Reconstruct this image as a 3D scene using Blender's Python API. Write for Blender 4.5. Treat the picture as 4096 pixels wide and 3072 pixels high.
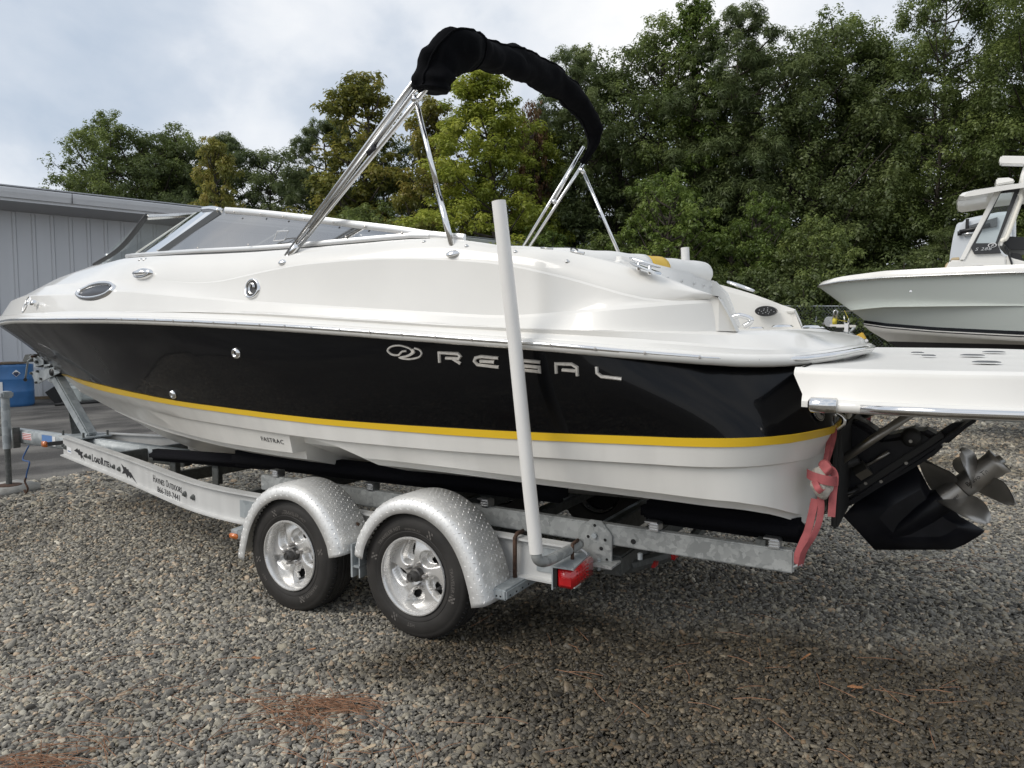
import bpy, bmesh, math, random
import numpy as np
from mathutils import Vector, Matrix, noise
from mathutils.bvhtree import BVHTree

for o in list(bpy.data.objects): bpy.data.objects.remove(o)
S = bpy.context.scene
COL = S.collection
R = math.radians

# ---------------------------------------------------------------- camera
CAM_LOC = (2.2326, -4.0828, 1.5491)
CAM_PITCH = 0.07092
CAM_YAW = 0.52883
cam = bpy.data.objects.new('camera', bpy.data.cameras.new('camera'))
COL.objects.link(cam)
cam.location = CAM_LOC
cam.rotation_euler = (math.pi/2 - CAM_PITCH, 0, CAM_YAW)
cam.data.sensor_width = 36
cam.data.lens = 36*2900/4096
cam.data.clip_start = .05
cam.data.clip_end = 2000
S.camera = cam

# ---------------------------------------------------------------- world: cloudy daylight
SUN_EL, SUN_AZ = R(40), math.atan2(-.55, -.75)     # veiled sun, behind the photographer's left shoulder
w = bpy.data.worlds.new('World'); S.world = w; w.use_nodes = True
nt = w.node_tree; nt.nodes.clear()
def N(tree, typ, **kw):
    n = tree.nodes.new(typ)
    for k, v in kw.items():
        if k.startswith('_'): n.inputs[k[1:]].default_value = v
        else: setattr(n, k, v)
    return n
def L(tree, a, b): tree.links.new(a, b)
out = N(nt, 'ShaderNodeOutputWorld'); bg = N(nt, 'ShaderNodeBackground'); bg.inputs[1].default_value = .1
sky = N(nt, 'ShaderNodeTexSky', sky_type='NISHITA'); sky.sun_disc = False
sky.sun_elevation = SUN_EL; sky.sun_rotation = SUN_AZ; sky.air_density = 1.0; sky.dust_density = 1.5
tc = N(nt, 'ShaderNodeTexCoord')
mp = N(nt, 'ShaderNodeMapping'); mp.inputs['Scale'].default_value = (1, 1, 1.5); mp.inputs['Location'].default_value = (.3, .55, .1)
L(nt, tc.outputs['Generated'], mp.inputs[0])
n1 = N(nt, 'ShaderNodeTexNoise'); n1.inputs['Scale'].default_value = 2.3; n1.inputs['Detail'].default_value = 8; n1.inputs['Roughness'].default_value = .56
n1.inputs['Distortion'].default_value = .2
L(nt, mp.outputs[0], n1.inputs['Vector'])
n2 = N(nt, 'ShaderNodeTexNoise'); n2.inputs['Scale'].default_value = 4.5; n2.inputs['Detail'].default_value = 6; n2.inputs['Distortion'].default_value = .5
L(nt, mp.outputs[0], n2.inputs['Vector'])
cr = N(nt, 'ShaderNodeValToRGB')
e = cr.color_ramp.elements
e[0].position = .36; e[0].color = (.50, .58, .69, 1)
e[1].position = .66; e[1].color = (1.0, 1.0, 1.0, 1)
m = e.new(.46); m.color = (.63, .69, .775, 1)
m = e.new(.53); m.color = (.80, .835, .885, 1)
mixn = N(nt, 'ShaderNodeMix', data_type='FLOAT'); mixn.inputs[0].default_value = .3
L(nt, n1.outputs['Fac'], mixn.inputs[2]); L(nt, n2.outputs['Fac'], mixn.inputs[3])
L(nt, mixn.outputs[0], cr.inputs[0])
sc = N(nt, 'ShaderNodeVectorMath', operation='SCALE'); sc.inputs['Scale'].default_value = 6.9
L(nt, cr.outputs[0], sc.inputs[0])
mx = N(nt, 'ShaderNodeMix', data_type='RGBA'); mx.inputs[0].default_value = .93
L(nt, sky.outputs[0], mx.inputs[6]); L(nt, sc.outputs[0], mx.inputs[7])
L(nt, mx.outputs[2], bg.inputs[0]); L(nt, bg.outputs[0], out.inputs[0])

sun = bpy.data.objects.new('sun', bpy.data.lights.new('sun', 'SUN')); COL.objects.link(sun)
sun.data.energy = 1.25; sun.data.angle = R(32); sun.data.color = (1, .95, .88)
sd = Vector((math.sin(SUN_AZ)*math.cos(SUN_EL), math.cos(SUN_AZ)*math.cos(SUN_EL), math.sin(SUN_EL)))
sun.rotation_euler = sd.to_track_quat('Z', 'Y').to_euler()

S.render.engine = 'CYCLES'
vs = S.view_settings
vs.view_transform = 'Standard'; vs.look = 'None'; vs.exposure = 0.62; vs.gamma = 1
S.cycles.max_bounces = 8; S.cycles.transparent_max_bounces = 12

# ---------------------------------------------------------------- helpers
ORG = {}
def V3(p): return Vector(p)
def setp(o, label=None, cat=None, group=None, kind=None):
    if label: o['label'] = label
    if cat: o['category'] = cat
    if group: o['group'] = group
    if kind: o['kind'] = kind
    return o
def thing(name, label, cat, loc, group=None):
    o = bpy.data.objects.new(name, None); COL.objects.link(o)
    o.location = loc; o.empty_display_size = .1; ORG[o.name] = Vector(loc)
    return setp(o, label, cat, group)
def mesh(name, V, F, mat, parent=None, smooth=False, bevel=0, seg=2, ang=30, split=None, mats=None, midx=None, org=None, **kw):
    V = [Vector(v) for v in V]
    if org is None:
        lo = Vector([min(v[i] for v in V) for i in range(3)]); hi = Vector([max(v[i] for v in V) for i in range(3)])
        org = (lo+hi)/2
        if parent is None: org.z = lo.z
    org = Vector(org)
    me = bpy.data.meshes.new(name)
    me.from_pydata([tuple(v-org) for v in V], [], F)
    if midx is not None:
        for m_ in mats: me.materials.append(m_)
        me.polygons.foreach_set('material_index', midx)
    else: me.materials.append(mat)
    if smooth: me.polygons.foreach_set('use_smooth', [True]*len(me.polygons))
    bm = bmesh.new(); bm.from_mesh(me); bmesh.ops.recalc_face_normals(bm, faces=bm.faces)
    if bevel and not split:
        ed = [e_ for e_ in bm.edges if len(e_.link_faces) == 2 and e_.calc_face_angle(0) > R(ang)]
        bmesh.ops.bevel(bm, geom=ed, offset=bevel, segments=seg, affect='EDGES', clamp_overlap=True)
        for f in bm.faces: f.smooth = smooth
    bm.to_mesh(me); bm.free()
    o = bpy.data.objects.new(name, me); COL.objects.link(o)
    base = Vector((0, 0, 0))
    if parent is not None:
        base = ORG[parent.name]; o.parent = parent
    o.location = org-base; ORG[o.name] = org
    if split:
        if bevel:
            b = o.modifiers.new('b', 'BEVEL'); b.width = bevel; b.segments = 2; b.limit_method = 'ANGLE'; b.angle_limit = R(ang); b.use_clamp_overlap = True
        d = o.modifiers.new('s', 'EDGE_SPLIT'); d.split_angle = R(split)
    return setp(o, **kw)
def dup(o, loc=None, dloc=None, parent=None, rotz=None):
    def rec(a, par):
        c = a.copy(); COL.objects.link(c); c.parent = par; ORG[c.name] = ORG[a.name].copy()
        for ch in [k for k in a.children]: rec(ch, c)
        return c
    r = rec(o, parent if parent is not None else o.parent)
    if loc is not None: r.location = loc
    if dloc is not None: r.location = o.location + Vector(dloc)
    if rotz is not None: r.rotation_euler.z = rotz
    return r
BOXF = [(0,1,3,2),(4,6,7,5),(0,4,5,1),(2,3,7,6),(0,2,6,4),(1,5,7,3)]
def boxg(c, s, M=None):
    V = [Vector((x*s[0]/2, y*s[1]/2, z*s[2]/2)) for x in (-1,1) for y in (-1,1) for z in (-1,1)]
    if M: V = [M @ v for v in V]
    return [Vector(c)+v for v in V], list(BOXF)
def join(*gs):
    V = []; F = []
    for v, f in gs:
        n = len(V); V += list(v); F += [tuple(i+n for i in q) for q in f]
    return V, F
def rect_between(a, b, wy, h, up=(0,0,1)):
    """beam of rectangular section from a to b (a, b: centres of the end faces)"""
    a = Vector(a); b = Vector(b); d = (b-a).normalized(); s_ = d.cross(Vector(up)).normalized(); u = s_.cross(d)
    V = []
    for p in (a, b):
        for i, j in ((-1,-1),(1,-1),(1,1),(-1,1)): V.append(p+s_*(i*wy/2)+u*(j*h/2))
    return V, [(0,1,2,3),(4,7,6,5),(0,4,5,1),(1,5,6,2),(2,6,7,3),(3,7,4,0)]
def tubeg(P, r, n=10, cap=True, flat=1.0):
    P = [Vector(p) for p in P]; rs = r if isinstance(r, (list, tuple)) else [r]*len(P)
    V = []; F = []; up = None
    for i, p in enumerate(P):
        d = (P[min(i+1, len(P)-1)]-P[max(i-1, 0)]).normalized()
        if up is None:
            up = Vector((0,0,1)) if abs(d.z) < .9 else Vector((0,1,0))
        s_ = d.cross(up).normalized(); up = s_.cross(d).normalized()
        for k in range(n):
            a = 2*math.pi*k/n; V.append(p+s_*math.cos(a)*rs[i]+up*math.sin(a)*rs[i]*flat)
    for i in range(len(P)-1):
        for k in range(n):
            F.append((i*n+k, i*n+(k+1) % n, (i+1)*n+(k+1) % n, (i+1)*n+k))
    if cap: F += [tuple(range(n))[::-1], tuple((len(P)-1)*n+k for k in range(n))]
    return V, F
def spline(P, k=6):
    """Catmull-Rom through points"""
    P = [Vector(p) for p in P]; Q = [P[0]*2-P[1]]+P+[P[-1]*2-P[-2]]; O = []
    for i in range(1, len(Q)-2):
        for j in range(k):
            t = j/k; a, b, c, d = Q[i-1:i+3]
            O.append(.5*((2*b)+(c-a)*t+(2*a-5*b+4*c-d)*t*t+(3*b-a-3*c+d)*t**3))
    return O+[P[-1]]
def latheg(prof, c, axis, n=32, close=False):
    """prof: (radius, along) pairs, turned about axis through c"""
    c = Vector(c); ax = Vector(axis).normalized(); a = ax.orthogonal().normalized(); b = ax.cross(a); V = []; F = []
    for r_, h in prof:
        for k in range(n):
            t = 2*math.pi*k/n; V.append(c+ax*h+a*(r_*math.cos(t))+b*(r_*math.sin(t)))
    m_ = len(prof)
    for i in range(m_-1):
        for k in range(n): F.append((i*n+k, i*n+(k+1) % n, (i+1)*n+(k+1) % n, (i+1)*n+k))
    if close:
        F += [tuple(range(n))[::-1], tuple((m_-1)*n+k for k in range(n))]
    return V, F
def prismg(poly, d0, d1):
    """poly of 3-d points, extruded from +d0 to +d1 (vectors)"""
    n = len(poly); V = [Vector(p)+Vector(d0) for p in poly]+[Vector(p)+Vector(d1) for p in poly]
    F = [tuple(range(n))[::-1], tuple(range(n, 2*n))]+[(i, (i+1) % n, n+(i+1) % n, n+i) for i in range(n)]
    return V, F
def loft(lines, close=False):
    V = []; F = []; n = len(lines[0])
    for l in lines: V += [Vector(p) for p in l]
    for i in range(len(lines)-1):
        for k in range(n-1): F.append((i*n+k, i*n+k+1, (i+1)*n+k+1, (i+1)*n+k))
    return V, F
def mir(l): return [(p[0], -p[1], p[2]) for p in l]
def interp(l, x, ax=0):
    X = [p[ax] for p in l]
    return (float(np.interp(x, X, [p[1] for p in l])), float(np.interp(x, X, [p[2] for p in l])))
def textg(s, size, ext=.002, shear=0, offset=0, space=1.0, sx=1.0, align='LEFT'):
    cu = bpy.data.curves.new('t', 'FONT'); cu.body = s; cu.size = size; cu.extrude = ext; cu.shear = shear
    cu.offset = offset; cu.space_character = space; cu.align_x = align; cu.resolution_u = 3
    o = bpy.data.objects.new('t', cu); COL.objects.link(o)
    dg = bpy.context.evaluated_depsgraph_get(); me = bpy.data.meshes.new_from_object(o.evaluated_get(dg))
    V = [Vector((v.co.x*sx, v.co.y, v.co.z)) for v in me.vertices]; F = [tuple(p.vertices) for p in me.polygons]
    bpy.data.objects.remove(o); bpy.data.curves.remove(cu); bpy.data.meshes.remove(me)
    return V, F
def place(g, o, ex, ey):
    ex = Vector(ex).normalized(); ey = Vector(ey); ey = (ey-ex*ey.dot(ex)).normalized(); ez = ex.cross(ey); o = Vector(o)
    return [o+ex*v.x+ey*v.y+ez*v.z for v in g[0]], g[1]
def bvh(V, F): return BVHTree.FromPolygons([Vector(v) for v in V], F)
def snap(b, p, off=0.0):
    """nearest point of the near side of a surface, seen square from the side"""
    h, n, i, d = b.ray_cast(Vector((p[0], -6, p[2])), Vector((0, 1, 0)))
    if h is None: return Vector(p), Vector((0, -1, 0))
    if n.y > 0: n = -n
    return h+n*off, n
def strokeg(P, hw, th, b, off=.0):
    """raised flat ribbon along a line on a surface"""
    Q_ = [snap(b, p, off) for p in P]; V = []; F = []; n = len(Q_)
    for i, (p, nn) in enumerate(Q_):
        d0 = (p-Q_[i-1][0]).normalized() if i else None
        d1 = (Q_[i+1][0]-p).normalized() if i < n-1 else None
        d = ((d0 or d1)+(d1 or d0)).normalized(); k = 1.0
        if d0 and d1: k = 1/max(.5, d.dot(d1))
        s_ = nn.cross(d).normalized()*hw*k
        V += [p+s_, p+s_*.55+nn*th, p-s_*.55+nn*th, p-s_]
    for i in range(n-1):
        a = i*4; c = a+4
        F += [(a, a+1, c+1, c), (a+1, a+2, c+2, c+1), (a+2, a+3, c+3, c+2)]
    F += [(0,3,2,1), ((n-1)*4, (n-1)*4+1, (n-1)*4+2, (n-1)*4+3)]
    return V, F

# ---------------------------------------------------------------- materials
def mat(name, col, rough=.5, metal=0, coat=0, spec=.5, var=0, vscale=5, vdet=4, bump=0, bscale=40, bdist=.01, col2=None, lo=.35, hi=.65, rvar=0, trans=0, emit=None, stretch=None, coatr=.03, ior=None):
    m = bpy.data.materials.new(name); m.use_nodes = True; t = m.node_tree; b = t.nodes['Principled BSDF']
    b.inputs['Base Color'].default_value = (*col, 1); b.inputs['Roughness'].default_value = rough; b.inputs['Metallic'].default_value = metal
    b.inputs['Coat Weight'].default_value = coat; b.inputs['Coat Roughness'].default_value = coatr; b.inputs['Specular IOR Level'].default_value = spec
    b.inputs['Transmission Weight'].default_value = trans
    if ior: b.inputs['IOR'].default_value = ior
    tc = N(t, 'ShaderNodeTexCoord'); vec = tc.outputs['Object']
    if stretch:
        mp = N(t, 'ShaderNodeMapping'); mp.inputs['Scale'].default_value = stretch; L(t, vec, mp.inputs[0]); vec = mp.outputs[0]
    if var or col2:
        n = N(t, 'ShaderNodeTexNoise'); n.inputs['Scale'].default_value = vscale; n.inputs['Detail'].default_value = vdet; L(t, vec, n.inputs['Vector'])
        r = N(t, 'ShaderNodeValToRGB'); r.color_ramp.elements[0].position = lo; r.color_ramp.elements[1].position = hi
        c2 = col2 or tuple(c*(1-var) for c in col)
        r.color_ramp.elements[0].color = (*c2, 1); r.color_ramp.elements[1].color = (*col, 1)
        L(t, n.outputs['Fac'], r.inputs[0]); L(t, r.outputs[0], b.inputs['Base Color'])
    if rvar:
        n = N(t, 'ShaderNodeTexNoise'); n.inputs['Scale'].default_value = vscale*1.7; n.inputs['Detail'].default_value = 5; L(t, vec, n.inputs['Vector'])
        r = N(t, 'ShaderNodeMapRange'); r.inputs[3].default_value = max(0, rough-rvar); r.inputs[4].default_value = min(1, rough+rvar)
        L(t, n.outputs['Fac'], r.inputs[0]); L(t, r.outputs[0], b.inputs['Roughness'])
    if bump:
        n = N(t, 'ShaderNodeTexNoise'); n.inputs['Scale'].default_value = bscale; n.inputs['Detail'].default_value = 5; L(t, vec, n.inputs['Vector'])
        bp = N(t, 'ShaderNodeBump'); bp.inputs['Strength'].default_value = bump; bp.inputs['Distance'].default_value = bdist
        L(t, n.outputs['Fac'], bp.inputs['Height']); L(t, bp.outputs[0], b.inputs['Normal'])
    if emit:
        b.inputs['Emission Color'].default_value = (*emit[0], 1); b.inputs['Emission Strength'].default_value = emit[1]
    return m
M = {}
M['frame'] = mat('bright_anodised_frame', (.80, .80, .79), .3, .55)
M['gel'] = mat('white_gelcoat', (.80, .785, .745), .28, coat=.6, var=.05, vscale=2.2, vdet=9, coatr=.04)
M['gelmatte'] = mat('white_gelcoat_dull', (.78, .765, .725), .42, var=.05, vscale=3)
M['cream'] = mat('cream_gelcoat', (.80, .765, .68), .4)
M['bottom'] = mat('white_hull_bottom', (.79, .775, .735), .35, coat=.25, var=.10, vscale=4, stretch=(1.6, 1, .25), lo=.25, hi=.6, coatr=.1)
M['black'] = mat('black_gelcoat', (.002, .0022, .003), .25, coat=.30, spec=.10, coatr=.03, rvar=.06, vscale=1.5)
M['yellow'] = mat('yellow_stripe', (.78, .50, .02), .35, coat=.3)
M['chrome'] = mat('polished_steel', (.78, .78, .78), .12, 1)
M['chromed'] = mat('worn_steel', (.62, .62, .61), .28, 1, rvar=.1, vscale=20)
M['alu'] = mat('brushed_aluminium', (.62, .63, .64), .38, 1, var=.12, vscale=9)
M['ibeam'] = mat('weathered_aluminium', (.66, .66, .645), .55, .25, var=.16, vscale=7, stretch=(1, 1, .35), lo=.3, hi=.7)
def galv(name, c1, c2, metal=.35, scale=26):
    m = mat(name, c1, .55, metal); t = m.node_tree; b = t.nodes['Principled BSDF']
    tc = N(t, 'ShaderNodeTexCoord')
    n0 = N(t, 'ShaderNodeTexNoise'); n0.inputs['Scale'].default_value = scale; n0.inputs['Detail'].default_value = 3; L(t, tc.outputs['Object'], n0.inputs['Vector'])
    ad = N(t, 'ShaderNodeMix', data_type='RGBA'); ad.inputs[0].default_value = .06; L(t, tc.outputs['Object'], ad.inputs[6]); L(t, n0.outputs['Color'], ad.inputs[7])
    v = N(t, 'ShaderNodeTexVoronoi'); v.inputs['Scale'].default_value = scale*1.6; L(t, ad.outputs[2], v.inputs['Vector'])
    n = N(t, 'ShaderNodeTexNoise'); n.inputs['Scale'].default_value = 5; n.inputs['Detail'].default_value = 6; L(t, tc.outputs['Object'], n.inputs['Vector'])
    mm = N(t, 'ShaderNodeMix', data_type='FLOAT'); mm.inputs[0].default_value = .55
    sp = N(t, 'ShaderNodeSeparateColor'); L(t, v.outputs['Color'], sp.inputs[0]); L(t, sp.outputs[0], mm.inputs[2]); L(t, n.outputs['Fac'], mm.inputs[3])
    r = N(t, 'ShaderNodeValToRGB'); r.color_ramp.elements[0].color = (*c2, 1); r.color_ramp.elements[1].color = (*c1, 1)
    r.color_ramp.elements[0].position = .25; r.color_ramp.elements[1].position = .75
    L(t, mm.outputs[0], r.inputs[0]); L(t, r.outputs[0], b.inputs['Base Color'])
    return m
M['galv'] = galv('galvanised_steel', (.42, .43, .42), (.24, .25, .245), metal=.2)
M['galvl'] = galv('pale_galvanised_steel', (.46, .49, .50), (.30, .33, .345), scale=12)
M['galvd'] = galv('dark_galvanised_steel', (.13, .135, .13), (.08, .085, .08))
M['plate'] = mat('tread_plate', (.84, .835, .815), .45, .5, var=.12, vscale=14, rvar=.1)
M['rubber'] = mat('tyre_rubber', (.040, .037, .034), .66, var=.45, vscale=6, bump=.15, bscale=90, bdist=.002, spec=.35)
M['rubbtxt'] = mat('tyre_lettering', (.13, .12, .11), .8, spec=.3)
M['wheel'] = mat('cast_wheel', (.78, .77, .75), .28, .6, var=.14, vscale=11, lo=.3, hi=.55, rvar=.1)
M['whole'] = mat('wheel_dark', (.01, .01, .01), .8)
M['rust'] = mat('rusty_bolt', (.10, .055, .035), .8, .2, var=.5, vscale=60)
M['nut'] = mat('lug_nut', (.48, .46, .44), .4, .7, var=.3, vscale=80)
M['hub'] = mat('hub_grease_cap', (.12, .115, .11), .5, .5, var=.5, vscale=40)
M['pvc'] = mat('white_pvc', (.78, .765, .735), .45, var=.10, vscale=9, stretch=(1.5, 1.5, .3), lo=.2, hi=.6)
M['carpet'] = mat('black_bunk_carpet', (.007, .007, .009), .95, spec=.1, bump=.6, bscale=220, bdist=.004)
M['canvas'] = mat('black_canvas', (.0028, .003, .004), .9, spec=.08, bump=.35, bscale=16, bdist=.02)
M['vinyl'] = mat('white_vinyl', (.79, .78, .75), .45, bump=.1, bscale=12, bdist=.01)
M['vinyly'] = mat('yellow_vinyl', (.72, .46, .04), .45)
M['drive'] = mat('black_drive_paint', (.004, .0045, .008), .42, spec=.25, coat=.08, rvar=.12, vscale=7, col2=(.014, .015, .02), coatr=.15)
M['drivem'] = mat('dull_black_metal', (.012, .012, .012), .55)
M['prop'] = mat('stainless_propeller', (.48, .46, .43), .4, .85, var=.25, vscale=7, rvar=.1)
M['ram'] = mat('steel_ram', (.30, .29, .27), .35, .9)
M['strap'] = mat('faded_red_strap', (.44, .115, .12), .8, var=.25, vscale=20, bump=.3, bscale=150, bdist=.003)
M['rag'] = mat('cloth_rag', (.52, .48, .42), .9, var=.2, vscale=14, bump=.8, bscale=30, bdist=.02)
M['red'] = mat('red_lens', (.50, .008, .012), .18, coat=1, bump=.5, bscale=120, bdist=.004)
M['amber'] = mat('amber_lens', (.62, .16, .02), .25, coat=1, bump=.4, bscale=150, bdist=.003)
M['darkrub'] = mat('dark_rubber_trim', (.03, .031, .033), .5)
M['gasket'] = mat('grey_trim', (.12, .125, .13), .35, .3)
M['plasticb'] = mat('black_plastic', (.012, .012, .013), .4)
M['conc'] = mat('concrete_block', (.42, .41, .38), .9, var=.2, vscale=18, bump=.5, bscale=60, bdist=.01)
M['wall'] = mat('grey_metal_siding', (.58, .59, .61), .45, .15, var=.06, vscale=2, stretch=(1, 1, .2))
M['trimw'] = mat('white_metal_trim', (.70, .71, .73), .4, .1, var=.05, vscale=2)
M['soffit'] = mat('grey_soffit', (.42, .42, .43), .6)
M['roof'] = mat('galvanised_roof', (.42, .43, .45), .45, .3)
M['blue'] = mat('blue_plastic_drum', (.045, .155, .36), .42, var=.15, vscale=5, bump=.1, bscale=10)
M['natural'] = mat('white_plastic_tank', (.62, .65, .61), .45, var=.08, vscale=3)
M['wood'] = mat('weathered_wood', (.20, .15, .10), .85, var=.4, vscale=12, stretch=(1, 6, 6))
M['label'] = mat('white_paper_label', (.75, .75, .75), .6)
M['ink'] = mat('black_ink', (.02, .02, .022), .6)
M['inkblue'] = mat('dark_blue_ink', (.015, .03, .09), .5)
M['inkred'] = mat('red_print', (.50, .06, .05), .6)
M['tape'] = mat('blue_tape', (.12, .24, .50), .6, var=.1, vscale=40)
M['pink'] = mat('pink_label', (.55, .03, .18), .5)
M['plugy'] = mat('yellow_plug', (.65, .42, .06), .5)
M['mint'] = mat('seafoam_gelcoat', (.66, .715, .69), .35, coat=.15, coatr=.1, var=.04, vscale=1)
M['antif'] = mat('black_bottom_paint', (.028, .026, .028), .7, var=.3, vscale=3)
M['tan'] = mat('tan_vinyl', (.50, .40, .25), .6)
M['motor'] = mat('pale_grey_cowling', (.62, .65, .68), .25, coat=.6)
M['wirey'] = mat('yellow_web_strap', (.60, .50, .05), .7)
M['bluecord'] = mat('blue_coated_cable', (.04, .10, .25), .4)
def glass(name, tint, refl=.9, fac=1.0):
    m = bpy.data.materials.new(name); m.use_nodes = True; t = m.node_tree; t.nodes.clear()
    o = N(t, 'ShaderNodeOutputMaterial'); tr = N(t, 'ShaderNodeBsdfTransparent'); tr.inputs[0].default_value = (*tint, 1)
    g = N(t, 'ShaderNodeBsdfGlossy'); g.inputs['Roughness'].default_value = .06; g.inputs[0].default_value = (refl, refl, refl, 1)
    f = N(t, 'ShaderNodeFresnel'); f.inputs[0].default_value = 1.5; mu = N(t, 'ShaderNodeMath', operation='MULTIPLY'); mu.inputs[1].default_value = fac
    L(t, f.outputs[0], mu.inputs[0]); x = N(t, 'ShaderNodeMixShader'); L(t, mu.outputs[0], x.inputs[0]); L(t, tr.outputs[0], x.inputs[1]); L(t, g.outputs[0], x.inputs[2]); L(t, x.outputs[0], o.inputs[0])
    return m
M['glass'] = glass('clear_glass', (.78, .84, .83), fac=1.0)
M['smoke'] = glass('smoked_glass', (.50, .49, .47), refl=.55, fac=.7)
M['darkglass'] = mat('black_glass', (.010, .007, .007), .12, spec=.25)
M['letter'] = mat('chrome_letter_metal', (.80, .77, .72), .38, .75, var=.25, vscale=30)
M['smokeg'] = None

# ---------------------------------------------------------------- ground
rng = np.random.default_rng(7); random.seed(7)
def gz(x, y=0): return -0.03*min(max(-x, 0), 7.0)
XS = [-400, -150, -60, -30, -20, -12, -7, -6, -4.5, -3, -1.5, 0, 1.5, 3, 6, 12, 30, 80, 200, 400]
YS = [-200, -60, -20, -8, -4, -2, 0, 2, 4, 8, 16, 30, 60, 150, 400, 900]
def sheet(name, xs, ys, dz, m, **kw):
    V = [(x, y, gz(x)+dz) for x in xs for y in ys]; n = len(ys)
    F = [(i*n+j, (i+1)*n+j, (i+1)*n+j+1, i*n+j+1) for i in range(len(xs)-1) for j in range(n-1)]
    return mesh(name, V, F, m, org=(0, 0, 0), **kw)
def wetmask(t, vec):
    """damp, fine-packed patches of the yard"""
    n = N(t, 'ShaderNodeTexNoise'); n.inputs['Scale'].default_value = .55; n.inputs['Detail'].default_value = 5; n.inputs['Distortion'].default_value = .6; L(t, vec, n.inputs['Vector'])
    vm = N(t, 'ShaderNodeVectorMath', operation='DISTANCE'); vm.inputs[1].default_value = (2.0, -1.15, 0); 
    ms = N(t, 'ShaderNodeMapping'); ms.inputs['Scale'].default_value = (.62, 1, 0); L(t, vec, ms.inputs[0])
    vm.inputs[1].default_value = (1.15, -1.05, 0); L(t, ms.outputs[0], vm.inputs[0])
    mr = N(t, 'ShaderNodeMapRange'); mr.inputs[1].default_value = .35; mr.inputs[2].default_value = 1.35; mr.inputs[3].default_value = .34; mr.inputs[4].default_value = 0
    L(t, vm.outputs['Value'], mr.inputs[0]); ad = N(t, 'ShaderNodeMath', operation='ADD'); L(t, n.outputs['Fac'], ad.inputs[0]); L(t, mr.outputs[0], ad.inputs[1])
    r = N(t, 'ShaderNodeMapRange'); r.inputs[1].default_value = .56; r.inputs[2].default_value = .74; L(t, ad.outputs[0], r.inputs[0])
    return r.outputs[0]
def gravel_mat(name, stone):
    m = bpy.data.materials.new(name); m.use_nodes = True; t = m.node_tree; b = t.nodes['Principled BSDF']
    geo = N(t, 'ShaderNodeNewGeometry'); pos = geo.outputs['Position']
    cr = N(t, 'ShaderNodeValToRGB'); cr.color_ramp.interpolation = 'LINEAR'; e = cr.color_ramp.elements
    cols = [(0, (.055, .053, .050)), (.22, (.115, .112, .106)), (.42, (.165, .160, .149)), (.58, (.215, .206, .184)), (.70, (.255, .235, .190)), (.78, (.17, .168, .162)), (.88, (.31, .295, .255)), (.95, (.30, .225, .16)), (1, (.44, .42, .37))]
    e[0].position = 0; e[0].color = (*cols[0][1], 1); e[1].position = 1; e[1].color = (*cols[-1][1], 1)
    for p_, c_ in cols[1:-1]: q = e.new(p_); q.color = (*c_, 1)
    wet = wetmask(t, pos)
    if stone:
        oi = N(t, 'ShaderNodeObjectInfo'); L(t, oi.outputs['Random'], cr.inputs[0])
        n = N(t, 'ShaderNodeTexNoise'); n.inputs['Scale'].default_value = 260; n.inputs['Detail'].default_value = 4; L(t, pos, n.inputs['Vector'])
        bp = N(t, 'ShaderNodeBump'); bp.inputs['Strength'].default_value = .35; bp.inputs['Distance'].default_value = .003; L(t, n.outputs['Fac'], bp.inputs['Height']); L(t, bp.outputs[0], b.inputs['Normal'])
        mr = N(t, 'ShaderNodeMapRange'); mr.inputs[3].default_value = .7; mr.inputs[4].default_value = 1.2; L(t, n.outputs['Fac'], mr.inputs[0]); k = mr.outputs[0]
    else:
        v = N(t, 'ShaderNodeTexVoronoi'); v.inputs['Scale'].default_value = 30; L(t, pos, v.inputs['Vector'])
        sp = N(t, 'ShaderNodeSeparateColor'); L(t, v.outputs['Color'], sp.inputs[0]); L(t, sp.outputs[0], cr.inputs[0])
        v2 = N(t, 'ShaderNodeTexVoronoi', feature='DISTANCE_TO_EDGE'); v2.inputs['Scale'].default_value = 30; L(t, pos, v2.inputs['Vector'])
        mr = N(t, 'ShaderNodeMapRange'); mr.inputs[1].default_value = 0; mr.inputs[2].default_value = .22; mr.inputs[3].default_value = .45; mr.inputs[4].default_value = 1.0; L(t, v2.outputs['Distance'], mr.inputs[0]); k = mr.outputs[0]
        bp = N(t, 'ShaderNodeBump'); bp.inputs['Strength'].default_value = 1; bp.inputs['Distance'].default_value = .02; L(t, mr.outputs[0], bp.inputs['Height']); L(t, bp.outputs[0], b.inputs['Normal'])
    big = N(t, 'ShaderNodeTexNoise'); big.inputs['Scale'].default_value = .9; big.inputs['Detail'].default_value = 5; L(t, pos, big.inputs['Vector'])
    mb = N(t, 'ShaderNodeMapRange'); mb.inputs[1].default_value = .3; mb.inputs[2].default_value = .7; mb.inputs[3].default_value = .82; mb.inputs[4].default_value = 1.22; L(t, big.outputs['Fac'], mb.inputs[0])
    mm = N(t, 'ShaderNodeMath', operation='MULTIPLY'); L(t, k, mm.inputs[0]); L(t, mb.outputs[0], mm.inputs[1])
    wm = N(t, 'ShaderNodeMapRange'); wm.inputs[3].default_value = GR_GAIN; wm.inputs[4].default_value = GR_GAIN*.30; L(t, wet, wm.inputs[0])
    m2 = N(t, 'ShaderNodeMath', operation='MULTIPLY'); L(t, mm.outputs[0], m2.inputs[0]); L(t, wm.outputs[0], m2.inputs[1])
    wt = N(t, 'ShaderNodeVectorMath', operation='MULTIPLY'); wt.inputs[1].default_value = (1.04, 1.01, .945); L(t, cr.outputs[0], wt.inputs[0]); s_ = N(t, 'ShaderNodeVectorMath', operation='SCALE'); L(t, wt.outputs[0], s_.inputs[0]); L(t, m2.outputs[0], s_.inputs['Scale'])
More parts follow.
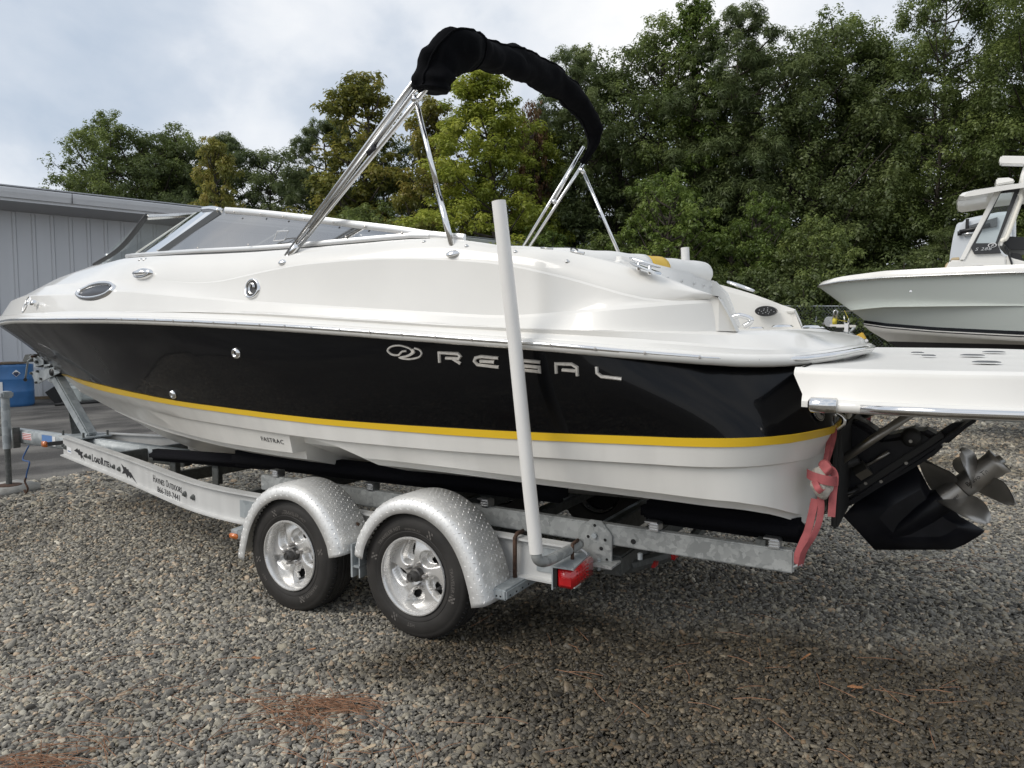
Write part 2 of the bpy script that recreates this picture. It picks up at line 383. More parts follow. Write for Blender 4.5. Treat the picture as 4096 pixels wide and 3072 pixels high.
    tn = N(t, 'ShaderNodeMix', data_type='RGBA', blend_type='MULTIPLY'); tn.inputs[7].default_value = (1, .92, .80, 1); L(t, wet, tn.inputs[0]); L(t, s_.outputs[0], tn.inputs[6]); L(t, tn.outputs[2], b.inputs['Base Color'])
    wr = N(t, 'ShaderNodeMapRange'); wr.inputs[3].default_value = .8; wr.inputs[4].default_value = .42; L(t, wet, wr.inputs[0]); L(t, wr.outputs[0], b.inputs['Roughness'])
    b.inputs['Specular IOR Level'].default_value = .35
    return m
GR_GAIN = 1.5
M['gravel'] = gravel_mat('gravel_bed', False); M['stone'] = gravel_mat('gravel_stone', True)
M['asphalt'] = mat('old_asphalt', (.17, .16, .145), .85, col2=(.06, .056, .052), vscale=1.3, vdet=14, lo=.40, hi=.62, bump=1.0, bscale=70, bdist=.02, stretch=(1, .6, 1))
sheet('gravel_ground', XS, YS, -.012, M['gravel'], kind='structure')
ax = [-30, -20, -12, -9, -7.6]
av = []; ay = [-30, -16, -8, -5, -3.5, -2.5, -1.8, -1.2, -.7, -.2, .3, .8, 1.4, 2, 3, 4, 6, 9, 13, 18, 30]
for x in ax:
    av += [(x, y, gz(x)+.004) for y in ay]
av += [(-6.94+.10*math.sin(y*3.1)+.05*math.sin(y*7.7+1), y, gz(-6.94)+.004) for y in ay]
n = len(ay); mesh('asphalt_yard', av, [(i*n+j, (i+1)*n+j, (i+1)*n+j+1, i*n+j+1) for i in range(len(ax)) for j in range(n-1)], M['asphalt'], org=(0, 0, 0), kind='structure')

def gravel():
    cx, cy = CAM_LOC[0], CAM_LOC[1]
    pts = []; sc_ = []
    def zone(d0, d1, step, size):
        r = d1+.5; g = np.arange(-r, r, step); X, Y = np.meshgrid(g, g); X = X.ravel()+rng.uniform(-.48, .48, X.size)*step; Y = Y.ravel()+rng.uniform(-.48, .48, Y.size)*step
        d = np.hypot(X, Y); d = d+rng.uniform(-.5, .5, d.size)*(1 if d0 else 1)
        fw = (-math.sin(CAM_YAW), math.cos(CAM_YAW)); rt = (math.cos(CAM_YAW), math.sin(CAM_YAW))
        dep = X*fw[0]+Y*fw[1]; lat = X*rt[0]+Y*rt[1]
        k = (d >= d0) & (d < d1) & (dep > .9) & (np.abs(lat) < dep*.78+.9)
        X = X[k]+cx; Y = Y[k]+cy
        k = (X > -6.9+rng.normal(0, .07, X.size)) & (Y < 13)
        X = X[k]; Y = Y[k]
        Z = -.03*np.clip(-X, 0, 7)
        pts.append(np.c_[X, Y, Z+rng.uniform(-.004, .004, X.size)]); sc_.append(np.clip(rng.lognormal(0, .28, X.size), .5, 2.1)*size)
    zone(0, 4.6, .0136, .0085); zone(4.6, 8.2, .0185, .0112); zone(8.2, 12.5, .033, .019); zone(12.5, 17, .05, .026)
    zone(0, 6, .065, .0140)
    P = np.concatenate(pts); Sx = np.concatenate(sc_); n = len(P)
    me = bpy.data.meshes.new('gravel_stones'); me.vertices.add(n); me.vertices.foreach_set('co', P.ravel())
    a = me.attributes.new('rot', 'FLOAT_VECTOR', 'POINT'); rr = np.c_[rng.normal(0, .45, n), rng.normal(0, .45, n), rng.uniform(0, 6.283, n)]; a.data.foreach_set('vector', rr.ravel())
    a = me.attributes.new('scl', 'FLOAT_VECTOR', 'POINT'); ss = np.c_[Sx*rng.uniform(.95, 1.5, n), Sx*rng.uniform(.75, 1.1, n), Sx*rng.uniform(.42, .72, n)]; a.data.foreach_set('vector', ss.ravel())
    a = me.attributes.new('pick', 'INT', 'POINT'); a.data.foreach_set('value', rng.integers(0, 5, n))
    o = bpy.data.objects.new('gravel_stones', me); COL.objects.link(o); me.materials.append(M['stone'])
    o['kind'] = 'stuff'; o['label'] = 'loose grey river gravel covering the boat yard'
    g = bpy.data.node_groups.new('stones', 'GeometryNodeTree')
    g.interface.new_socket('Geometry', in_out='INPUT', socket_type='NodeSocketGeometry'); g.interface.new_socket('Geometry', in_out='OUTPUT', socket_type='NodeSocketGeometry')
    gi = g.nodes.new('NodeGroupInput'); go = g.nodes.new('NodeGroupOutput')
    jn = g.nodes.new('GeometryNodeJoinGeometry')
    for k in range(5):
        ic = g.nodes.new('GeometryNodeMeshIcoSphere'); ic.inputs['Radius'].default_value = 1; ic.inputs['Subdivisions'].default_value = 2
        sp = g.nodes.new('GeometryNodeSetPosition'); nz = g.nodes.new('ShaderNodeTexNoise'); nz.inputs['Scale'].default_value = .9; nz.inputs['Detail'].default_value = 1
        ps = g.nodes.new('GeometryNodeInputPosition'); va = g.nodes.new('ShaderNodeVectorMath'); va.operation = 'ADD'; va.inputs[1].default_value = (k*7.3, k*3.1, k*5.7)
        g.links.new(ps.outputs[0], va.inputs[0]); g.links.new(va.outputs[0], nz.inputs['Vector'])
        sb = g.nodes.new('ShaderNodeVectorMath'); sb.operation = 'SUBTRACT'; sb.inputs[1].default_value = (.5, .5, .5); g.links.new(nz.outputs['Color'], sb.inputs[0])
        sl = g.nodes.new('ShaderNodeVectorMath'); sl.operation = 'SCALE'; sl.inputs['Scale'].default_value = 1.5; g.links.new(sb.outputs[0], sl.inputs[0])
        g.links.new(ic.outputs['Mesh'], sp.inputs['Geometry']); g.links.new(sl.outputs[0], sp.inputs['Offset'])
        sh = g.nodes.new('GeometryNodeSetShadeSmooth'); g.links.new(sp.outputs[0], sh.inputs[0])
        sm = g.nodes.new('GeometryNodeSetMaterial'); sm.inputs['Material'].default_value = M['stone']; g.links.new(sh.outputs[0], sm.inputs[0])
        gt = g.nodes.new('GeometryNodeGeometryToInstance'); g.links.new(sm.outputs[0], gt.inputs[0]); g.links.new(gt.outputs[0], jn.inputs[0])
    ip = g.nodes.new('GeometryNodeInstanceOnPoints'); ip.inputs['Pick Instance'].default_value = True
    def attr(nm, ty):
        a = g.nodes.new('GeometryNodeInputNamedAttribute'); a.data_type = ty; a.inputs['Name'].default_value = nm; return a.outputs['Attribute']
    g.links.new(gi.outputs[0], ip.inputs['Points']); g.links.new(jn.outputs[0], ip.inputs['Instance'])
    g.links.new(attr('pick', 'INT'), ip.inputs['Instance Index']); g.links.new(attr('scl', 'FLOAT_VECTOR'), ip.inputs['Scale'])
    er = g.nodes.new('FunctionNodeEulerToRotation'); g.links.new(attr('rot', 'FLOAT_VECTOR'), er.inputs[0]); g.links.new(er.outputs[0], ip.inputs['Rotation'])
    g.links.new(ip.outputs[0], go.inputs[0])
    md = o.modifiers.new('stones', 'NODES'); md.node_group = g
    print('stones', n)
gravel()

# ---------------------------------------------------------------- trees
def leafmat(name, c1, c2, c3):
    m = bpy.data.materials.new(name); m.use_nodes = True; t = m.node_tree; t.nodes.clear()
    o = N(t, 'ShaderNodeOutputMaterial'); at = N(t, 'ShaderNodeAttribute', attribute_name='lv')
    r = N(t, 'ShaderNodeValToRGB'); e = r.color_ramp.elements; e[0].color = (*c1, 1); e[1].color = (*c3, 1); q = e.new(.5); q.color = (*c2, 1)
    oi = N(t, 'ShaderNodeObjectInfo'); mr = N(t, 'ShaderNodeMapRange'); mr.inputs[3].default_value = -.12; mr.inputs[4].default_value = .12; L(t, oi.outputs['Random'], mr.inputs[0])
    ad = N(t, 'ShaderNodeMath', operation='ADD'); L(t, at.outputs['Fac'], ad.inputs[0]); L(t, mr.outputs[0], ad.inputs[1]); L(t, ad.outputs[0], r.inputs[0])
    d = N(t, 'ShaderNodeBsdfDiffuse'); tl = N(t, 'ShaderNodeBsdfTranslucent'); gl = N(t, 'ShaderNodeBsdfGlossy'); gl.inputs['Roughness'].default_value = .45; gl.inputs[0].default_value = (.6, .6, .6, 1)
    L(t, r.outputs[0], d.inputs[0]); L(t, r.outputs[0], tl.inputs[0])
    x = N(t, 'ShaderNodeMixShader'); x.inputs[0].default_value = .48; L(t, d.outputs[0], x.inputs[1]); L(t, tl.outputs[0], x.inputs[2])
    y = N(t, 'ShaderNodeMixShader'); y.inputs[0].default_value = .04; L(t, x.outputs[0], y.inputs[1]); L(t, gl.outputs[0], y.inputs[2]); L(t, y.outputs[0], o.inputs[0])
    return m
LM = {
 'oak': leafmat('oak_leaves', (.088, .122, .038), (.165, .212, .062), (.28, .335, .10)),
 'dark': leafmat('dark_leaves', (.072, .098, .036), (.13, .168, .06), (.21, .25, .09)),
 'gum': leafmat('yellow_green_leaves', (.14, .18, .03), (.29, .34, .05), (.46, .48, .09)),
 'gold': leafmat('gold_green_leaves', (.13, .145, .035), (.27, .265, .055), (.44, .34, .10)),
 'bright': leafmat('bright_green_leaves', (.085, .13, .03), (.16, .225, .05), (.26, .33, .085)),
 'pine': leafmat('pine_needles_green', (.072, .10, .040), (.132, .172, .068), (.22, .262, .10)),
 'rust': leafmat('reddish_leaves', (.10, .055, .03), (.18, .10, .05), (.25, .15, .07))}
M['bark'] = mat('tree_bark', (.075, .062, .050), .9, var=.5, vscale=7, stretch=(1, 1, .2))
def crown(seed, H, W, kind, base, n, ls):
    """branch clumps filled with small folded leaves; returns crown arrays and limb tubes"""
    r = np.random.default_rng(seed); clumps = []; limbs = []
    nb = {'gum': 74, 'pine': 60}.get(kind, 84)
    for i in range(nb):
        f = (i+.5)/nb; z = base+(H-base)*f**.85
        if kind == 'gum': prof = (1-f)**.62*.95+.06
        elif kind == 'pine': prof = math.sin(min(1, f*1.02)*math.pi)**.7*.9+.12
        else: prof = (math.sin(math.pi*(.10+.86*f))**.65)
        a = i*2.399+r.uniform(-.5, .5); rad = W/2*prof*r.uniform(.25, 1.0)**.8
        c = np.array([math.cos(a)*rad, math.sin(a)*rad, z+r.uniform(-.35, .35)])
        sz = W*r.uniform(.09, .185)*(1.15-.45*f)
        if kind == 'pine': sz *= .95
        clumps.append((c, sz)); limbs.append(((0, 0, max(.5, z-rad*(.55 if kind != 'pine' else .12)-.3)), tuple(c)))
    clumps.append((np.array([0, 0, H-.35]), W*.07))
    wts = np.array([s**2 for _, s in clumps]); cnt = r.multinomial(n, wts/wts.sum()); P = []; LV = []; NV = []
    for (c, s), k in zip(clumps, cnt):
        d = r.normal(size=(k, 3)); d /= np.linalg.norm(d, axis=1)[:, None]
        # sprays: sub clumps on the surface give a ragged outline
        m_ = 9; sub = r.normal(size=(m_, 3)); sub /= np.linalg.norm(sub, axis=1)[:, None]; sub *= r.uniform(.5, 1.15, (m_, 1)); j = r.integers(0, m_, k)
        p = c+s*(sub[j]*np.array([1, 1, .7])+d*(r.uniform(0, 1, (k, 1))**.5)*np.array([.48, .48, .34]))
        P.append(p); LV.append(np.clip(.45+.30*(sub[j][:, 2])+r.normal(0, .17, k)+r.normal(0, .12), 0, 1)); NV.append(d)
    P = np.concatenate(P); LV = np.concatenate(LV); NV = np.concatenate(NV); k = len(P)
    u = r.normal(size=(k, 3)); nrm = NV+np.array([0, 0, .9]); u -= nrm*((u*nrm).sum(1)/(nrm*nrm).sum(1))[:, None]; u /= np.linalg.norm(u, axis=1)[:, None]
    v = np.cross(nrm, u); v /= np.linalg.norm(v, axis=1)[:, None]
    l = ls*r.uniform(.7, 1.35, (k, 1)); asp = .16 if kind == 'pine' else .56
    if kind == 'pine': l = l*1.5
    w_ = l*asp; drop = np.array([0, 0, -.18])*l
    A = P-u*l*.5+drop; B = P+v*w_*.5; C_ = P+u*l*.5+drop; D_ = P-v*w_*.5
    V = np.stack([A, B, C_, D_], 1).reshape(-1, 3)
    return V, LV, limbs
def tree_meshes(seed, H, W, kind, matk, base, n=17000, ls=.12, trunk_r=.16):
    V, LV, limbs = crown(seed, H, W, kind, base, n, ls)
    k = len(V)//4; me = bpy.data.meshes.new('crown'); me.vertices.add(len(V)); me.vertices.foreach_set('co', V.ravel())
    me.loops.add(k*4); me.loops.foreach_set('vertex_index', np.arange(k*4, dtype=np.int32)); me.polygons.add(k)
    me.polygons.foreach_set('loop_start', np.arange(0, k*4, 4, dtype=np.int32)); me.polygons.foreach_set('loop_total', np.full(k, 4, dtype=np.int32))
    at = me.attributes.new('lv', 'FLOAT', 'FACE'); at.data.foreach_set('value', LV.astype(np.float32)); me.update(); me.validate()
    me.materials.append(LM[matk])
    r = random.Random(seed); pts = [(0, 0, -.3)]; x = y = 0
    for i in range(1, 8):
        x += r.uniform(-.12, .12); y += r.uniform(-.12, .12); pts.append((x, y, H*.93*i/7))
    gs = [tubeg(pts, [trunk_r*(1.25 if i == 0 else 1)*(1-.85*i/7) for i in range(8)], 9)]
    for a, b in limbs[::1]:
        t = a[2]/(H*.93)*7; i = min(6, int(t)); f = t-i; s0 = Vector(pts[i]).lerp(Vector(pts[i+1]), f); e = Vector(b); mid = s0.lerp(e, .5)+Vector((r.uniform(-.2, .2), r.uniform(-.2, .2), -.12*(e-s0).length))
        gs.append(tubeg([s0, mid, e], [trunk_r*.36*(1-.5*a[2]/H), trunk_r*.22, .012], 5, cap=False))
    TV, TF = join(*gs); tm = bpy.data.meshes.new('trunk'); tm.from_pydata([tuple(v) for v in TV], [], TF); tm.materials.append(M['bark'])
    tm.polygons.foreach_set('use_smooth', [True]*len(tm.polygons))
    return me, tm
TREES = {}
def proto(key, *a, **k): TREES[key] = tree_meshes(*a, **k)
proto('oak1', 11, 13, 6.4, 'oak', 'oak', 2.6, n=45937); proto('oak2', 12, 14, 6.0, 'oak', 'oak', 2.0, n=45937); proto('oak3', 13, 12, 7.0, 'oak', 'dark', 2.2, n=45937)
proto('dark', 14, 11, 6.2, 'oak', 'dark', 1.6, n=41562); proto('gum1', 15, 12, 5.2, 'gum', 'gum', 1.8, n=43750, ls=.129); proto('gum2', 16, 10, 4.6, 'gum', 'gold', 2.0, n=28437, ls=.129)
proto('light', 17, 15, 4.8, 'gum', 'bright', 3.0, n=37187); proto('pine1', 18, 14, 5.4, 'pine', 'pine', 5.5, n=56875, ls=.144); proto('pine2', 19, 12, 5.0, 'pine', 'pine', 3.8, n=52500, ls=.144)
proto('maple', 20, 6.5, 4.8, 'oak', 'oak', .9, n=26250, ls=.129); proto('yel', 21, 7, 4.0, 'oak', 'bright', 1.2, n=19687, ls=.129); proto('rust', 22, 6, 3.0, 'oak', 'rust', 1.5, n=9843, ls=.114)
proto('bush', 23, 3.4, 4.6, 'oak', 'dark', .25, n=19687, ls=.114); proto('big', 24, 18, 8.5, 'oak', 'oak', 2.8, n=74375, ls=.129)
FWD = Vector((-math.sin(CAM_YAW), math.cos(CAM_YAW), 0)); RGT = Vector((math.cos(CAM_YAW), math.sin(CAM_YAW), 0))
def wp(lat, dep): 
    """point of the yard: metres right of and ahead of where the photographer stood"""
    p = Vector(CAM_LOC)+RGT*lat+FWD*dep; return Vector((p.x, p.y, gz(p.x)))
def tree(name, key, label, cat, lat, dep, H, rot, wf=1.0, group='trees behind the boat yard'):
    c_, t_ = TREES[key]; p = wp(lat, dep)
    hb = {'oak1': 13, 'oak2': 14, 'oak3': 12, 'dark': 11, 'gum1': 12, 'gum2': 10, 'light': 15, 'pine1': 14, 'pine2': 12, 'maple': 6.5, 'yel': 7, 'rust': 6, 'bush': 3.4, 'big': 18}[key]
    r_ = thing(name, label, cat, p, group); s = H/hb; r_.scale = (s*wf, s*wf, s); r_.rotation_euler.z = rot
    for nm, me in (('crown', c_), ('trunk', t_)):
        o = bpy.data.objects.new(nm, me); COL.objects.link(o); o.parent = r_
    return r_
TL = [
 # lat, dep, H, kind, width factor, label
 (-21.0, 37, 9.8, 'dark', .9, 'dark tree filling in between the two leftmost crowns above the roof'),
 (-17.8, 38, 11.6, 'oak3', 1.1, 'dark green tree just behind the broad one above the metal building'),
 (-19.3, 35, 11.8, 'oak1', 1.0, 'broad green tree above the metal building, left of the twin oaks'),
 (-18.0, 36, 11.3, 'dark', 1.1, 'olive tree above the roof directly left of the windshield'),
 (-16.4, 37, 11.6, 'oak2', 1.0, 'flat-topped green tree above the windshield front'),
 (-14.3, 37, 11.6, 'pine2', 1.0, 'dark pine standing over the windshield, leftmost of the pines'),
 (-12.6, 38, 11.0, 'dark', 1.0, 'dark tree behind the small yellow tree left of the steel tubes'),
 (-11.6, 29, 9.1, 'gum2', .75, 'narrow yellow-tipped sweetgum beside the lower end of the long steel tubes'),
 (-8.7, 35, 11.8, 'pine2', 1.0, 'dark pine crown crossed by the long bimini tubes'),
 (-6.7, 33, 12.9, 'gum2', 1.15, 'tall gold-green sweetgum directly behind the upper bimini tubes'),
 (-5.0, 35, 10.6, 'dark', 1.0, 'dark tree between the two steel legs of the near side'),
 (-3.4, 31, 11.2, 'gum2', 1.0, 'yellowish sweetgum just right of the short steel brace'),
 (-1.2, 29, 12.0, 'gum1', 1.22, 'large yellow-green sweetgum under the middle of the black canopy boot'),
 (.4, 34, 11.3, 'oak3', .9, 'dull green tree behind the upright white pole'),
 (1.3, 32, 10.6, 'gum1', .9, 'yellow-green tree right of the white pole, left of the far bimini legs'),
 (2.9, 33, 13.9, 'pine1', 1.05, 'dark pine framed by the far curve of the canopy boot'),
 (4.9, 34, 14.3, 'oak3', 1.0, 'grey-green tree just right of the canopy boot'),
 (6.6, 33, 15.2, 'oak2', .95, 'slender dark oak between the canopy boot and the pale spire tree'),
 (7.8, 32, 15.9, 'light', 1.0, 'tall pale green spire-topped tree left of the big pine'),
 (9.4, 31, 14.7, 'pine1', 1.1, 'big round-headed pine right of the spire-topped tree'),
 (11.2, 34, 14.2, 'oak1', .9, 'dark tree filling the gap right of the big round-headed pine'),
 (12.4, 31, 13.6, 'oak3', 1.0, 'feathery grey-green oak, middle of the right-hand trees'),
 (14.3, 32, 14.9, 'oak2', 1.05, 'tall oak topped by pine tufts left of the tallest tree'),
 (15.9, 33, 14.2, 'pine2', 1.0, 'pine whose tufts show above the oak left of the tallest tree'),
 (17.2, 30, 16.2, 'big', .85, 'tallest light green oak, left one of the two reaching the top edge'),
 (20.3, 29, 17.2, 'big', .95, 'huge oak at the right edge of the picture above the seafoam boat'),
 (23.5, 30, 17.0, 'oak1', 1.2, 'oak beyond the right edge above the seafoam boat console'),
 (5.9, 27.5, 7.4, 'yel', .95, 'small yellow-green tree low in front of the pines right of the bimini'),
 (7.2, 27, 4.4, 'maple', .8, 'low green maple behind the yellow-banded white bolster'),
 (9.2, 27.5, 6.6, 'yel', .8, 'bright yellow-green sapling at the foot of the big round-headed pine'),
 (10.8, 26, 5.6, 'maple', .9, 'leafy green maple with drooping boughs beside the seafoam bow'),
 (16.4, 27, 5.4, 'dark', 1.2, 'dark low tree behind the white console of the seafoam boat'),
 (-2.3, 28, 5.3, 'yel', 1.1, 'low yellow-green tree behind the foot of the steel brace'),
 (1.0, 28, 5.6, 'yel', 1.1, 'low yellow-green tree behind the white pole'),
 (3.6, 28, 5.4, 'maple', 1.1, 'low green tree behind the far bimini legs'),
 (-9.6, 28, 5.4, 'rust', 1.0, 'small rusty-leaved tree beside the narrow yellow-tipped sweetgum'),
 (.9, 31.5, 11.2, 'rust', .32, 'reddish tree top between the big sweetgum and the framed pine'),
 (-5.8, 29, 6.6, 'maple', 1.0, 'small green tree behind the tail of the windshield'),
 (-13.6, 31, 7.4, 'dark', 1.0, 'low dark tree behind the top rail of the windshield'),
]
BK = [(-16.5, 9.5), (-10, 9.5), (-6, 9.5), (-2, 9), (3, 10.5), (7, 11.5), (11, 12), (15, 12), (19, 13), (23, 13), (26.5, 15)]
for i, (lat, H) in enumerate(BK):
    TL.append((lat*1.12, 40.5, H+1, ['oak3', 'dark', 'pine2', 'oak2'][i % 4], 1.2, None))
kindn = {'oak1': 'oak_tree', 'oak2': 'oak_tree', 'oak3': 'oak_tree', 'dark': 'oak_tree', 'gum1': 'sweetgum_tree', 'gum2': 'sweetgum_tree', 'light': 'poplar_tree', 'pine1': 'pine_tree', 'pine2': 'pine_tree', 'maple': 'maple_tree', 'yel': 'sweetgum_tree', 'rust': 'maple_tree', 'big': 'oak_tree', 'bush': 'bush'}
for i, (lat, dep, H, key, wf, lab) in enumerate(TL):
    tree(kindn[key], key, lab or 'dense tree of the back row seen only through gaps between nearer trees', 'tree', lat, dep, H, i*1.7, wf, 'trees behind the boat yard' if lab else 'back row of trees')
BL = [(4.2, 26.5, 1.0), (6.3, 26, .9), (8.4, 26.3, 1.0), (10.3, 25.6, 1.1), (12.2, 26, .95), (14.4, 25.7, 1.1), (16.8, 25.4, 1.2), (19.4, 25.6, 1.2), (22, 25.8, 1.1)]
BLAB = ['dark bush under the framed pine behind the far bimini legs', 'dark bush behind the short far white pole end', 'dark bush left of the low maple behind the bolster', 'dark bush beneath the bright green maple, over the far quarter', 'dark bush in the gap between the far quarter and the seafoam bow', 'dark bush directly behind the seafoam bow tip', 'dark bush above the seafoam foredeck', 'dark bush behind the pale raised outboard', 'dark bush beyond the right edge behind the seafoam console']
for i, (lat, dep, s) in enumerate(BL):
    tree('bush', 'bush', BLAB[i], 'bush', lat, dep, 3.4*s, i*2.1, 1.0, 'undergrowth along the fence')

# ---------------------------------------------------------------- metal building on the left
wd = (RGT*math.sin(R(48.5))+FWD*math.cos(R(48.5))).normalized(); wn = Vector((wd.y, -wd.x, 0))   # along the wall, and out of it towards the yard
if wn.dot(Vector(CAM_LOC)-wp(0, 20)) < 0: wn = -wn
W0 = Vector((-18.75, 4.3, -.21))
bld = thing('metal_building', 'long grey ribbed metal building with a pale gutter, behind the bow at left', 'building', W0)
WH = 4.85; a0, a1 = -14, 26
def wpt(a, n_, z): return W0+wd*a+wn*n_+Vector((0, 0, z))
V = [wpt(a0, 0, -.1), wpt(a1, 0, -.1), wpt(a1, -9, -.1), wpt(a0, -9, -.1), wpt(a0, 0, WH), wpt(a1, 0, WH), wpt(a1, -9, WH+1.2), wpt(a0, -9, WH+1.2)]
mesh('wall', V, [(0,1,5,4), (1,2,6,5), (2,3,7,6), (3,0,4,7)], M['wall'], bld)
rib = None; k = 0; a = -9.0
RV = [wpt(0, 0, 0)+wn*dn+wd*da+Vector((0, 0, z)) for z in (0, WH-.02) for dn, da in ((.001, -.055), (.035, -.03), (.035, .03), (.001, .055))]
while a < 24:
    if rib is None:
        rib = mesh('wall_rib', [v+wd*a for v in RV], [(0,1,5,4), (1,2,6,5), (2,3,7,6), (4,5,6,7)], M['wall'], bld)
        r0 = a
    else:
        dup(rib, dloc=wd*(a-r0), parent=bld)
    a += .42
# soffit, fascia, stepped gutter, roof edge
def strip(name, secs, m, **kw):
    V = []; 
    for n_, z in secs: V += [wpt(a0, n_, z), wpt(a1, n_, z)]
    F = [(2*i, 2*i+1, 2*i+3, 2*i+2) for i in range(len(secs)-1)]
    return mesh(name, V, F, m, bld, **kw)
strip('soffit', [(.0, WH), (1.05, WH+.10), (1.05, WH+.13), (0, WH+.03)], M['soffit'])
strip('fascia', [(1.05, WH+.10), (1.10, WH+.10), (1.10, WH+.30), (1.05, WH+.30)], M['trimw'])
strip('gutter', [(1.10, WH+.16), (1.18, WH+.17), (1.20, WH+.24), (1.22, WH+.30), (1.235, WH+.38), (1.235, WH+.41), (1.10, WH+.41), (1.10, WH+.36)], M['trimw'])
strip('roof', [(1.12, WH+.44), (1.24, WH+.43), (1.24, WH+.46), (-9, WH+1.9)], M['roof'])
mesh('gutter_seam', *join(*[boxg(wpt(q, 1.19, WH+.30), (.012, .1, .26), Matrix.Rotation(math.atan2(wd.y, wd.x), 4, 'Z').to_3x3()) for q in (2.6,)]), M['darkrub'], bld)
# pipe along the wall low at left with cable ties
pp = mesh('conduit_pipe', *tubeg([wpt(-6, .07, 1.62), wpt(.75, .07, 1.62)], .035), M['trimw'], bld, smooth=True)
for q in (-.35, .55):
    t_ = mesh('cable_tie', *tubeg([wpt(q, .11, 1.70), wpt(q+.02, .13, 1.55), wpt(q+.12, .12, 1.25)], .007, 5), M['ink'], bld)
mesh('skirting_board', *rect_between(wpt(-8, .09, .04), wpt(14, .09, .04), .1, .08), M['wood'], bld)

def drum(name, label, cat, p, r, h, m, extras=None, ribs=(.36, .66)):
    t = thing(name, label, cat, p)
    pr = [(0, 0), (r*.9, 0), (r*.97, .03), (r, .08)]
    for q in ribs: pr += [(r, h*q-.02), (r*1.018, h*q), (r, h*q+.02)]
    pr += [(r, h-.07), (r*1.01, h-.03), (r*.985, h), (r*.93, h), (r*.92, h-.03), (0, h-.03)]
    b = mesh('body', *latheg(pr, p, (0, 0, 1), 40), m, t, smooth=True, split=40)
    mesh('bung', *latheg([(.0, 0), (.035, 0), (.035, .03), (0, .03)], Vector(p)+Vector((r*.5, 0, h-.03)), (0, 0, 1), 12), m, t)
    return t
bp = Vector((-16.85, 4.88, -.21)); d1 = drum('plastic_drum', 'blue plastic drum with a hazard diamond, by the building wall', 'drum', bp, .40, 1.0, M['blue'])
tocam = (Vector(CAM_LOC)-bp); tocam.z = 0; tocam.normalize(); side = Vector((-tocam.y, tocam.x, 0))
def onr(p, r, ang, z):
    d = (tocam*math.cos(ang)+side*math.sin(ang)); return p+d*r+Vector((0, 0, z)), d
def diamond(parent, p, r, ang, z, s, m, off=.003, sq=False, w=None, h=None):
    c, d = onr(p, r+off, ang, z); sx = Vector((-d.y, d.x, 0))
    q = [c+Vector((0, 0, s)), c+sx*s, c-Vector((0, 0, s)), c-sx*s] if not sq else [c+sx*w+Vector((0, 0, h)), c+sx*w-Vector((0, 0, h)), c-sx*w-Vector((0, 0, h)), c-sx*w+Vector((0, 0, h))]
    return q
q = diamond(d1, bp, .405, .12, .80, .085, M['label']); mesh('hazard_label', q, [(0,1,2,3)], M['label'], d1)
q = diamond(d1, bp, .408, .12, .80, .075, M['inkblue']); mesh('hazard_print', [q[3].lerp(q[1], .0), q[1], q[2]], [(0,1,2)], M['inkblue'], d1)
q = diamond(d1, bp, .410, .12, .815, .03, M['ink'], sq=True, w=.045, h=.012); mesh('hazard_print', q, [(0,1,2,3)], M['ink'], d1)
q = diamond(d1, bp, .405, -.75, .48, 0, M['label'], sq=True, w=.07, h=.12); mesh('paper_label', q, [(0,1,2,3)], M['label'], d1)
setp(mesh('wood_board', *boxg(bp+Vector((-.15, -.1, 1.03)), (.5, .75, .04), Matrix.Rotation(.3, 4, 'Z').to_3x3()), M['wood']), 'weathered board lying on top of the blue drum', 'board')
tp = Vector((-17.05, 6.62, -.21)); d2 = drum('plastic_tank', 'cloudy white plastic tank seen between the winch post and the bow', 'tank', tp, .46, .98, M['natural'], ribs=(.52,))
c, d = onr(tp, .465, .45, .76); sx = Vector((-d.y, d.x, 0)); mesh('pink_label', [c+sx*.07+Vector((0,0,.06)), c+sx*.07-Vector((0,0,.06)), c-sx*.07-Vector((0,0,.06)), c-sx*.07+Vector((0,0,.06))], [(0,1,2,3)], M['pink'], d2)
kp_ = Vector((-16.35, 6.02, -.21)); bk = thing('plastic_bucket', 'white plastic bucket in front of the cloudy white tank', 'bucket', kp_)
mesh('body', *latheg([(0, 0), (.13, 0), (.15, .36), (.165, .36), (.165, .40), (.15, .44), (.165, .47), (.165, .49), (.145, .49), (.12, .03)], kp_, (0, 0, 1), 28), M['natural'], bk, smooth=True, split=40)
mesh('handle', *tubeg(spline([kp_+side*.16+Vector((0,0,.40)), kp_+side*.2+tocam*.08+Vector((0,0,.28)), kp_+side*.13+tocam*.14+Vector((0,0,.16))]), .006, 5), M['chromed'], bk)
# ribbed black ramp leaning between drum and post
rp = Vector((-16.3, 5.55, -.21)); rm = thing('plastic_ramp', 'black ribbed plastic ramp leaning beside the blue drum', 'ramp', rp)
Mr = Matrix.Rotation(R(38), 3, tocam) 
mesh('body', *boxg(rp+Vector((0, 0, .23)), (.06, .30, .40), Matrix.Rotation(math.atan2(tocam.y, tocam.x), 3, 'Z') @ Matrix.Rotation(R(35), 3, 'X')), M['plasticb'], rm, bevel=.01)
for i in range(6):
    mesh('rib', *boxg(rp+tocam*.035+(Matrix.Rotation(math.atan2(tocam.y, tocam.x), 3, 'Z') @ Matrix.Rotation(R(35), 3, 'X')) @ Vector((0, -.125+.05*i, 0))+Vector((0, 0, .23)), (.02, .02, .38), Matrix.Rotation(math.atan2(tocam.y, tocam.x), 3, 'Z') @ Matrix.Rotation(R(35), 3, 'X')), M['drivem'], rm)
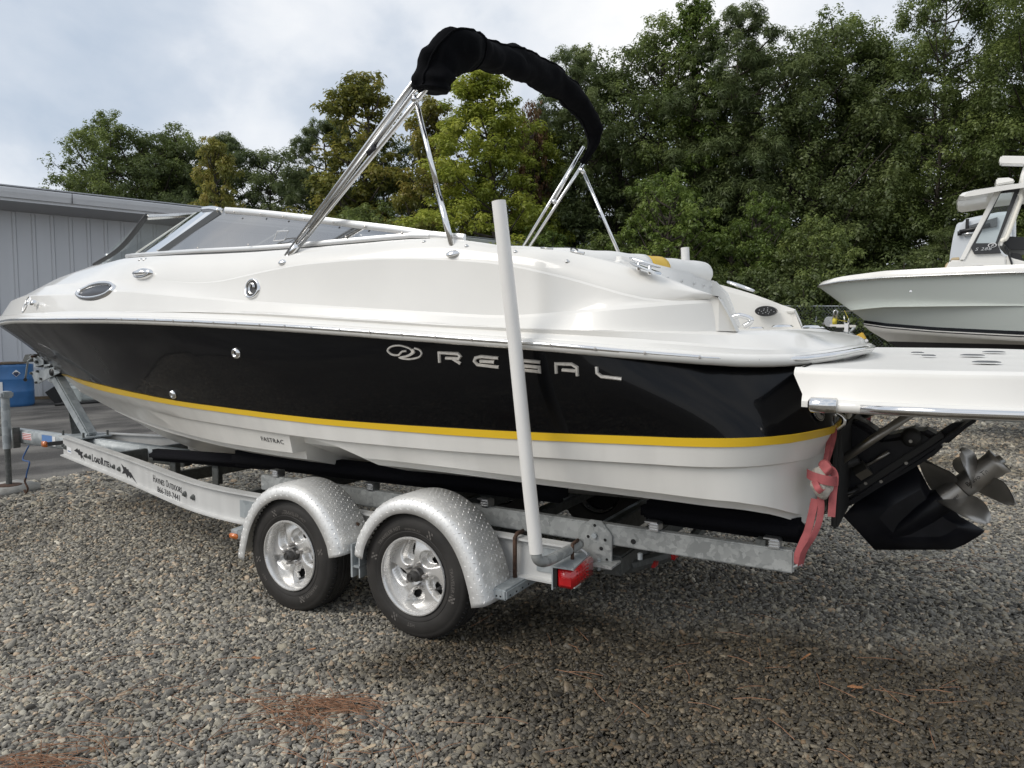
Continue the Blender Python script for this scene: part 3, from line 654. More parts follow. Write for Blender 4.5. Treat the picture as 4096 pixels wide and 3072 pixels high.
# dark bins and poles at the foot of the wall
b1 = Vector((-16.9, 7.75, -.21)); tb = thing('black_bin', 'black plastic bin standing right of the cloudy white tank', 'bin', b1)
mesh('body', *boxg(b1+Vector((0, 0, .42)), (.7, 1.0, .84)), M['plasticb'], tb, bevel=.03); mesh('lid', *boxg(b1+Vector((0, 0, .87)), (.76, 1.06, .06)), M['plasticb'], tb, bevel=.02)
for i, (qa, qb, m_, lb) in enumerate([((-15.9, 5.3, -.17), (-15.3, 8.6, -.15), 'drivem', 'long dark pipe lying at the foot of the wall past the drum'), ((-15.6, 6.9, -.14), (-15.1, 8.9, -.13), 'galvd', 'grey pipe lying on top beside the white tank'), ((-15.7, 7.2, -.16), (-15.0, 9.2, -.17), 'wood', 'weathered pole lying nearest the black bin')]):
    setp(mesh('pipe', *tubeg([qa, qb], .035), M[m_], None, smooth=True), lb, 'pipe')
cp = thing('power_cord', 'black power cord with a yellow plug lying on the asphalt under the bow', 'cord', (-13.6, 6.3, -.19))
mesh('cable', *tubeg(spline([(-13.75, 6.27, -.16), (-13.7, 6.9, -.17), (-13.9, 7.8, -.18), (-14.3, 9, -.18)]), .03, 8), M['plasticb'], cp, smooth=True)
mesh('plug', *latheg([(0, -.02), (.03, -.02), (.05, .04), (.055, .16), (.04, .2), (0, .2)], (-13.76, 6.02, -.15), (.05, 1, 0), 14), M['plugy'], cp, smooth=True)

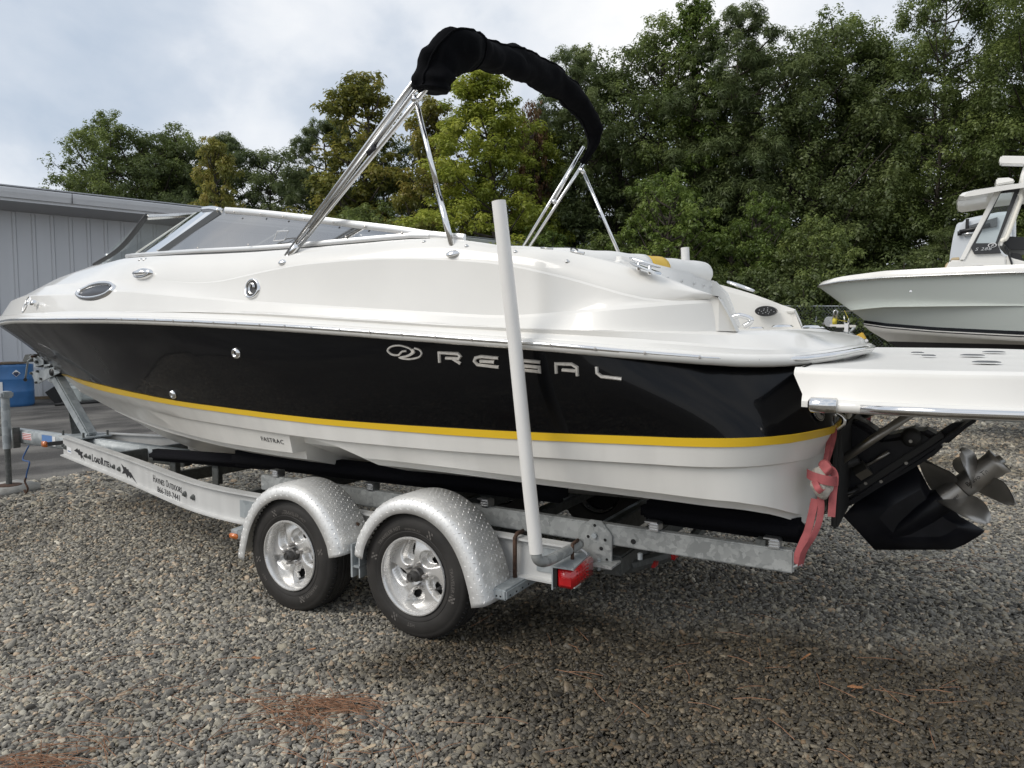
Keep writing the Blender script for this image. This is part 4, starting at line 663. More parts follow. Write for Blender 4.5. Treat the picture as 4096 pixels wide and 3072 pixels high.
# ================================================================ the cuddy boat
HULL = {'rail':[(-6.15,-0.0,1.645),(-6.122,-0.108,1.644),(-6.07,-0.189,1.644),(-6.004,-0.262,1.643),(-5.925,-0.33,1.643),(-5.836,-0.393,1.642),(-5.737,-0.453,1.642),(-5.629,-0.511,1.641),(-5.514,-0.566,1.641),(-5.391,-0.618,1.64),(-5.261,-0.669,1.64),(-5.124,-0.717,1.64),(-4.981,-0.763,1.643),(-4.832,-0.807,1.647),(-4.677,-0.85,1.651),(-4.516,-0.89,1.654),(-4.35,-0.929,1.654),(-4.179,-0.966,1.653),(-4.002,-1.001,1.652),(-3.821,-1.034,1.65),(-3.634,-1.065,1.648),(-3.443,-1.094,1.647),(-3.248,-1.122,1.645),(-3.048,-1.147,1.644),(-2.843,-1.171,1.642),(-2.634,-1.192,1.64),(-2.421,-1.212,1.636),(-2.204,-1.229,1.631),(-1.949,-1.247,1.624),(-1.938,-1.247,1.623),(-1.876,-1.251,1.622),(-1.7,-1.261,1.616),(-1.56,-1.267,1.612),(-1.466,-1.271,1.608),(-1.349,-1.276,1.604),(-1.267,-1.278,1.601),(-1.059,-1.284,1.593),(-0.818,-1.288,1.583),(-0.574,-1.29,1.571),(-0.326,-1.29,1.558),(-0.075,-1.288,1.544),(0.18,-1.285,1.53),(0.438,-1.28,1.515),(0.7,-1.274,1.501),(0.819,-1.272,1.494),(0.917,-1.264,1.487),(1.008,-1.251,1.48),(1.094,-1.233,1.473),(1.175,-1.21,1.467),(1.253,-1.182,1.46),(1.326,-1.149,1.454),(1.396,-1.111,1.448),(1.462,-1.069,1.443),(1.524,-1.022,1.438),(1.582,-0.97,1.436),(1.636,-0.914,1.435),(1.686,-0.854,1.436),(1.732,-0.79,1.44),(1.773,-0.721,1.445),(1.809,-0.649,1.45),(1.841,-0.572,1.456),(1.868,-0.492,1.461),(1.89,-0.408,1.467),(1.908,-0.319,1.47),(1.92,-0.225,1.472),(1.927,-0.123,1.472),(1.93,0.0,1.47)],'yt':[(-5.5,-0.0,1.118),(-5.472,-0.018,1.122),(-5.422,-0.045,1.125),(-5.357,-0.078,1.129),(-5.28,-0.115,1.133),(-5.192,-0.154,1.136),(-5.096,-0.196,1.14),(-4.99,-0.24,1.143),(-4.878,-0.285,1.146),(-4.757,-0.331,1.146),(-4.63,-0.378,1.144),(-4.496,-0.426,1.141),(-4.356,-0.475,1.139),(-4.211,-0.523,1.137),(-4.059,-0.572,1.134),(-3.902,-0.62,1.132),(-3.739,-0.668,1.129),(-3.572,-0.716,1.126),(-3.399,-0.762,1.122),(-3.222,-0.808,1.118),(-3.039,-0.852,1.113),(-2.853,-0.896,1.108),(-2.661,-0.937,1.104),(-2.466,-0.977,1.098),(-2.266,-1.014,1.094),(-2.061,-1.05,1.09),(-1.853,-1.082,1.088),(-1.641,-1.112,1.087),(-1.391,-1.142,1.084),(-1.38,-1.143,1.084),(-1.32,-1.15,1.084),(-1.148,-1.166,1.081),(-1.01,-1.178,1.08),(-0.919,-1.184,1.079),(-0.804,-1.191,1.078),(-0.724,-1.194,1.077),(-0.52,-1.2,1.077),(-0.285,-1.2,1.078),(-0.046,-1.198,1.08),(0.196,-1.195,1.084),(0.442,-1.191,1.088),(0.691,-1.186,1.094),(0.944,-1.179,1.102),(1.2,-1.171,1.111),(1.322,-1.169,1.115),(1.393,-1.163,1.118),(1.453,-1.154,1.121),(1.505,-1.142,1.123),(1.552,-1.125,1.125),(1.595,-1.105,1.127),(1.635,-1.081,1.129),(1.672,-1.054,1.131),(1.706,-1.023,1.134),(1.737,-0.988,1.136),(1.766,-0.95,1.139),(1.792,-0.908,1.142),(1.816,-0.861,1.145),(1.838,-0.811,1.147),(1.857,-0.757,1.149),(1.865,-0.698,1.151),(1.865,-0.634,1.153),(1.865,-0.565,1.154),(1.865,-0.489,1.155),(1.865,-0.405,1.156),(1.865,-0.31,1.158),(1.865,-0.195,1.159),(1.865,0.0,1.16)],'yb':[(-5.45,-0.0,1.095),(-5.423,-0.016,1.101),(-5.373,-0.042,1.107),(-5.308,-0.073,1.112),(-5.232,-0.109,1.118),(-5.145,-0.147,1.123),(-5.049,-0.188,1.125),(-4.944,-0.231,1.122),(-4.832,-0.275,1.118),(-4.713,-0.321,1.113),(-4.587,-0.368,1.108),(-4.454,-0.416,1.103),(-4.315,-0.464,1.098),(-4.17,-0.513,1.093),(-4.02,-0.561,1.088),(-3.864,-0.61,1.083),(-3.703,-0.658,1.079),(-3.536,-0.706,1.076),(-3.365,-0.753,1.074),(-3.189,-0.799,1.072),(-3.008,-0.844,1.07),(-2.822,-0.888,1.068),(-2.633,-0.93,1.065),(-2.438,-0.97,1.062),(-2.24,-1.008,1.059),(-2.037,-1.044,1.057),(-1.83,-1.077,1.055),(-1.619,-1.107,1.054),(-1.371,-1.138,1.052),(-1.361,-1.139,1.052),(-1.301,-1.145,1.051),(-1.13,-1.162,1.049),(-0.994,-1.173,1.048),(-0.903,-1.18,1.047),(-0.789,-1.186,1.046),(-0.71,-1.19,1.045),(-0.508,-1.195,1.045),(-0.274,-1.194,1.045),(-0.037,-1.193,1.046),(0.204,-1.19,1.048),(0.448,-1.186,1.052),(0.695,-1.18,1.058),(0.946,-1.174,1.066),(1.2,-1.166,1.075),(1.32,-1.164,1.079),(1.391,-1.158,1.082),(1.449,-1.149,1.084),(1.501,-1.137,1.086),(1.547,-1.12,1.088),(1.59,-1.1,1.09),(1.629,-1.077,1.093),(1.665,-1.049,1.096),(1.699,-1.019,1.098),(1.73,-0.984,1.101),(1.758,-0.946,1.105),(1.784,-0.904,1.108),(1.808,-0.858,1.111),(1.829,-0.808,1.113),(1.848,-0.753,1.116),(1.86,-0.695,1.117),(1.86,-0.631,1.119),(1.86,-0.562,1.12),(1.86,-0.487,1.121),(1.86,-0.403,1.122),(1.86,-0.308,1.123),(1.86,-0.195,1.124),(1.86,0.0,1.125)],'lap':[(-5.2,-0.0,0.97),(-5.174,-0.011,0.973),(-5.126,-0.03,0.977),(-5.063,-0.056,0.98),(-4.99,-0.085,0.983),(-4.906,-0.118,0.986),(-4.814,-0.154,0.99),(-4.713,-0.193,0.993),(-4.605,-0.234,0.995),(-4.49,-0.277,0.996),(-4.369,-0.321,0.995),(-4.241,-0.367,0.994),(-4.108,-0.414,0.993),(-3.968,-0.461,0.992),(-3.824,-0.51,0.991),(-3.673,-0.558,0.99),(-3.518,-0.607,0.989),(-3.358,-0.655,0.988),(-3.193,-0.703,0.987),(-3.024,-0.751,0.984),(-2.85,-0.797,0.979),(-2.671,-0.843,0.973),(-2.488,-0.887,0.969),(-2.301,-0.93,0.966),(-2.11,-0.97,0.965),(-1.915,-1.009,0.966),(-1.716,-1.044,0.966),(-1.513,-1.077,0.965),(-1.275,-1.11,0.963),(-1.265,-1.111,0.963),(-1.207,-1.119,0.963),(-1.043,-1.137,0.962),(-0.911,-1.149,0.961),(-0.824,-1.156,0.96),(-0.715,-1.163,0.96),(-0.638,-1.167,0.959),(-0.443,-1.17,0.96),(-0.219,-1.169,0.961),(0.01,-1.167,0.963),(0.241,-1.164,0.966),(0.476,-1.16,0.971),(0.714,-1.155,0.977),(0.955,-1.148,0.983),(1.2,-1.14,0.99),(1.314,-1.138,0.993),(1.38,-1.133,0.995),(1.435,-1.124,0.997),(1.484,-1.112,0.999),(1.528,-1.096,1.001),(1.568,-1.076,1.003),(1.605,-1.053,1.005),(1.639,-1.027,1.007),(1.671,-0.996,1.009),(1.7,-0.963,1.011),(1.727,-0.925,1.014),(1.752,-0.884,1.016),(1.774,-0.839,1.019),(1.794,-0.79,1.021),(1.812,-0.737,1.023),(1.828,-0.679,1.025),(1.83,-0.617,1.026),(1.83,-0.55,1.027),(1.83,-0.476,1.027),(1.83,-0.394,1.028),(1.83,-0.302,1.029),(1.83,-0.19,1.029),(1.83,0.0,1.03)],'ch':[(-4.6,-0.0,0.8),(-4.576,-0.011,0.802),(-4.532,-0.031,0.804),(-4.475,-0.057,0.806),(-4.408,-0.088,0.808),(-4.331,-0.122,0.811),(-4.247,-0.159,0.813),(-4.155,-0.199,0.815),(-4.056,-0.241,0.818),(-3.951,-0.284,0.82),(-3.84,-0.329,0.822),(-3.724,-0.376,0.825),(-3.602,-0.423,0.827),(-3.474,-0.471,0.829),(-3.342,-0.519,0.829),(-3.205,-0.568,0.83),(-3.063,-0.616,0.831),(-2.916,-0.664,0.832),(-2.766,-0.711,0.831),(-2.611,-0.758,0.831),(-2.452,-0.803,0.83),(-2.288,-0.847,0.829),(-2.121,-0.889,0.828),(-1.951,-0.929,0.828),(-1.776,-0.966,0.828),(-1.598,-1.001,0.832),(-1.416,-1.032,0.835),(-1.23,-1.06,0.838),(-1.012,-1.087,0.843),(-1.003,-1.118,0.95),(-0.95,-1.124,0.949),(-0.8,-1.137,0.948),(-0.68,-1.144,0.948),(-0.6,-1.138,0.92),(-0.5,-1.128,0.889),(-0.43,-1.12,0.868),(-0.252,-1.119,0.871),(-0.047,-1.118,0.871),(0.162,-1.115,0.869),(0.374,-1.112,0.866),(0.588,-1.108,0.863),(0.806,-1.102,0.861),(1.026,-1.096,0.858),(1.25,-1.088,0.855),(1.367,-1.087,0.853),(1.426,-1.082,0.852),(1.473,-1.075,0.851),(1.514,-1.064,0.85),(1.55,-1.051,0.847),(1.582,-1.034,0.842),(1.611,-1.015,0.836),(1.638,-0.992,0.83),(1.662,-0.966,0.821),(1.685,-0.937,0.811),(1.705,-0.905,0.799),(1.724,-0.869,0.787),(1.741,-0.83,0.775),(1.756,-0.787,0.764),(1.77,-0.74,0.756),(1.78,-0.689,0.753),(1.78,-0.633,0.751),(1.78,-0.572,0.749),(1.78,-0.503,0.747),(1.78,-0.426,0.745),(1.78,-0.337,0.744),(1.78,-0.224,0.742),(1.78,0.0,0.74)],'g1':[(-6.13,-0.0,1.69),(-6.102,-0.107,1.69),(-6.051,-0.187,1.69),(-5.984,-0.259,1.691),(-5.906,-0.326,1.691),(-5.816,-0.389,1.691),(-5.718,-0.448,1.691),(-5.611,-0.505,1.691),(-5.495,-0.559,1.691),(-5.373,-0.611,1.692),(-5.243,-0.661,1.692),(-5.107,-0.709,1.692),(-4.964,-0.755,1.692),(-4.816,-0.798,1.692),(-4.661,-0.84,1.692),(-4.501,-0.88,1.693),(-4.335,-0.918,1.693),(-4.164,-0.955,1.693),(-3.988,-0.989,1.693),(-3.808,-1.022,1.693),(-3.622,-1.053,1.693),(-3.431,-1.082,1.693),(-3.236,-1.109,1.692),(-3.037,-1.134,1.689),(-2.833,-1.157,1.685),(-2.625,-1.178,1.682),(-2.412,-1.198,1.678),(-2.196,-1.215,1.674),(-1.941,-1.232,1.668),(-1.93,-1.233,1.668),(-1.869,-1.237,1.666),(-1.693,-1.246,1.66),(-1.553,-1.253,1.654),(-1.46,-1.257,1.65),(-1.343,-1.261,1.645),(-1.261,-1.264,1.641),(-1.054,-1.269,1.631),(-0.814,-1.273,1.618),(-0.57,-1.275,1.604),(-0.323,-1.275,1.591),(-0.073,-1.273,1.577),(0.181,-1.27,1.563),(0.439,-1.265,1.55),(0.7,-1.259,1.536),(0.817,-1.257,1.53),(0.914,-1.249,1.525),(1.003,-1.236,1.52),(1.087,-1.218,1.515),(1.167,-1.196,1.51),(1.244,-1.168,1.504),(1.316,-1.135,1.499),(1.385,-1.098,1.493),(1.45,-1.056,1.487),(1.511,-1.01,1.482),(1.568,-0.959,1.478),(1.621,-0.903,1.476),(1.67,-0.844,1.475),(1.715,-0.78,1.476),(1.755,-0.713,1.477),(1.791,-0.641,1.48),(1.822,-0.566,1.484),(1.849,-0.486,1.489),(1.871,-0.403,1.495),(1.888,-0.315,1.501),(1.9,-0.222,1.507),(1.908,-0.122,1.513),(1.91,0.0,1.52)],'g2':[(-6.1,-0.0,1.715),(-6.072,-0.105,1.714),(-6.021,-0.184,1.712),(-5.955,-0.255,1.711),(-5.877,-0.321,1.709),(-5.788,-0.383,1.708),(-5.69,-0.441,1.706),(-5.583,-0.497,1.705),(-5.468,-0.551,1.703),(-5.346,-0.602,1.702),(-5.217,-0.651,1.701),(-5.081,-0.698,1.699),(-4.939,-0.743,1.698),(-4.791,-0.786,1.696),(-4.637,-0.827,1.695),(-4.478,-0.867,1.693),(-4.313,-0.904,1.692),(-4.143,-0.94,1.691),(-3.968,-0.974,1.689),(-3.788,-1.006,1.688),(-3.603,-1.037,1.686),(-3.413,-1.065,1.685),(-3.219,-1.092,1.683),(-3.02,-1.117,1.682),(-2.817,-1.139,1.68),(-2.61,-1.16,1.679),(-2.399,-1.179,1.678),(-2.183,-1.196,1.676),(-1.929,-1.213,1.674),(-1.919,-1.214,1.674),(-1.857,-1.217,1.674),(-1.683,-1.227,1.673),(-1.543,-1.233,1.672),(-1.45,-1.237,1.671),(-1.334,-1.241,1.67),(-1.253,-1.244,1.668),(-1.046,-1.249,1.662),(-0.807,-1.253,1.651),(-0.565,-1.255,1.637),(-0.319,-1.255,1.622),(-0.069,-1.253,1.608),(0.184,-1.249,1.593),(0.44,-1.244,1.579),(0.7,-1.237,1.567),(0.801,-1.234,1.563),(0.884,-1.227,1.56),(0.96,-1.214,1.558),(1.033,-1.197,1.557),(1.102,-1.175,1.557),(1.167,-1.147,1.556),(1.229,-1.115,1.555),(1.289,-1.079,1.555),(1.344,-1.038,1.554),(1.397,-0.992,1.554),(1.446,-0.942,1.554),(1.492,-0.887,1.554),(1.534,-0.829,1.555),(1.572,-0.766,1.557),(1.607,-0.7,1.558),(1.638,-0.63,1.559),(1.665,-0.556,1.56),(1.688,-0.478,1.559),(1.706,-0.396,1.558),(1.721,-0.31,1.555),(1.732,-0.218,1.552),(1.738,-0.12,1.548),(1.74,0.0,1.545)],'c2':[(-6.04,-0.0,1.75),(-5.998,-0.101,1.756),(-5.947,-0.162,1.764),(-5.892,-0.214,1.772),(-5.835,-0.26,1.78),(-5.774,-0.302,1.789),(-5.712,-0.342,1.799),(-5.649,-0.379,1.808),(-5.584,-0.414,1.817),(-5.518,-0.447,1.825),(-5.451,-0.479,1.83),(-5.382,-0.509,1.833),(-5.313,-0.538,1.836),(-5.243,-0.566,1.838),(-5.172,-0.593,1.84),(-5.1,-0.62,1.842),(-5.028,-0.645,1.844),(-4.955,-0.669,1.846),(-4.881,-0.693,1.849),(-4.807,-0.716,1.851),(-4.732,-0.738,1.853),(-4.657,-0.76,1.855),(-4.58,-0.781,1.857),(-4.504,-0.801,1.858),(-4.427,-0.821,1.857),(-4.349,-0.84,1.856),(-4.271,-0.858,1.853),(-4.193,-0.876,1.851),(-4.114,-0.894,1.849),(-4.035,-0.911,1.846),(-3.955,-0.927,1.844),(-3.875,-0.943,1.842),(-3.794,-0.959,1.839),(-3.713,-0.973,1.837),(-3.632,-0.988,1.835),(-3.551,-1.002,1.832),(-3.469,-1.015,1.83),(-3.386,-1.029,1.828),(-3.304,-1.041,1.826),(-3.221,-1.053,1.826),(-3.137,-1.065,1.826),(-3.054,-1.077,1.827),(-2.97,-1.088,1.827),(-2.886,-1.098,1.828),(-2.801,-1.108,1.829),(-2.716,-1.118,1.829),(-2.631,-1.127,1.828),(-2.546,-1.136,1.825),(-2.46,-1.145,1.819),(-2.374,-1.153,1.813),(-2.288,-1.161,1.806),(-2.202,-1.168,1.799),(-2.115,-1.175,1.792),(-2.028,-1.181,1.785),(-1.941,-1.188,1.778),(-1.854,-1.193,1.771),(-1.766,-1.199,1.764),(-1.678,-1.204,1.757),(-1.59,-1.208,1.75),(-1.502,-1.213,1.743),(-1.413,-1.217,1.736),(-1.324,-1.22,1.728),(-1.235,-1.223,1.721),(-1.146,-1.226,1.715),(-1.057,-1.228,1.708),(-0.967,-1.23,1.703),(-0.877,-1.232,1.697),(-0.787,-1.233,1.691),(-0.697,-1.234,1.686),(-0.606,-1.235,1.68),(-0.516,-1.235,1.674),(-0.425,-1.235,1.669),(-0.334,-1.234,1.663),(-0.242,-1.233,1.657),(-0.151,-1.232,1.652),(-0.059,-1.23,1.646),(0.032,-1.227,1.64),(0.124,-1.225,1.635),(0.217,-1.221,1.629),(0.309,-1.218,1.623),(0.401,-1.213,1.618),(0.494,-1.209,1.615),(0.587,-1.204,1.616),(0.68,-1.198,1.62),(0.773,-1.192,1.626),(0.866,-1.185,1.632),(0.96,-1.178,1.639),(1.054,-1.17,1.646),(1.148,-1.139,1.654),(1.242,-1.092,1.663),(1.336,-1.029,1.671),(1.43,-0.945,1.677)],'c3':[(-5.97,-0.0,1.785),(-5.929,-0.053,1.789),(-5.878,-0.096,1.794),(-5.824,-0.135,1.801),(-5.766,-0.172,1.813),(-5.707,-0.208,1.824),(-5.646,-0.242,1.836),(-5.583,-0.276,1.848),(-5.518,-0.308,1.859),(-5.453,-0.339,1.867),(-5.386,-0.369,1.873),(-5.318,-0.399,1.879),(-5.25,-0.428,1.884),(-5.18,-0.456,1.889),(-5.11,-0.483,1.894),(-5.039,-0.51,1.9),(-4.968,-0.536,1.904),(-4.895,-0.562,1.909),(-4.822,-0.587,1.914),(-4.748,-0.611,1.918),(-4.674,-0.635,1.923),(-4.599,-0.658,1.927),(-4.524,-0.681,1.931),(-4.448,-0.703,1.933),(-4.372,-0.725,1.935),(-4.295,-0.746,1.935),(-4.218,-0.766,1.936),(-4.14,-0.786,1.937),(-4.062,-0.806,1.937),(-3.983,-0.825,1.937),(-3.905,-0.844,1.935),(-3.825,-0.862,1.934),(-3.745,-0.879,1.932),(-3.665,-0.897,1.93),(-3.585,-0.913,1.928),(-3.504,-0.929,1.926),(-3.423,-0.945,1.924),(-3.341,-0.96,1.922),(-3.259,-0.975,1.921),(-3.177,-0.989,1.92),(-3.095,-1.003,1.92),(-3.012,-1.017,1.92),(-2.929,-1.03,1.92),(-2.845,-1.042,1.919),(-2.761,-1.054,1.918),(-2.677,-1.065,1.917),(-2.593,-1.077,1.914),(-2.509,-1.087,1.91),(-2.424,-1.097,1.905),(-2.339,-1.107,1.899),(-2.253,-1.116,1.893),(-2.168,-1.125,1.887),(-2.082,-1.133,1.882),(-1.996,-1.141,1.874),(-1.909,-1.148,1.866),(-1.823,-1.155,1.859),(-1.736,-1.162,1.854),(-1.649,-1.168,1.852),(-1.562,-1.173,1.853),(-1.474,-1.179,1.856),(-1.386,-1.183,1.863),(-1.298,-1.187,1.872),(-1.21,-1.191,1.881),(-1.122,-1.195,1.89),(-1.033,-1.197,1.898),(-0.944,-1.2,1.906),(-0.855,-1.202,1.913),(-0.766,-1.203,1.918),(-0.677,-1.204,1.92),(-0.587,-1.205,1.921),(-0.497,-1.205,1.923),(-0.407,-1.205,1.923),(-0.317,-1.204,1.923),(-0.227,-1.203,1.921),(-0.136,-1.202,1.917),(-0.045,-1.2,1.914),(0.045,-1.197,1.908),(0.137,-1.195,1.901),(0.228,-1.191,1.892),(0.319,-1.188,1.883),(0.411,-1.184,1.872),(0.503,-1.179,1.857),(0.595,-1.174,1.838),(0.687,-1.169,1.816),(0.779,-1.163,1.793),(0.872,-1.156,1.767),(0.964,-1.15,1.739),(1.057,-1.142,1.711),(1.15,-1.115,1.688),(1.243,-1.069,1.677),(1.337,-1.007,1.677),(1.43,-0.925,1.683)],'d4':[(-5.85,-0.0,1.83),(-5.809,-0.024,1.842),(-5.76,-0.051,1.856),(-5.706,-0.081,1.871),(-5.65,-0.112,1.887),(-5.591,-0.139,1.903),(-5.531,-0.156,1.919),(-5.469,-0.171,1.933),(-5.406,-0.186,1.945),(-5.341,-0.201,1.955),(-5.276,-0.216,1.966),(-5.209,-0.231,1.977),(-5.142,-0.247,1.987),(-5.073,-0.263,1.998),(-5.004,-0.279,2.008),(-4.934,-0.295,2.018),(-4.864,-0.31,2.026),(-4.793,-0.326,2.035),(-4.721,-0.342,2.044),(-4.648,-0.357,2.052),(-4.575,-0.374,2.061),(-4.502,-0.391,2.069),(-4.428,-0.409,2.075),(-4.353,-0.428,2.082),(-4.278,-0.448,2.088),(-4.202,-0.467,2.094),(-4.126,-0.487,2.1),(-4.05,-0.508,2.105),(-3.973,-0.53,2.108),(-3.896,-0.554,2.108),(-3.818,-0.578,2.107),(-3.74,-0.603,2.105),(-3.661,-0.628,2.104),(-3.583,-0.654,2.103),(-3.503,-0.68,2.101),(-3.424,-0.708,2.1),(-3.344,-0.736,2.098),(-3.264,-0.765,2.097),(-3.183,-0.794,2.095),(-3.102,-0.823,2.094),(-3.021,-0.85,2.092),(-2.94,-0.875,2.091),(-2.858,-0.897,2.088),(-2.776,-0.918,2.085),(-2.694,-0.94,2.081),(-2.611,-0.961,2.077),(-2.528,-0.98,2.074),(-2.445,-0.996,2.07),(-2.361,-1.009,2.066),(-2.278,-1.021,2.062),(-2.194,-1.033,2.058),(-2.109,-1.044,2.055),(-2.025,-1.054,2.051),(-1.94,-1.062,2.047),(-1.855,-1.067,2.044),(-1.77,-1.072,2.041),(-1.685,-1.076,2.038),(-1.599,-1.08,2.035),(-1.513,-1.084,2.033),(-1.427,-1.089,2.03),(-1.341,-1.093,2.028),(-1.254,-1.097,2.026),(-1.167,-1.102,2.025),(-1.08,-1.106,2.024),(-0.993,-1.109,2.023),(-0.906,-1.111,2.022),(-0.818,-1.112,2.022),(-0.731,-1.113,2.022),(-0.643,-1.114,2.023),(-0.554,-1.114,2.023),(-0.466,-1.115,2.023),(-0.378,-1.116,2.023),(-0.289,-1.117,2.024),(-0.2,-1.118,2.024),(-0.111,-1.119,2.023),(-0.022,-1.119,2.02),(0.068,-1.118,2.016),(0.158,-1.117,2.008),(0.247,-1.115,1.995),(0.337,-1.113,1.979),(0.428,-1.111,1.962),(0.518,-1.107,1.948),(0.608,-1.101,1.937),(0.699,-1.094,1.925),(0.79,-1.087,1.909),(0.881,-1.079,1.888),(0.972,-1.069,1.862),(1.063,-1.055,1.834),(1.155,-1.039,1.803),(1.246,-1.021,1.768),(1.338,-1.002,1.729),(1.43,-0.984,1.696)],'cc':[(-5.76,0.0,1.85),(-5.72,0.0,1.864),(-5.671,0.0,1.879),(-5.618,0.0,1.894),(-5.562,0.0,1.91),(-5.504,0.0,1.925),(-5.445,0.0,1.941),(-5.384,0.0,1.957),(-5.321,0.0,1.973),(-5.257,0.0,1.989),(-5.193,0.0,2.004),(-5.127,0.0,2.018),(-5.06,0.0,2.029),(-4.993,0.0,2.039),(-4.925,0.0,2.048),(-4.856,0.0,2.058),(-4.786,0.0,2.068),(-4.716,0.0,2.078),(-4.645,0.0,2.089),(-4.573,0.0,2.1),(-4.501,0.0,2.11),(-4.428,0.0,2.12),(-4.355,0.0,2.129),(-4.282,0.0,2.138),(-4.207,0.0,2.147),(-4.133,0.0,2.156),(-4.058,0.0,2.165),(-3.982,0.0,2.174),(-3.906,0.0,2.183),(-3.83,0.0,2.191),(-3.753,0.0,2.197),(-3.676,0.0,2.203),(-3.599,0.0,2.209),(-3.521,0.0,2.214),(-3.442,0.0,2.219),(-3.364,0.0,2.224),(-3.285,0.0,2.227),(-3.206,0.0,2.229),(-3.126,0.0,2.23),(-3.046,0.0,2.23),(-2.966,0.0,2.23),(-2.886,0.0,2.23),(-2.805,0.0,2.23),(-2.724,0.0,2.23),(-2.643,0.0,2.23),(-2.561,0.0,2.23),(-2.479,0.0,2.23),(-2.397,0.0,2.23),(-2.314,0.0,2.23),(-2.232,0.0,2.23),(-2.149,0.0,2.23),(-2.066,0.0,2.23),(-1.982,0.0,2.23),(-1.899,0.0,2.23),(-1.815,0.0,2.23),(-1.731,0.0,2.23),(-1.646,0.0,2.23),(-1.562,0.0,2.23),(-1.477,0.0,2.23),(-1.392,0.0,2.23),(-1.306,0.0,2.23),(-1.221,0.0,2.23),(-1.135,0.0,2.23),(-1.049,0.0,2.23),(-0.963,0.0,2.23),(-0.877,0.0,2.23),(-0.791,0.0,2.23),(-0.704,0.0,2.23),(-0.617,0.0,2.23),(-0.53,0.0,2.23),(-0.443,0.0,2.23),(-0.355,0.0,2.23),(-0.268,0.0,2.23),(-0.18,0.0,2.23),(-0.092,0.0,2.23),(-0.004,0.0,2.23),(0.085,0.0,2.23),(0.173,0.0,2.23),(0.262,0.0,2.23),(0.351,0.0,2.23),(0.44,0.0,2.23),(0.529,0.0,2.23),(0.618,0.0,2.23),(0.708,0.0,2.23),(0.798,0.0,2.23),(0.888,0.0,2.23),(0.978,0.0,2.23),(1.068,0.0,2.23),(1.158,0.0,2.23),(1.249,0.0,2.23),(1.339,0.0,2.23),(1.43,0.0,2.23)],'g2d':[(-6.1,-0.0,1.715),(-6.058,-0.132,1.713),(-6.006,-0.203,1.712),(-5.95,-0.26,1.711),(-5.891,-0.31,1.709),(-5.83,-0.355,1.708),(-5.767,-0.396,1.707),(-5.703,-0.434,1.707),(-5.637,-0.47,1.706),(-5.569,-0.504,1.705),(-5.501,-0.536,1.704),(-5.432,-0.567,1.703),(-5.361,-0.596,1.702),(-5.29,-0.624,1.701),(-5.218,-0.651,1.701),(-5.145,-0.676,1.7),(-5.072,-0.701,1.699),(-4.998,-0.725,1.698),(-4.923,-0.748,1.698),(-4.847,-0.77,1.697),(-4.771,-0.792,1.696),(-4.694,-0.813,1.695),(-4.617,-0.833,1.695),(-4.539,-0.852,1.694),(-4.461,-0.871,1.693),(-4.382,-0.889,1.693),(-4.303,-0.907,1.692),(-4.223,-0.924,1.691),(-4.143,-0.94,1.691),(-4.062,-0.956,1.69),(-3.981,-0.972,1.689),(-3.9,-0.987,1.689),(-3.818,-1.001,1.688),(-3.736,-1.015,1.687),(-3.654,-1.029,1.687),(-3.571,-1.042,1.686),(-3.487,-1.054,1.685),(-3.404,-1.067,1.685),(-3.32,-1.078,1.684),(-3.235,-1.09,1.683),(-3.151,-1.101,1.683),(-3.066,-1.111,1.682),(-2.981,-1.121,1.682),(-2.895,-1.131,1.681),(-2.809,-1.14,1.68),(-2.723,-1.149,1.68),(-2.636,-1.158,1.679),(-2.55,-1.166,1.679),(-2.463,-1.174,1.678),(-2.375,-1.181,1.677),(-2.288,-1.188,1.677),(-2.2,-1.195,1.676),(-2.112,-1.201,1.676),(-2.024,-1.207,1.675),(-1.935,-1.213,1.675),(-1.846,-1.218,1.674),(-1.757,-1.223,1.673),(-1.668,-1.227,1.673),(-1.578,-1.232,1.672),(-1.489,-1.236,1.672),(-1.399,-1.239,1.671),(-1.308,-1.242,1.669),(-1.218,-1.245,1.668),(-1.127,-1.247,1.665),(-1.036,-1.249,1.662),(-0.945,-1.251,1.658),(-0.854,-1.253,1.653),(-0.763,-1.254,1.648),(-0.671,-1.254,1.643),(-0.579,-1.255,1.638),(-0.487,-1.255,1.632),(-0.395,-1.255,1.627),(-0.302,-1.255,1.621),(-0.209,-1.254,1.616),(-0.116,-1.253,1.611),(-0.023,-1.252,1.605),(0.07,-1.251,1.6),(0.163,-1.249,1.595),(0.257,-1.248,1.589),(0.351,-1.246,1.584),(0.445,-1.244,1.579),(0.539,-1.241,1.574),(0.633,-1.239,1.57),(0.728,-1.237,1.566),(0.823,-1.233,1.562),(0.917,-1.222,1.559),(1.012,-1.203,1.558),(1.108,-1.172,1.556),(1.203,-1.13,1.555),(1.298,-1.072,1.555),(1.394,-0.994,1.554),(1.49,-0.89,1.554)]}
def full(l): return list(l)+mir(l)[-2::-1]
boat = thing('cabin_cruiser', 'white-topped black-hulled cuddy boat with a yellow stripe, sitting on the near trailer', 'boat', (-1.5, 0, .42))
def off(l, dy, dz, dx=0): return [(p[0]+dx*(1 if p[0] > 0 else -1), p[1]+dy*min(1, abs(p[1])/.2) if p[1] < 0 else p[1], p[2]+dz) for p in l]
rail = HULL['rail']; NS = len(rail)
htop = [(p[0]-.02 if k > NS*.75 else p[0]+.02*(k < 3), p[1]*.985, p[2]-.03) for k, p in enumerate(rail)]
rows = [htop]
for f in (.12, .25, .4, .55, .7, .85):
    r_ = []
    for a, b in zip(htop, HULL['yt']):
        bow = min(1, max(0, (-a[0]-1.0)/4.0)); conc = .05*bow*math.sin(math.pi*f); bulge = .014*(1-bow)*math.sin(math.pi*f)
        y = a[1]*(1-f)+b[1]*f; y = y*(1-conc*.9)-bulge*(1 if y < -.3 else 0)
        r_.append((a[0]*(1-f)+b[0]*f, y, a[2]*(1-f)+b[2]*f))
    rows.append(r_)
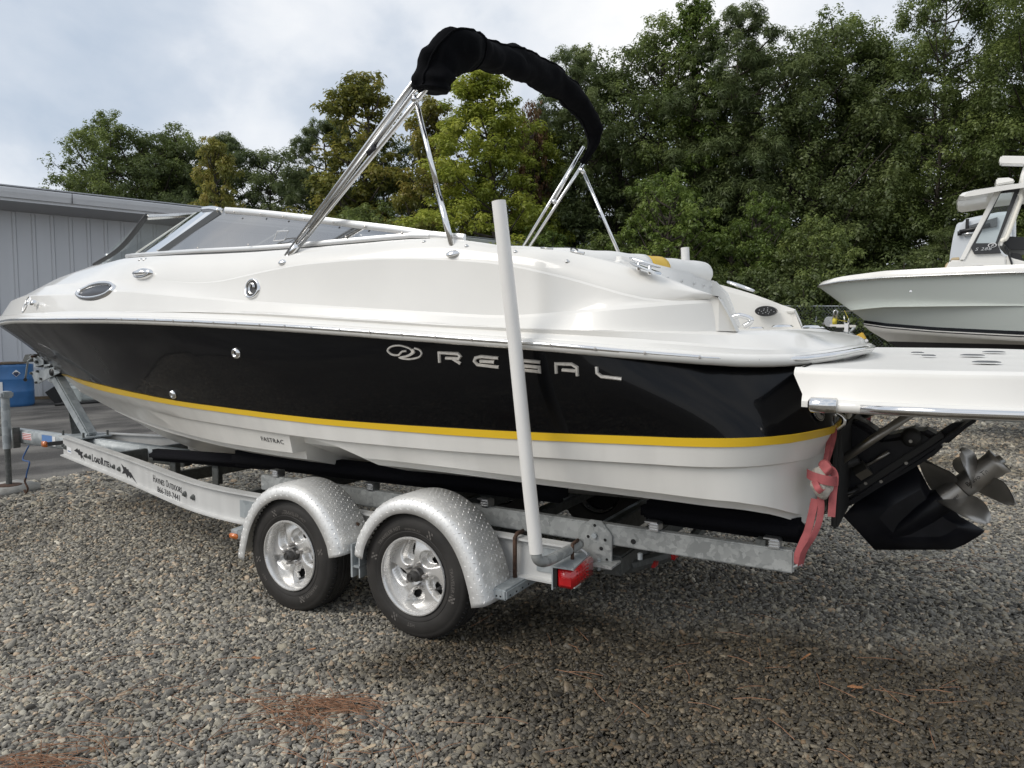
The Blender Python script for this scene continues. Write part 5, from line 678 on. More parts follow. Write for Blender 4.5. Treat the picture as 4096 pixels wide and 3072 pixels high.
rows.append(HULL['yt'])
HB = join(loft([full(l) for l in rows]))
mesh('hull_side', *HB, M['black'], boat, smooth=True, label='glossy black upper hull side')
b_hull = bvh(*HB)
def outw(l, d): return [(p[0]+(d if p[0] > 1.7 else 0), p[1]-d if p[1] < -.05 else p[1], p[2]) for p in l]
mesh('hull_stripe', *loft([full(outw(HULL['yt'], .0)), full(outw([(a[0], a[1], a[2]+.0) for a in HULL['yt']], .006)), full(outw(HULL['yb'], .006)), full(outw(HULL['yb'], -.002))]), M['yellow'], boat, smooth=True, split=40, label='yellow boot stripe')
lapo = outw(HULL['lap'], .006); lapi = [(p[0]-(.012 if p[0] > 1.6 else 0), p[1]+.016 if p[1] < -.05 else p[1], p[2]-.010) for p in HULL['lap']]
HW = loft([full(l) for l in (HULL['yb'], [tuple((a[i]+b[i])/2 for i in range(3)) for a, b in zip(HULL['yb'], lapo)], lapo, lapi, HULL['ch'])])
mesh('hull_band', *HW, M['bottom'], boat, smooth=True, split=32, label='white lower hull side with a lapped edge')
b_low = bvh(*HW)
def keelz(x): return float(np.interp(x, [-4.6, -4.22, -3.88, -3.38, -2.64, -1.5, 1.9], [.80, .70, .60, .51, .46, .47, .60]))
ch = HULL['ch']; rowsb = [ch]
for fy, st in ((.90, 0), (.895, .018), (.62, 0), (.61, .022), (.34, 0), (.33, .02), (0, 0)):
    r_ = []
    for p in ch:
        kz = min(keelz(p[0]), p[2]); 
        zf = kz+(p[2]-kz)*(fy/.9)**1.0*.86 if fy < .9 else p[2]-.006
        if fy == .895: zf = p[2]-.006-.05*min(1, abs(p[1])*1.5)
        r_.append((p[0] if fy else p[0], p[1]*fy, zf+(st if fy < .8 else 0)*min(1, abs(p[1]))))
    rowsb.append(r_)
mesh('hull_bottom', *join(loft(rowsb), loft([mir(l) for l in rowsb])), M['bottom'], boat, smooth=True, split=25)
# rub rail: white moulding with a steel insert
mesh('rub_rail', *tubeg(full(off(rail, -.004, -.004)), .027, 12, cap=False), M['gel'], boat, smooth=True)
si = full(outw(off(rail, 0, .0), .021)); mesh('rail_insert', *tubeg(si, .0125, 8, cap=False), M['chrome'], boat, smooth=True)
# rail screws
scr = None
for x in np.arange(-4.6, 1.7, .2):
    y, z = interp(rail, x)
    g = latheg([(0, .003), (.006, .002), (.007, 0)], (x, y-.034, z), (0, -1, 0), 8)
    if scr is None: scr = mesh('rail_screw', *g, M['nut'], boat, org=(x, y-.034, z)); x0 = Vector((x, y, z))
    else: dup(scr, dloc=Vector((x, y, z))-x0)
# deck ring
g0 = [(p[0]-(.008 if p[0] > 1.2 else 0), p[1]+.006 if p[1] < -.05 else p[1], p[2]+.02) for p in rail]
g1, g2 = HULL['g1'], HULL['g2']
g1b = [(p[0]-(.02 if p[0] > 1.2 else 0), p[1]*.988, p[2]+.012) for p in g1]
gm = [tuple(a[i]*.45+b[i]*.55+((-.012 if a[1] < -.05 else 0) if i == 1 else 0)+(.012*min(1, max(0, (a[0]-.2)/1.0)) if i == 2 else 0) for i in range(3)) for a, b in zip(g1b, g2)]
DR = loft([full(l) for l in (g0, g1, g1b, gm, g2)])
mesh('deck_flange', *DR, M['gel'], boat, smooth=True, split=34)
near = [p for p in g2 if p[0] > .93]
SV = []; 
for p in near: SV += [p, (p[0], p[1]*.5, p[2]+.008), (p[0], 0, p[2]+.01), (p[0], -p[1]*.5, p[2]+.008), (p[0], -p[1], p[2])]
mesh('stern_deck', SV, [(i*5+j, i*5+j+1, (i+1)*5+j+1, (i+1)*5+j) for i in range(len(near)-1) for j in range(4)], M['gelmatte'], boat, smooth=True)
# deck side with its two creases
G2D, C2, C3, D4, CC = (HULL[k] for k in ('g2d', 'c2', 'c3', 'd4', 'cc'))
mid34 = [tuple((a[i]+b[i])/2+(-.022*min(1, abs(a[1])) if i == 1 else 0)+(.012 if i == 2 else 0) for i in range(3)) for a, b in zip(C3, D4)]
mid23 = [tuple((a[i]+b[i])/2+(.010*min(1, abs(a[1])) if i == 1 else 0) for i in range(3)) for a, b in zip(C2, C3)]
DSl = [G2D, C2, mid23, C3, mid34, D4]
def ledge(l, dy, dz): return [(p[0], p[1]+dy*min(1, max(0, (p[0]+4.6)/1.2)), p[2]+dz*min(1, max(0, (p[0]+4.6)/1.2))) for p in l]
C2u, C3u = ledge(C2, .009, .014), [(p[0], p[1]+.006*min(1, max(0, (p[0]+2.2)/1.0)), p[2]+.009*min(1, max(0, (p[0]+2.2)/1.0))) for p in C3]
gq = [[G2D, C2], [C2, C2u], [C2u, mid23, C3], [C3, C3u], [C3u, mid34, D4]]
DS = join(*[loft(q) for q in gq], *[loft([mir(l) for l in q]) for q in gq])
mesh('deck_side', *DS, M['gel'], boat, smooth=True, label='white topside moulding with long sweeping creases')
b_deck = bvh(*loft(DSl))
# foredeck
nf = len([p for p in D4 if p[0] < -2.95]); rowsf = []
for f in (0, .2, .4, .6, .8, 1):
    rowsf.append([(a[0]*(1-f)+b[0]*f, a[1]*(1-f), a[2]+(b[2]-a[2])*math.sin(f*math.pi/2)**.9) for a, b in zip(D4[:nf], CC[:nf])])
mesh('foredeck', *join(loft(rowsf), loft([mir(l) for l in rowsf])), M['gel'], boat, smooth=True)
fc = D4[nf-1]; dashx = fc[0]
mesh('dashboard', [fc, (fc[0], 0, rowsf[-1][-1][2]), (fc[0], -fc[1], fc[2]), (fc[0]+.1, -fc[1], 1.35), (fc[0]+.1, fc[1], 1.35)], [(0,1,2,3,4)], M['gelmatte'], boat)
# coaming and cockpit
cm = [p for p in D4 if p[0] >= dashx]
def tp(x): return min(1, max(.10, (1.43-x)/.7))
def inn(p): return (p[0], p[1]+.15*tp(p[0]), p[2]+.004)
def zb(x): return 1.36 if x < .93 else interp(g2, min(x, 1.6))[1] if False else (1.36 if x < .93 else 1.556)
C5 = [inn(p) for p in cm]; C5b = [(p[0], p[1]+.165*tp(p[0]), p[2]-.03) for p in cm]; C6 = [(p[0], p[1]+.19*tp(p[0]), zb(p[0])) for p in cm]
cl = [cm, C5, C5b, C6]
mesh('coaming', *join(loft(cl), loft([mir(l) for l in cl])), M['gelmatte'], boat)
et = [C2[-1], C2u[-1], C3u[-1], D4[-1], C5[-1], C5b[-1], C6[-1]]
eb = [G2D[-1]]+[(1.495, G2D[-1][1]+(p[1]-C2[-1][1]), 1.553) for p in et[1:]]
for f_ in (lambda l: l, mir): mesh('quarter_end', *loft([f_(et), [tuple((a[i]*.5+b[i]*.5)+(.004 if i == 0 else 0) for i in range(3)) for a, b in zip(f_(et), f_(eb))], f_(eb)]), M['gelmatte'], boat)
fl = [p for p in C6 if p[0] < .95]; mesh('cockpit_floor', *loft([[(p[0], p[1], 1.362) for p in fl], [(p[0], -p[1], 1.362) for p in fl]]), M['gelmatte'], boat)
# aft bench: back rest, bolster with a yellow band
mesh('bench_back', *boxg((.955, -.19, 1.64), (.08, 1.50, .52)), M['vinyl'], boat, smooth=True, bevel=.025, seg=3)
mesh('bench_side', *prismg([(1.0, .57, 1.88), (1.08, .57, 1.80), (1.17, .57, 1.58), (.9, .57, 1.56), (.9, .57, 1.88)], (0, 0, 0), (0, .04, 0)), M['vinyl'], boat, bevel=.01)
mesh('bench_seat', *boxg((.62, -.1, 1.58), (.56, 1.4, .14)), M['vinyl'], boat, smooth=True, bevel=.04, seg=3)
BP = spline([(-.55, -.93, 1.93), (-.1, -.90, 1.93), (.38, -.80, 1.915), (.68, -.58, 1.90), (.82, -.25, 1.900), (.88, .10, 1.905), (.94, .50, 1.918)], 10)
nb = len(BP); i0 = int(nb*.66); i1 = int(nb*.75)
def bol(P, ends): 
    rs = [.076*(1-.03*math.sin(i*.9)) for i in range(len(P))]
    P = list(P)
    if ends[0]: 
        d = (P[0]-P[1]).normalized(); P = [P[0]+d*.055, P[0]+d*.035]+P; rs = [.03, .062]+rs
    if ends[1]:
        d = (P[-1]-P[-2]).normalized(); P = P+[P[-1]+d*.035, P[-1]+d*.058]; rs = rs+[.060, .028]
    return tubeg(P, rs, 20)
mesh('bolster', *bol(BP[:i0+1], (1, 0)), M['vinyl'], boat, smooth=True); mesh('bolster_band', *bol(BP[i0:i1+1], (0, 0)), M['vinyly'], boat, smooth=True, label='yellow band round the white bolster')
mesh('bolster', *bol(BP[i1:], (0, 1)), M['vinyl'], boat, smooth=True)
sn = None
for q in (-.35, -.10, .14, .34, .50):
    p = Vector((1.0, q, 1.835))
    g = latheg([(0, .006), (.007, .005), (.008, 0)], p, (1, 0, 0), 8)
    if sn is None: sn = mesh('snap_stud', *g, M['chromed'], boat, org=p); s0_ = p
    else: dup(sn, dloc=p-s0_)
# oval speaker on the far quarter, cup holder rim and grab rail
def ellipse(c, ex, ey, a, b, n=28): return [Vector(c)+Vector(ex)*a*math.cos(2*math.pi*k/n)+Vector(ey)*b*math.sin(2*math.pi*k/n) for k in range(n)]
sp_ = Vector((1.254, 0.900, 1.690)); E_ = ellipse(sp_, (1,0,0), (0,0,1), .068, .034)
spk = mesh('speaker', *prismg(E_, (0,0,0), (0,.05,0)), M['plasticb'], boat)
for k in range(14):
    a_ = k*2.4; rr = .012+.0033*k; p = sp_+Vector((math.cos(a_)*rr, -.002, math.sin(a_)*rr*.45))
    mesh('grille_dot', *boxg(p, (.006, .002, .004)), M['chromed'], spk)
fr = ellipse((1.06, 1.03, 1.865), (.93,0,-.36), (0,1,.1), .095, .035, 20); mesh('cup_holder', *tubeg(fr+[fr[0]], .009, 6, cap=False), M['chrome'], boat, smooth=True)

mesh('grab_rail', *tubeg(spline([(1.250, 0.000, 1.632), (1.297, 0.000, 1.642), (1.353, 0.000, 1.624), (1.351, 0.000, 1.603), (1.318, 0.000, 1.583)]), .014, 8), M['chrome'], boat, smooth=True)
for (u0, u1) in (((1.648, -0.900, 1.554), (1.707, -0.900, 1.554)), ((1.726, -0.600, 1.569), (1.768, -0.600, 1.569)), ((1.650, 0.100, 1.583), (1.706, 0.100, 1.584)), ((1.322, 0.200, 1.588), (1.363, 0.200, 1.590))):
    c_ = (Vector(u0)+Vector(u1))/2; c_.z = 1.572; mesh('deck_fitting', *latheg([(0, .01), (.035, .008), (.045, 0)], c_, (0, 0, 1), 14), M['chrome'], boat, smooth=True)

# ---- windshield
def resamp(P, n):
    P = [Vector(p) for p in P]; d = [0]
    for a, b in zip(P, P[1:]): d.append(d[-1]+(b-a).length)
    o = []
    for k in range(n):
        t = d[-1]*k/(n-1); i = max(j for j in range(len(P)) if d[j] <= t+1e-9); i = min(i, len(P)-2); f = (t-d[i])/max(1e-9, d[i+1]-d[i]); o.append(P[i].lerp(P[i+1], f))
    return o
base_full = [(0.008, -1.100, 2.023), (-0.139, -1.100, 2.032), (-0.896, -1.090, 2.033), (-1.291, -1.080, 2.038), (-1.879, -1.050, 2.057), (-2.348, -0.990, 2.073), (-2.803, -0.880, 2.095), (-3.167, -0.720, 2.120)]
def band(P, z0, z1, out_, th=.008, s_=1, n_=30):
    P = resamp(spline(P), n_); V = []; F = []
    for i, p in enumerate(P):
        d = (P[min(i+1, n_-1)]-P[max(i-1, 0)]).normalized(); q = Vector((d.y, -d.x, 0)); q = (q if q.y < 0 else -q).normalized()
        for o_, z in ((out_, z0), (out_+th*.4, z0+(z1-z0)*.3), (out_+th*.4, z0+(z1-z0)*.7), (out_, z1), (out_-th, z1), (out_-th, z0)):
            v = p+q*o_+Vector((0, 0, z)); V.append(Vector((v.x, v.y*s_, v.z)))
    for i in range(n_-1):
        for k in range(6): F.append((i*6+k, i*6+(k+1) % 6, (i+1)*6+(k+1) % 6, (i+1)*6+k))
    F += [tuple(range(6)), tuple((n_-1)*6+k for k in range(6))]
    return V, F
ws = mesh('windshield', *band(base_full, .000, .026, .004), M['frame'], boat, smooth=True, split=35, label='raked windshield with bright frame')
mesh('gasket', *band(base_full, -.022, -.001, .000), M['darkrub'], ws, smooth=True, split=35)
mesh('base_trim', *band(base_full, -.042, -.023, .002), M['gasket'], ws, smooth=True, split=35)
BB = [(0.000, -1.090, 2.027), (-0.147, -1.090, 2.037), (-0.906, -1.080, 2.038), (-1.302, -1.070, 2.043), (-1.892, -1.040, 2.062), (-2.362, -0.980, 2.080)]
TT = [(0.001, -1.090, 2.035), (-0.205, -1.070, 2.076), (-0.588, -1.030, 2.142), (-1.014, -0.990, 2.216), (-1.435, -0.950, 2.284), (-1.761, -0.910, 2.331)]
sideT = resamp(spline(TT), 24); sideB = resamp(spline(BB), 24)
def both(fn):
    for s_ in (1, -1): fn(s_)
def fl_(P, s_): return [Vector((p[0], p[1]*s_, p[2])) for p in P]
frT = [(-1.835, -0.900, 2.337), (-1.961, -0.860, 2.363), (-2.157, -0.780, 2.387), (-2.399, -0.640, 2.417), (-2.684, -0.450, 2.462)]
frB = [(-2.362, -0.980, 2.087), (-2.564, -0.920, 2.102), (-2.790, -0.820, 2.125), (-3.100, -0.660, 2.158), (-3.460, -0.450, 2.200)]
def wside(s_):
    mesh('side_pane', *loft([fl_(sideT, s_), fl_(sideB, s_)]), M['smoke'], ws, smooth=True)
    mesh('top_frame', *band([(0.223, -1.100, 2.003)]+TT, -.014, .026, .008, .016, s_), M['frame'], ws, smooth=True, split=35)
    mesh('gasket', *band(TT, -.028, -.014, .004, .008, s_), M['darkrub'], ws, smooth=True, split=35)
    mesh('front_pane', *loft([resamp(fl_(spline(frT), s_), 14), resamp(fl_(spline(frB), s_), 14)]), M['glass'], ws, smooth=True)
    mesh('corner_cap', *tubeg([Vector((p[0], p[1]*s_, p[2]+.006)) for p in spline(frT[:3])], .021, 10), M['chrome'], ws, smooth=True)
    mesh('corner_post', *rect_between((*[frB[0][0], frB[0][1]*s_, frB[0][2]],), (*[frT[0][0], frT[0][1]*s_, frT[0][2]],), .045, .02, up=(.4, -s_, 0)), M['gasket'], ws, bevel=.004)
    mesh('pane_edge', *tubeg([Vector((frB[-1][0], frB[-1][1]*s_, frB[-1][2])), Vector((frT[-1][0], frT[-1][1]*s_, frT[-1][2]))], .006, 6), M['natural'], ws, smooth=True)
both(wside)
# screws on the frame
w0 = None
for u_ in ((-1.616, -0.950, 2.301), (-1.354, -0.970, 2.263), (-1.138, -0.990, 2.228), (-0.943, -1.010, 2.197), (-0.694, -1.030, 2.156), (-0.450, -1.050, 2.112), (-0.164, -1.090, 2.054)):
    g = latheg([(0, .005), (.006, .004), (.007, 0)], Vector(u_)+Vector((0, -.016, .006)), (0, -1, .2), 8)
    if w0 is None: w0 = mesh('frame_screw', *g, M['nut'], ws, org=u_); wo = Vector(u_)
    else: dup(w0, dloc=Vector(u_)-wo)
for u_ in ((-2.655, -0.930, 2.114), (-2.332, -1.000, 2.097), (-1.832, -1.060, 2.077), (-1.338, -1.080, 2.066), (-0.877, -1.090, 2.062), (-0.549, -1.090, 2.059)): dup(w0, dloc=Vector(u_)-wo)
# centre door pane standing open
dA, dB, dC, dD = Vector((-4.487, -0.200, 2.174)), Vector((-3.672, -0.200, 2.559)), Vector((-3.780, 0.400, 2.673)), Vector((-4.735, 0.400, 2.264))
dr = mesh('door_pane', [dA, dB, dC, dD], [(0,1,2,3)], M['glass'], ws, label='open centre pane of the windshield')
mesh('door_post', *tubeg(spline([dA, dA.lerp(dB, .45)+Vector((.05, 0, -.04)), dB]), .026, 8, flat=.6), M['darkrub'], ws, smooth=True)
mesh('door_frame', *tubeg([dB+Vector((0,0,-.02)), dC+Vector((0,0,-.02))], .022, 8), M['chromed'], ws, smooth=True)
mesh('door_frame', *tubeg([dA, dD], .014, 8), M['chromed'], ws, smooth=True)
mesh('door_latch', *latheg([(.0, .02), (.03, .02), (.035, 0)], dA.lerp(dD, .32)+Vector((0, -.02, .06)), (0, -1, 0), 12), M['chrome'], ws, smooth=True)
# sticker outline on the side pane
sq = [(-1.150, -1.050, 2.086), (-1.117, -1.050, 2.139), (-1.024, -1.050, 2.135), (-1.061, -1.050, 2.085)]
mesh('pane_sticker', *tubeg([Vector(p)+Vector((0,-.02,0)) for p in sq+[sq[0]]], .0035, 5), M['label'], ws)

# ---- bimini frame and black boot
bm_ = mesh('bimini_frame', *latheg([(.0, 0), (.036, 0), (.038, .010), (.02, .020), (0, .022)], Vector((-0.955, -1.165, 1.943)), (0, -.45, 1), 18), M['chrome'], boat, smooth=True, label='folded steel canopy frame')
nb0 = Vector((-0.940, -1.160, 1.965)); 
def tube_part(nm, P, r, m='chrome', par=bm_): return mesh(nm, *tubeg([Vector(p) for p in P], r, 10), M[m], par, smooth=True)
t1 = Vector((-0.180, -1.000, 2.836)); t3 = Vector((-0.101, -1.000, 2.782)); 
tube_part('frame_tube', [nb0+Vector((-.012, 0, .015)), t1, t1+(t1-nb0).normalized()*.15], .0125)
tube_part('frame_tube', [nb0+Vector((.012, 0, .0)), t3, t3+(t3-nb0).normalized()*.15], .0135)
tube_part('frame_tube', [(-0.405, -1.050, 2.524), (-0.146, -1.000, 2.807), (-0.087, -1.000, 2.870)], .011)
tube_part('frame_tube', [(-0.781, -1.140, 2.122), (-0.160, -1.000, 2.817)], .0095, 'chromed')
tube_part('hinge_sleeve', [(-0.920, -1.160, 1.981), (-0.865, -1.155, 2.036)], .019); tube_part('hinge_sleeve', [(-0.418, -1.060, 2.499), (-0.376, -1.060, 2.531)], .02, 'plasticb'); tube_part('hinge_sleeve', [(-0.150, -1.015, 2.744), (-0.128, -1.015, 2.762)], .022)
tube_part('mount_stem', [(-0.955, -1.165, 1.954), (-0.931, -1.165, 1.970), (-0.910, -1.160, 1.994)], .013)
tube_part('brace_tube', [(0.187, -1.155, 1.961), (0.046, -1.090, 2.285)], .0155); tube_part('brace_tube', [(0.059, -1.095, 2.258), (-0.133, -1.010, 2.726)], .0125)
tube_part('brace_joint', [(0.184, -1.155, 1.967), (0.198, -1.160, 1.938)], .012, 'chromed'); tube_part('brace_joint', [(-0.161, -1.000, 2.756), (-0.136, -1.000, 2.721)], .011, 'chromed')
mesh('brace_foot', *latheg([(0, 0), (.04, 0), (.042, .01), (.02, .02), (0, .022)], Vector((0.204, -1.165, 1.928)), (0, -.45, 1), 18), M['chrome'], bm_, smooth=True)
def ext(a, b, z):
    a = Vector(a); b = Vector(b); t = (z-a.z)/(b.z-a.z); return a+(b-a)*t
fa, fb = Vector((-0.184, 1.030, 2.874)), Vector((-0.634, 1.050, 2.277)); tube_part('frame_tube', [fa+(fa-fb).normalized()*.1, ext(fa, fb, 2.0)], .0125)
fa, fb = Vector((-0.123, 1.030, 2.837)), Vector((-0.575, 1.050, 2.273)); tube_part('frame_tube', [fa+(fa-fb).normalized()*.1, ext(fa, fb, 2.0)], .0125)
tube_part('frame_tube', [(-0.177, 1.030, 2.879), (-0.381, 1.040, 2.566)], .0105); tube_part('hinge_sleeve', [(-0.395, 1.040, 2.577), (-0.360, 1.040, 2.555)], .02, 'chromed')
fa, fb = Vector((-0.131, 1.040, 2.765)), Vector((0.140, 1.060, 2.172)); tube_part('brace_tube', [fa, ext(fa, fb, 2.0)], .0125); tube_part('hinge_sleeve', [(-0.152, 1.030, 2.797), (-0.127, 1.040, 2.755)], .017)
CB = [(1712,352,-1.0,.10),(1722,318,-1.0,.108),(1742,275,-1.0,.10)]
BC = [(-0.053, -1.000, 2.787), (-0.043, -1.000, 2.840), (-0.021, -0.990, 2.909), (0.020, -0.950, 2.972), (0.044, -0.850, 3.015), (0.029, -0.720, 3.051), (0.022, -0.570, 3.085), (0.042, -0.300, 3.131), (0.034, 0.000, 3.162), (0.028, 0.300, 3.170), (0.027, 0.600, 3.132), (0.016, 0.850, 3.062), (-0.029, 0.980, 2.957), (-0.131, 1.030, 2.836)]
BR = [.098, .098, .088, .092, .095, .090, .088, .086, .082, .076, .073, .068, .052, .028]
CP = spline(BC, 10); CRr = [float(np.interp(i/10, range(len(BR)), BR)) for i in range(len(CP))]
V_, F_ = tubeg(CP, CRr, 36)
cen = CP; 
for i, p in enumerate(CP):
    for k in range(36):
        v = V_[i*36+k]; a_ = 2*math.pi*k/36
        d = (v-p).normalized(); along = i/10
        wr = .010*math.sin(a_*2+along*1.3)+.004*math.sin(along*5+a_*2+4*noise.noise(v*3))+.012*noise.noise(v*16)+.011*noise.noise(v*5)
        if i < 45: wr *= 1.5
        V_[i*36+k] = v+d*wr
boot = mesh('canopy_boot', V_, F_, M['canvas'], boat, smooth=True, label='black fabric boot over the folded canopy')
i_ = 47; ring = [V_[i_*36+k]+(V_[i_*36+k]-CP[i_]).normalized()*.003 for k in range(36)]; mesh('boot_piping', *tubeg(ring+[ring[0]], .005, 6, cap=False), M['canvas'], boot, smooth=True)
sm_ = [V_[i*36+9]+(V_[i*36+9]-CP[i]).normalized()*.002 for i in range(2, len(CP)-2)]; mesh('boot_piping', *tubeg(sm_, .004, 5), M['canvas'], boot, smooth=True)
sm_ = [V_[i*36+26]+(V_[i*36+26]-CP[i]).normalized()*.003 for i in range(2, len(CP)-2)]; mesh('boot_piping', *tubeg(sm_, .006, 5), M['canvas'], boot, smooth=True)

# ---- hardware on the deck side
def oval(nm, c, a, b, rim, inner, rot=0, m1='chrome', m2='darkglass', par=boat, depth=.012, surf=None, ex=None):
    p, n_ = snap(surf or b_deck, c, .002); ex = Vector((math.cos(rot), 0, math.sin(rot))); ex = (ex-n_*ex.dot(n_)).normalized(); ey = n_.cross(ex)
    if ey.z < 0: ey = -ey
    n_k = 40; V = []; F = []
    sf_ = surf or b_deck
    prof = [(1+rim/a*.0, -.004), (1-.2*rim/a, depth*.8), (1-.55*rim/a, depth), (1-.9*rim/a, depth*.7), (1-rim/a, .003)]
    for s_, h in prof:
        for k in range(n_k):
            t_ = 2*math.pi*k/n_k; V.append(snap(sf_, p+ex*(a-(1-s_)*a)*math.cos(t_)+ey*(b-(1-s_)*a)*math.sin(t_))[0]+n_*h)
    for i in range(len(prof)-1):
        for k in range(n_k): F.append((i*n_k+k, i*n_k+(k+1) % n_k, (i+1)*n_k+(k+1) % n_k, (i+1)*n_k+k))
    o = mesh(nm, V, F, M[m1], par, smooth=True)
    if inner:
        IV = []
        for q_ in (1, .66, .33):
            for k in range(n_k): IV.append(snap(sf_, p+ex*(a-rim)*q_*math.cos(2*math.pi*k/n_k)+ey*(b-rim)*q_*math.sin(2*math.pi*k/n_k))[0]+n_*.005)
        IF = [(i*n_k+k, i*n_k+(k+1) % n_k, (i+1)*n_k+(k+1) % n_k, (i+1)*n_k+k) for i in range(2) for k in range(n_k)]+[tuple(2*n_k+k for k in range(n_k))]
        mesh(inner, IV, IF, M[m2], o, smooth=True)
    return o, p, n_, ex, ey
oval('porthole', (-2.993, -1.030, 1.841), .30, .094, .040, 'porthole_glass', -.10, depth=.022)
ve, p_, n_, ex_, ey_ = oval('horn_vent', (-2.370, -1.050, 1.938), .112, .040, .028, None, 0, depth=.03)
mesh('vent_body', *tubeg([p_-ex_*.10+n_*.01, p_-ex_*.05+n_*.028, p_+ex_*.05+n_*.028, p_+ex_*.10+n_*.012], [.008, .026, .026, .008], 12, flat=.7), M['chrome'], ve, smooth=True)
bd, p_, n_, ex_, ey_ = oval('round_emblem', (-1.186, -1.180, 1.802), .064, .060, .016, 'emblem_disc', 0, m2='darkrub', depth=.012)
for k in range(3): mesh('emblem_ring', *tubeg([p_+ex_*(.021*math.cos(t_)+(k-1)*.007)+ey_*(.03*math.sin(t_))+n_*.008 for t_ in np.linspace(0, 2*math.pi*.8, 16)], .003, 5), M['chrome'], bd, smooth=True)
bd, p_, n_, ex_, ey_ = oval('bow_emblem', (-4.365, -0.800, 1.781), .078, .052, .009, None, 1.2, depth=.006)
mesh('emblem_ring', *tubeg([p_+ex_*.045*math.cos(t_)*math.cos(t_*.5)+ey_*.03*math.sin(t_*2)+n_*.005 for t_ in np.linspace(-1.5, 1.6, 14)], .005, 5), M['chrome'], bd, smooth=True)
p_, n_ = snap(b_deck, (-4.046, -0.900, 1.776)); mesh('nav_stud', *latheg([(0, .05), (.022, .05), (.026, .03), (.022, 0)], p_, n_, 16), M['chrome'], boat, smooth=True)
for c_ in ((-0.916, -1.200, 1.527),): pass
def stud(nm, c, surf, r=.009, m='chromed'):
    p, n_ = snap(surf, c); return mesh(nm, *latheg([(0, .008), (r*.6, .008), (r, .003), (r, 0)], p, n_, 10), M[m], boat, smooth=True)
for c_ in ((0.008, -1.130, 2.000), (0.272, -1.130, 1.961), (0.536, -1.140, 1.920), (0.798, -1.140, 1.864)): stud('snap_stud', c_, b_deck, .010)
stud('snap_stud', (-2.556, -0.950, 2.053), b_deck, .016); stud('snap_stud', (-2.485, -0.950, 2.050), b_deck, .016)
def thru(c, r, surf):
    p, n_ = snap(surf, c); o = mesh('thru_hull', *latheg([(0, .004), (r*.45, .006), (r*.5, .018), (r*.85, .016), (r, 0)], p, n_, 20), M['chrome'], boat, smooth=True)
    mesh('drain_hole', *latheg([(0, .0075), (r*.42, .0075)], p, n_, 12), M['whole'], o)
thru((-1.294, -1.200, 1.429), .033, b_hull); thru((-2.169, -1.000, 1.136), .031, b_hull)
# mooring cleat, filler caps
cA, cB = Vector((1.056, -1.100, 1.845)), Vector((1.214, -1.100, 1.791)); cc_ = (cA+cB)/2; dd = (cB-cA).normalized()
cl_ = mesh('mooring_cleat', *prismg([cA+Vector((0,.03,0)), cA+Vector((.02,-.0,.0)), cA.lerp(cB, .5)+Vector((0,-.028,0)), cB+Vector((-.02,-.0,0)), cB+Vector((0,.03,0)), cA.lerp(cB,.5)+Vector((0,.06,0))], (0,0,.002), (0,0,.014)), M['chrome'], boat, bevel=.004)
hA, hB = Vector((1.069, -1.080, 1.872)), Vector((1.209, -1.080, 1.824)); mesh('cleat_horn', *tubeg([hA, hA.lerp(hB, .15), hA.lerp(hB, .5), hA.lerp(hB, .85), hB], [.003, .008, .010, .008, .003], 10), M['chrome'], cl_, smooth=True)
for f in (.30, .66): q_ = hA.lerp(hB, f); mesh('cleat_leg', *tubeg([q_, q_-Vector((0, 0, .045))], [.007, .010], 8), M['chrome'], cl_, smooth=True)
fA, fB = Vector((0.775, -1.050, 1.922)), Vector((0.837, -1.050, 1.907)); mesh('filler_cap', *tubeg([fA, fB], .012, 10, flat=.6), M['chrome'], boat, smooth=True)
mesh('cap_lanyard', *tubeg(spline([(0.775, -1.050, 1.922), (0.773, -1.050, 1.932), (0.788, -1.050, 1.934), (0.809, -1.050, 1.923)]), .003, 5), M['plasticb'], boat)
mesh('filler_cap', *tubeg([(0.603, -1.020, 1.948), (0.663, -1.020, 1.941)], .009, 10, flat=.5), M['chromed'], boat, smooth=True)

# ---- raised chrome lettering REGAL and its swoosh on the hull side
def px2(l): return l
LET = {
 'R': ([(0.181, -1.240, 1.405), (0.181, -1.240, 1.452), (0.290, -1.240, 1.449), (0.302, -1.240, 1.437), (0.290, -1.240, 1.426), (0.218, -1.240, 1.427)], [(0.261, -1.240, 1.423), (0.302, -1.240, 1.402)]),
 'E': ([(0.510, -1.240, 1.432), (0.417, -1.240, 1.438), (0.385, -1.240, 1.430), (0.378, -1.240, 1.416), (0.396, -1.240, 1.399), (0.510, -1.240, 1.390)], [(0.410, -1.240, 1.417), (0.487, -1.240, 1.414)]),
 'G': ([(0.723, -1.240, 1.418), (0.616, -1.240, 1.424), (0.583, -1.240, 1.417), (0.579, -1.240, 1.400), (0.596, -1.240, 1.383), (0.716, -1.240, 1.375), (0.716, -1.240, 1.395), (0.622, -1.240, 1.401)],),
 'A': ([(0.799, -1.240, 1.370), (0.799, -1.240, 1.412), (0.875, -1.240, 1.412), (0.899, -1.240, 1.399), (0.899, -1.240, 1.362)], [(0.828, -1.240, 1.386), (0.893, -1.240, 1.383)]),
 'L': ([(0.988, -1.240, 1.404), (0.990, -1.240, 1.377), (1.010, -1.240, 1.362), (1.097, -1.240, 1.354)],)}
for k, strokes in LET.items():
    g = join(*[strokeg([Vector(p) for p in s_], .0082, .007, b_hull, .001) for s_ in strokes]); mesh('chrome_letter', *g, M['letter'], boat)
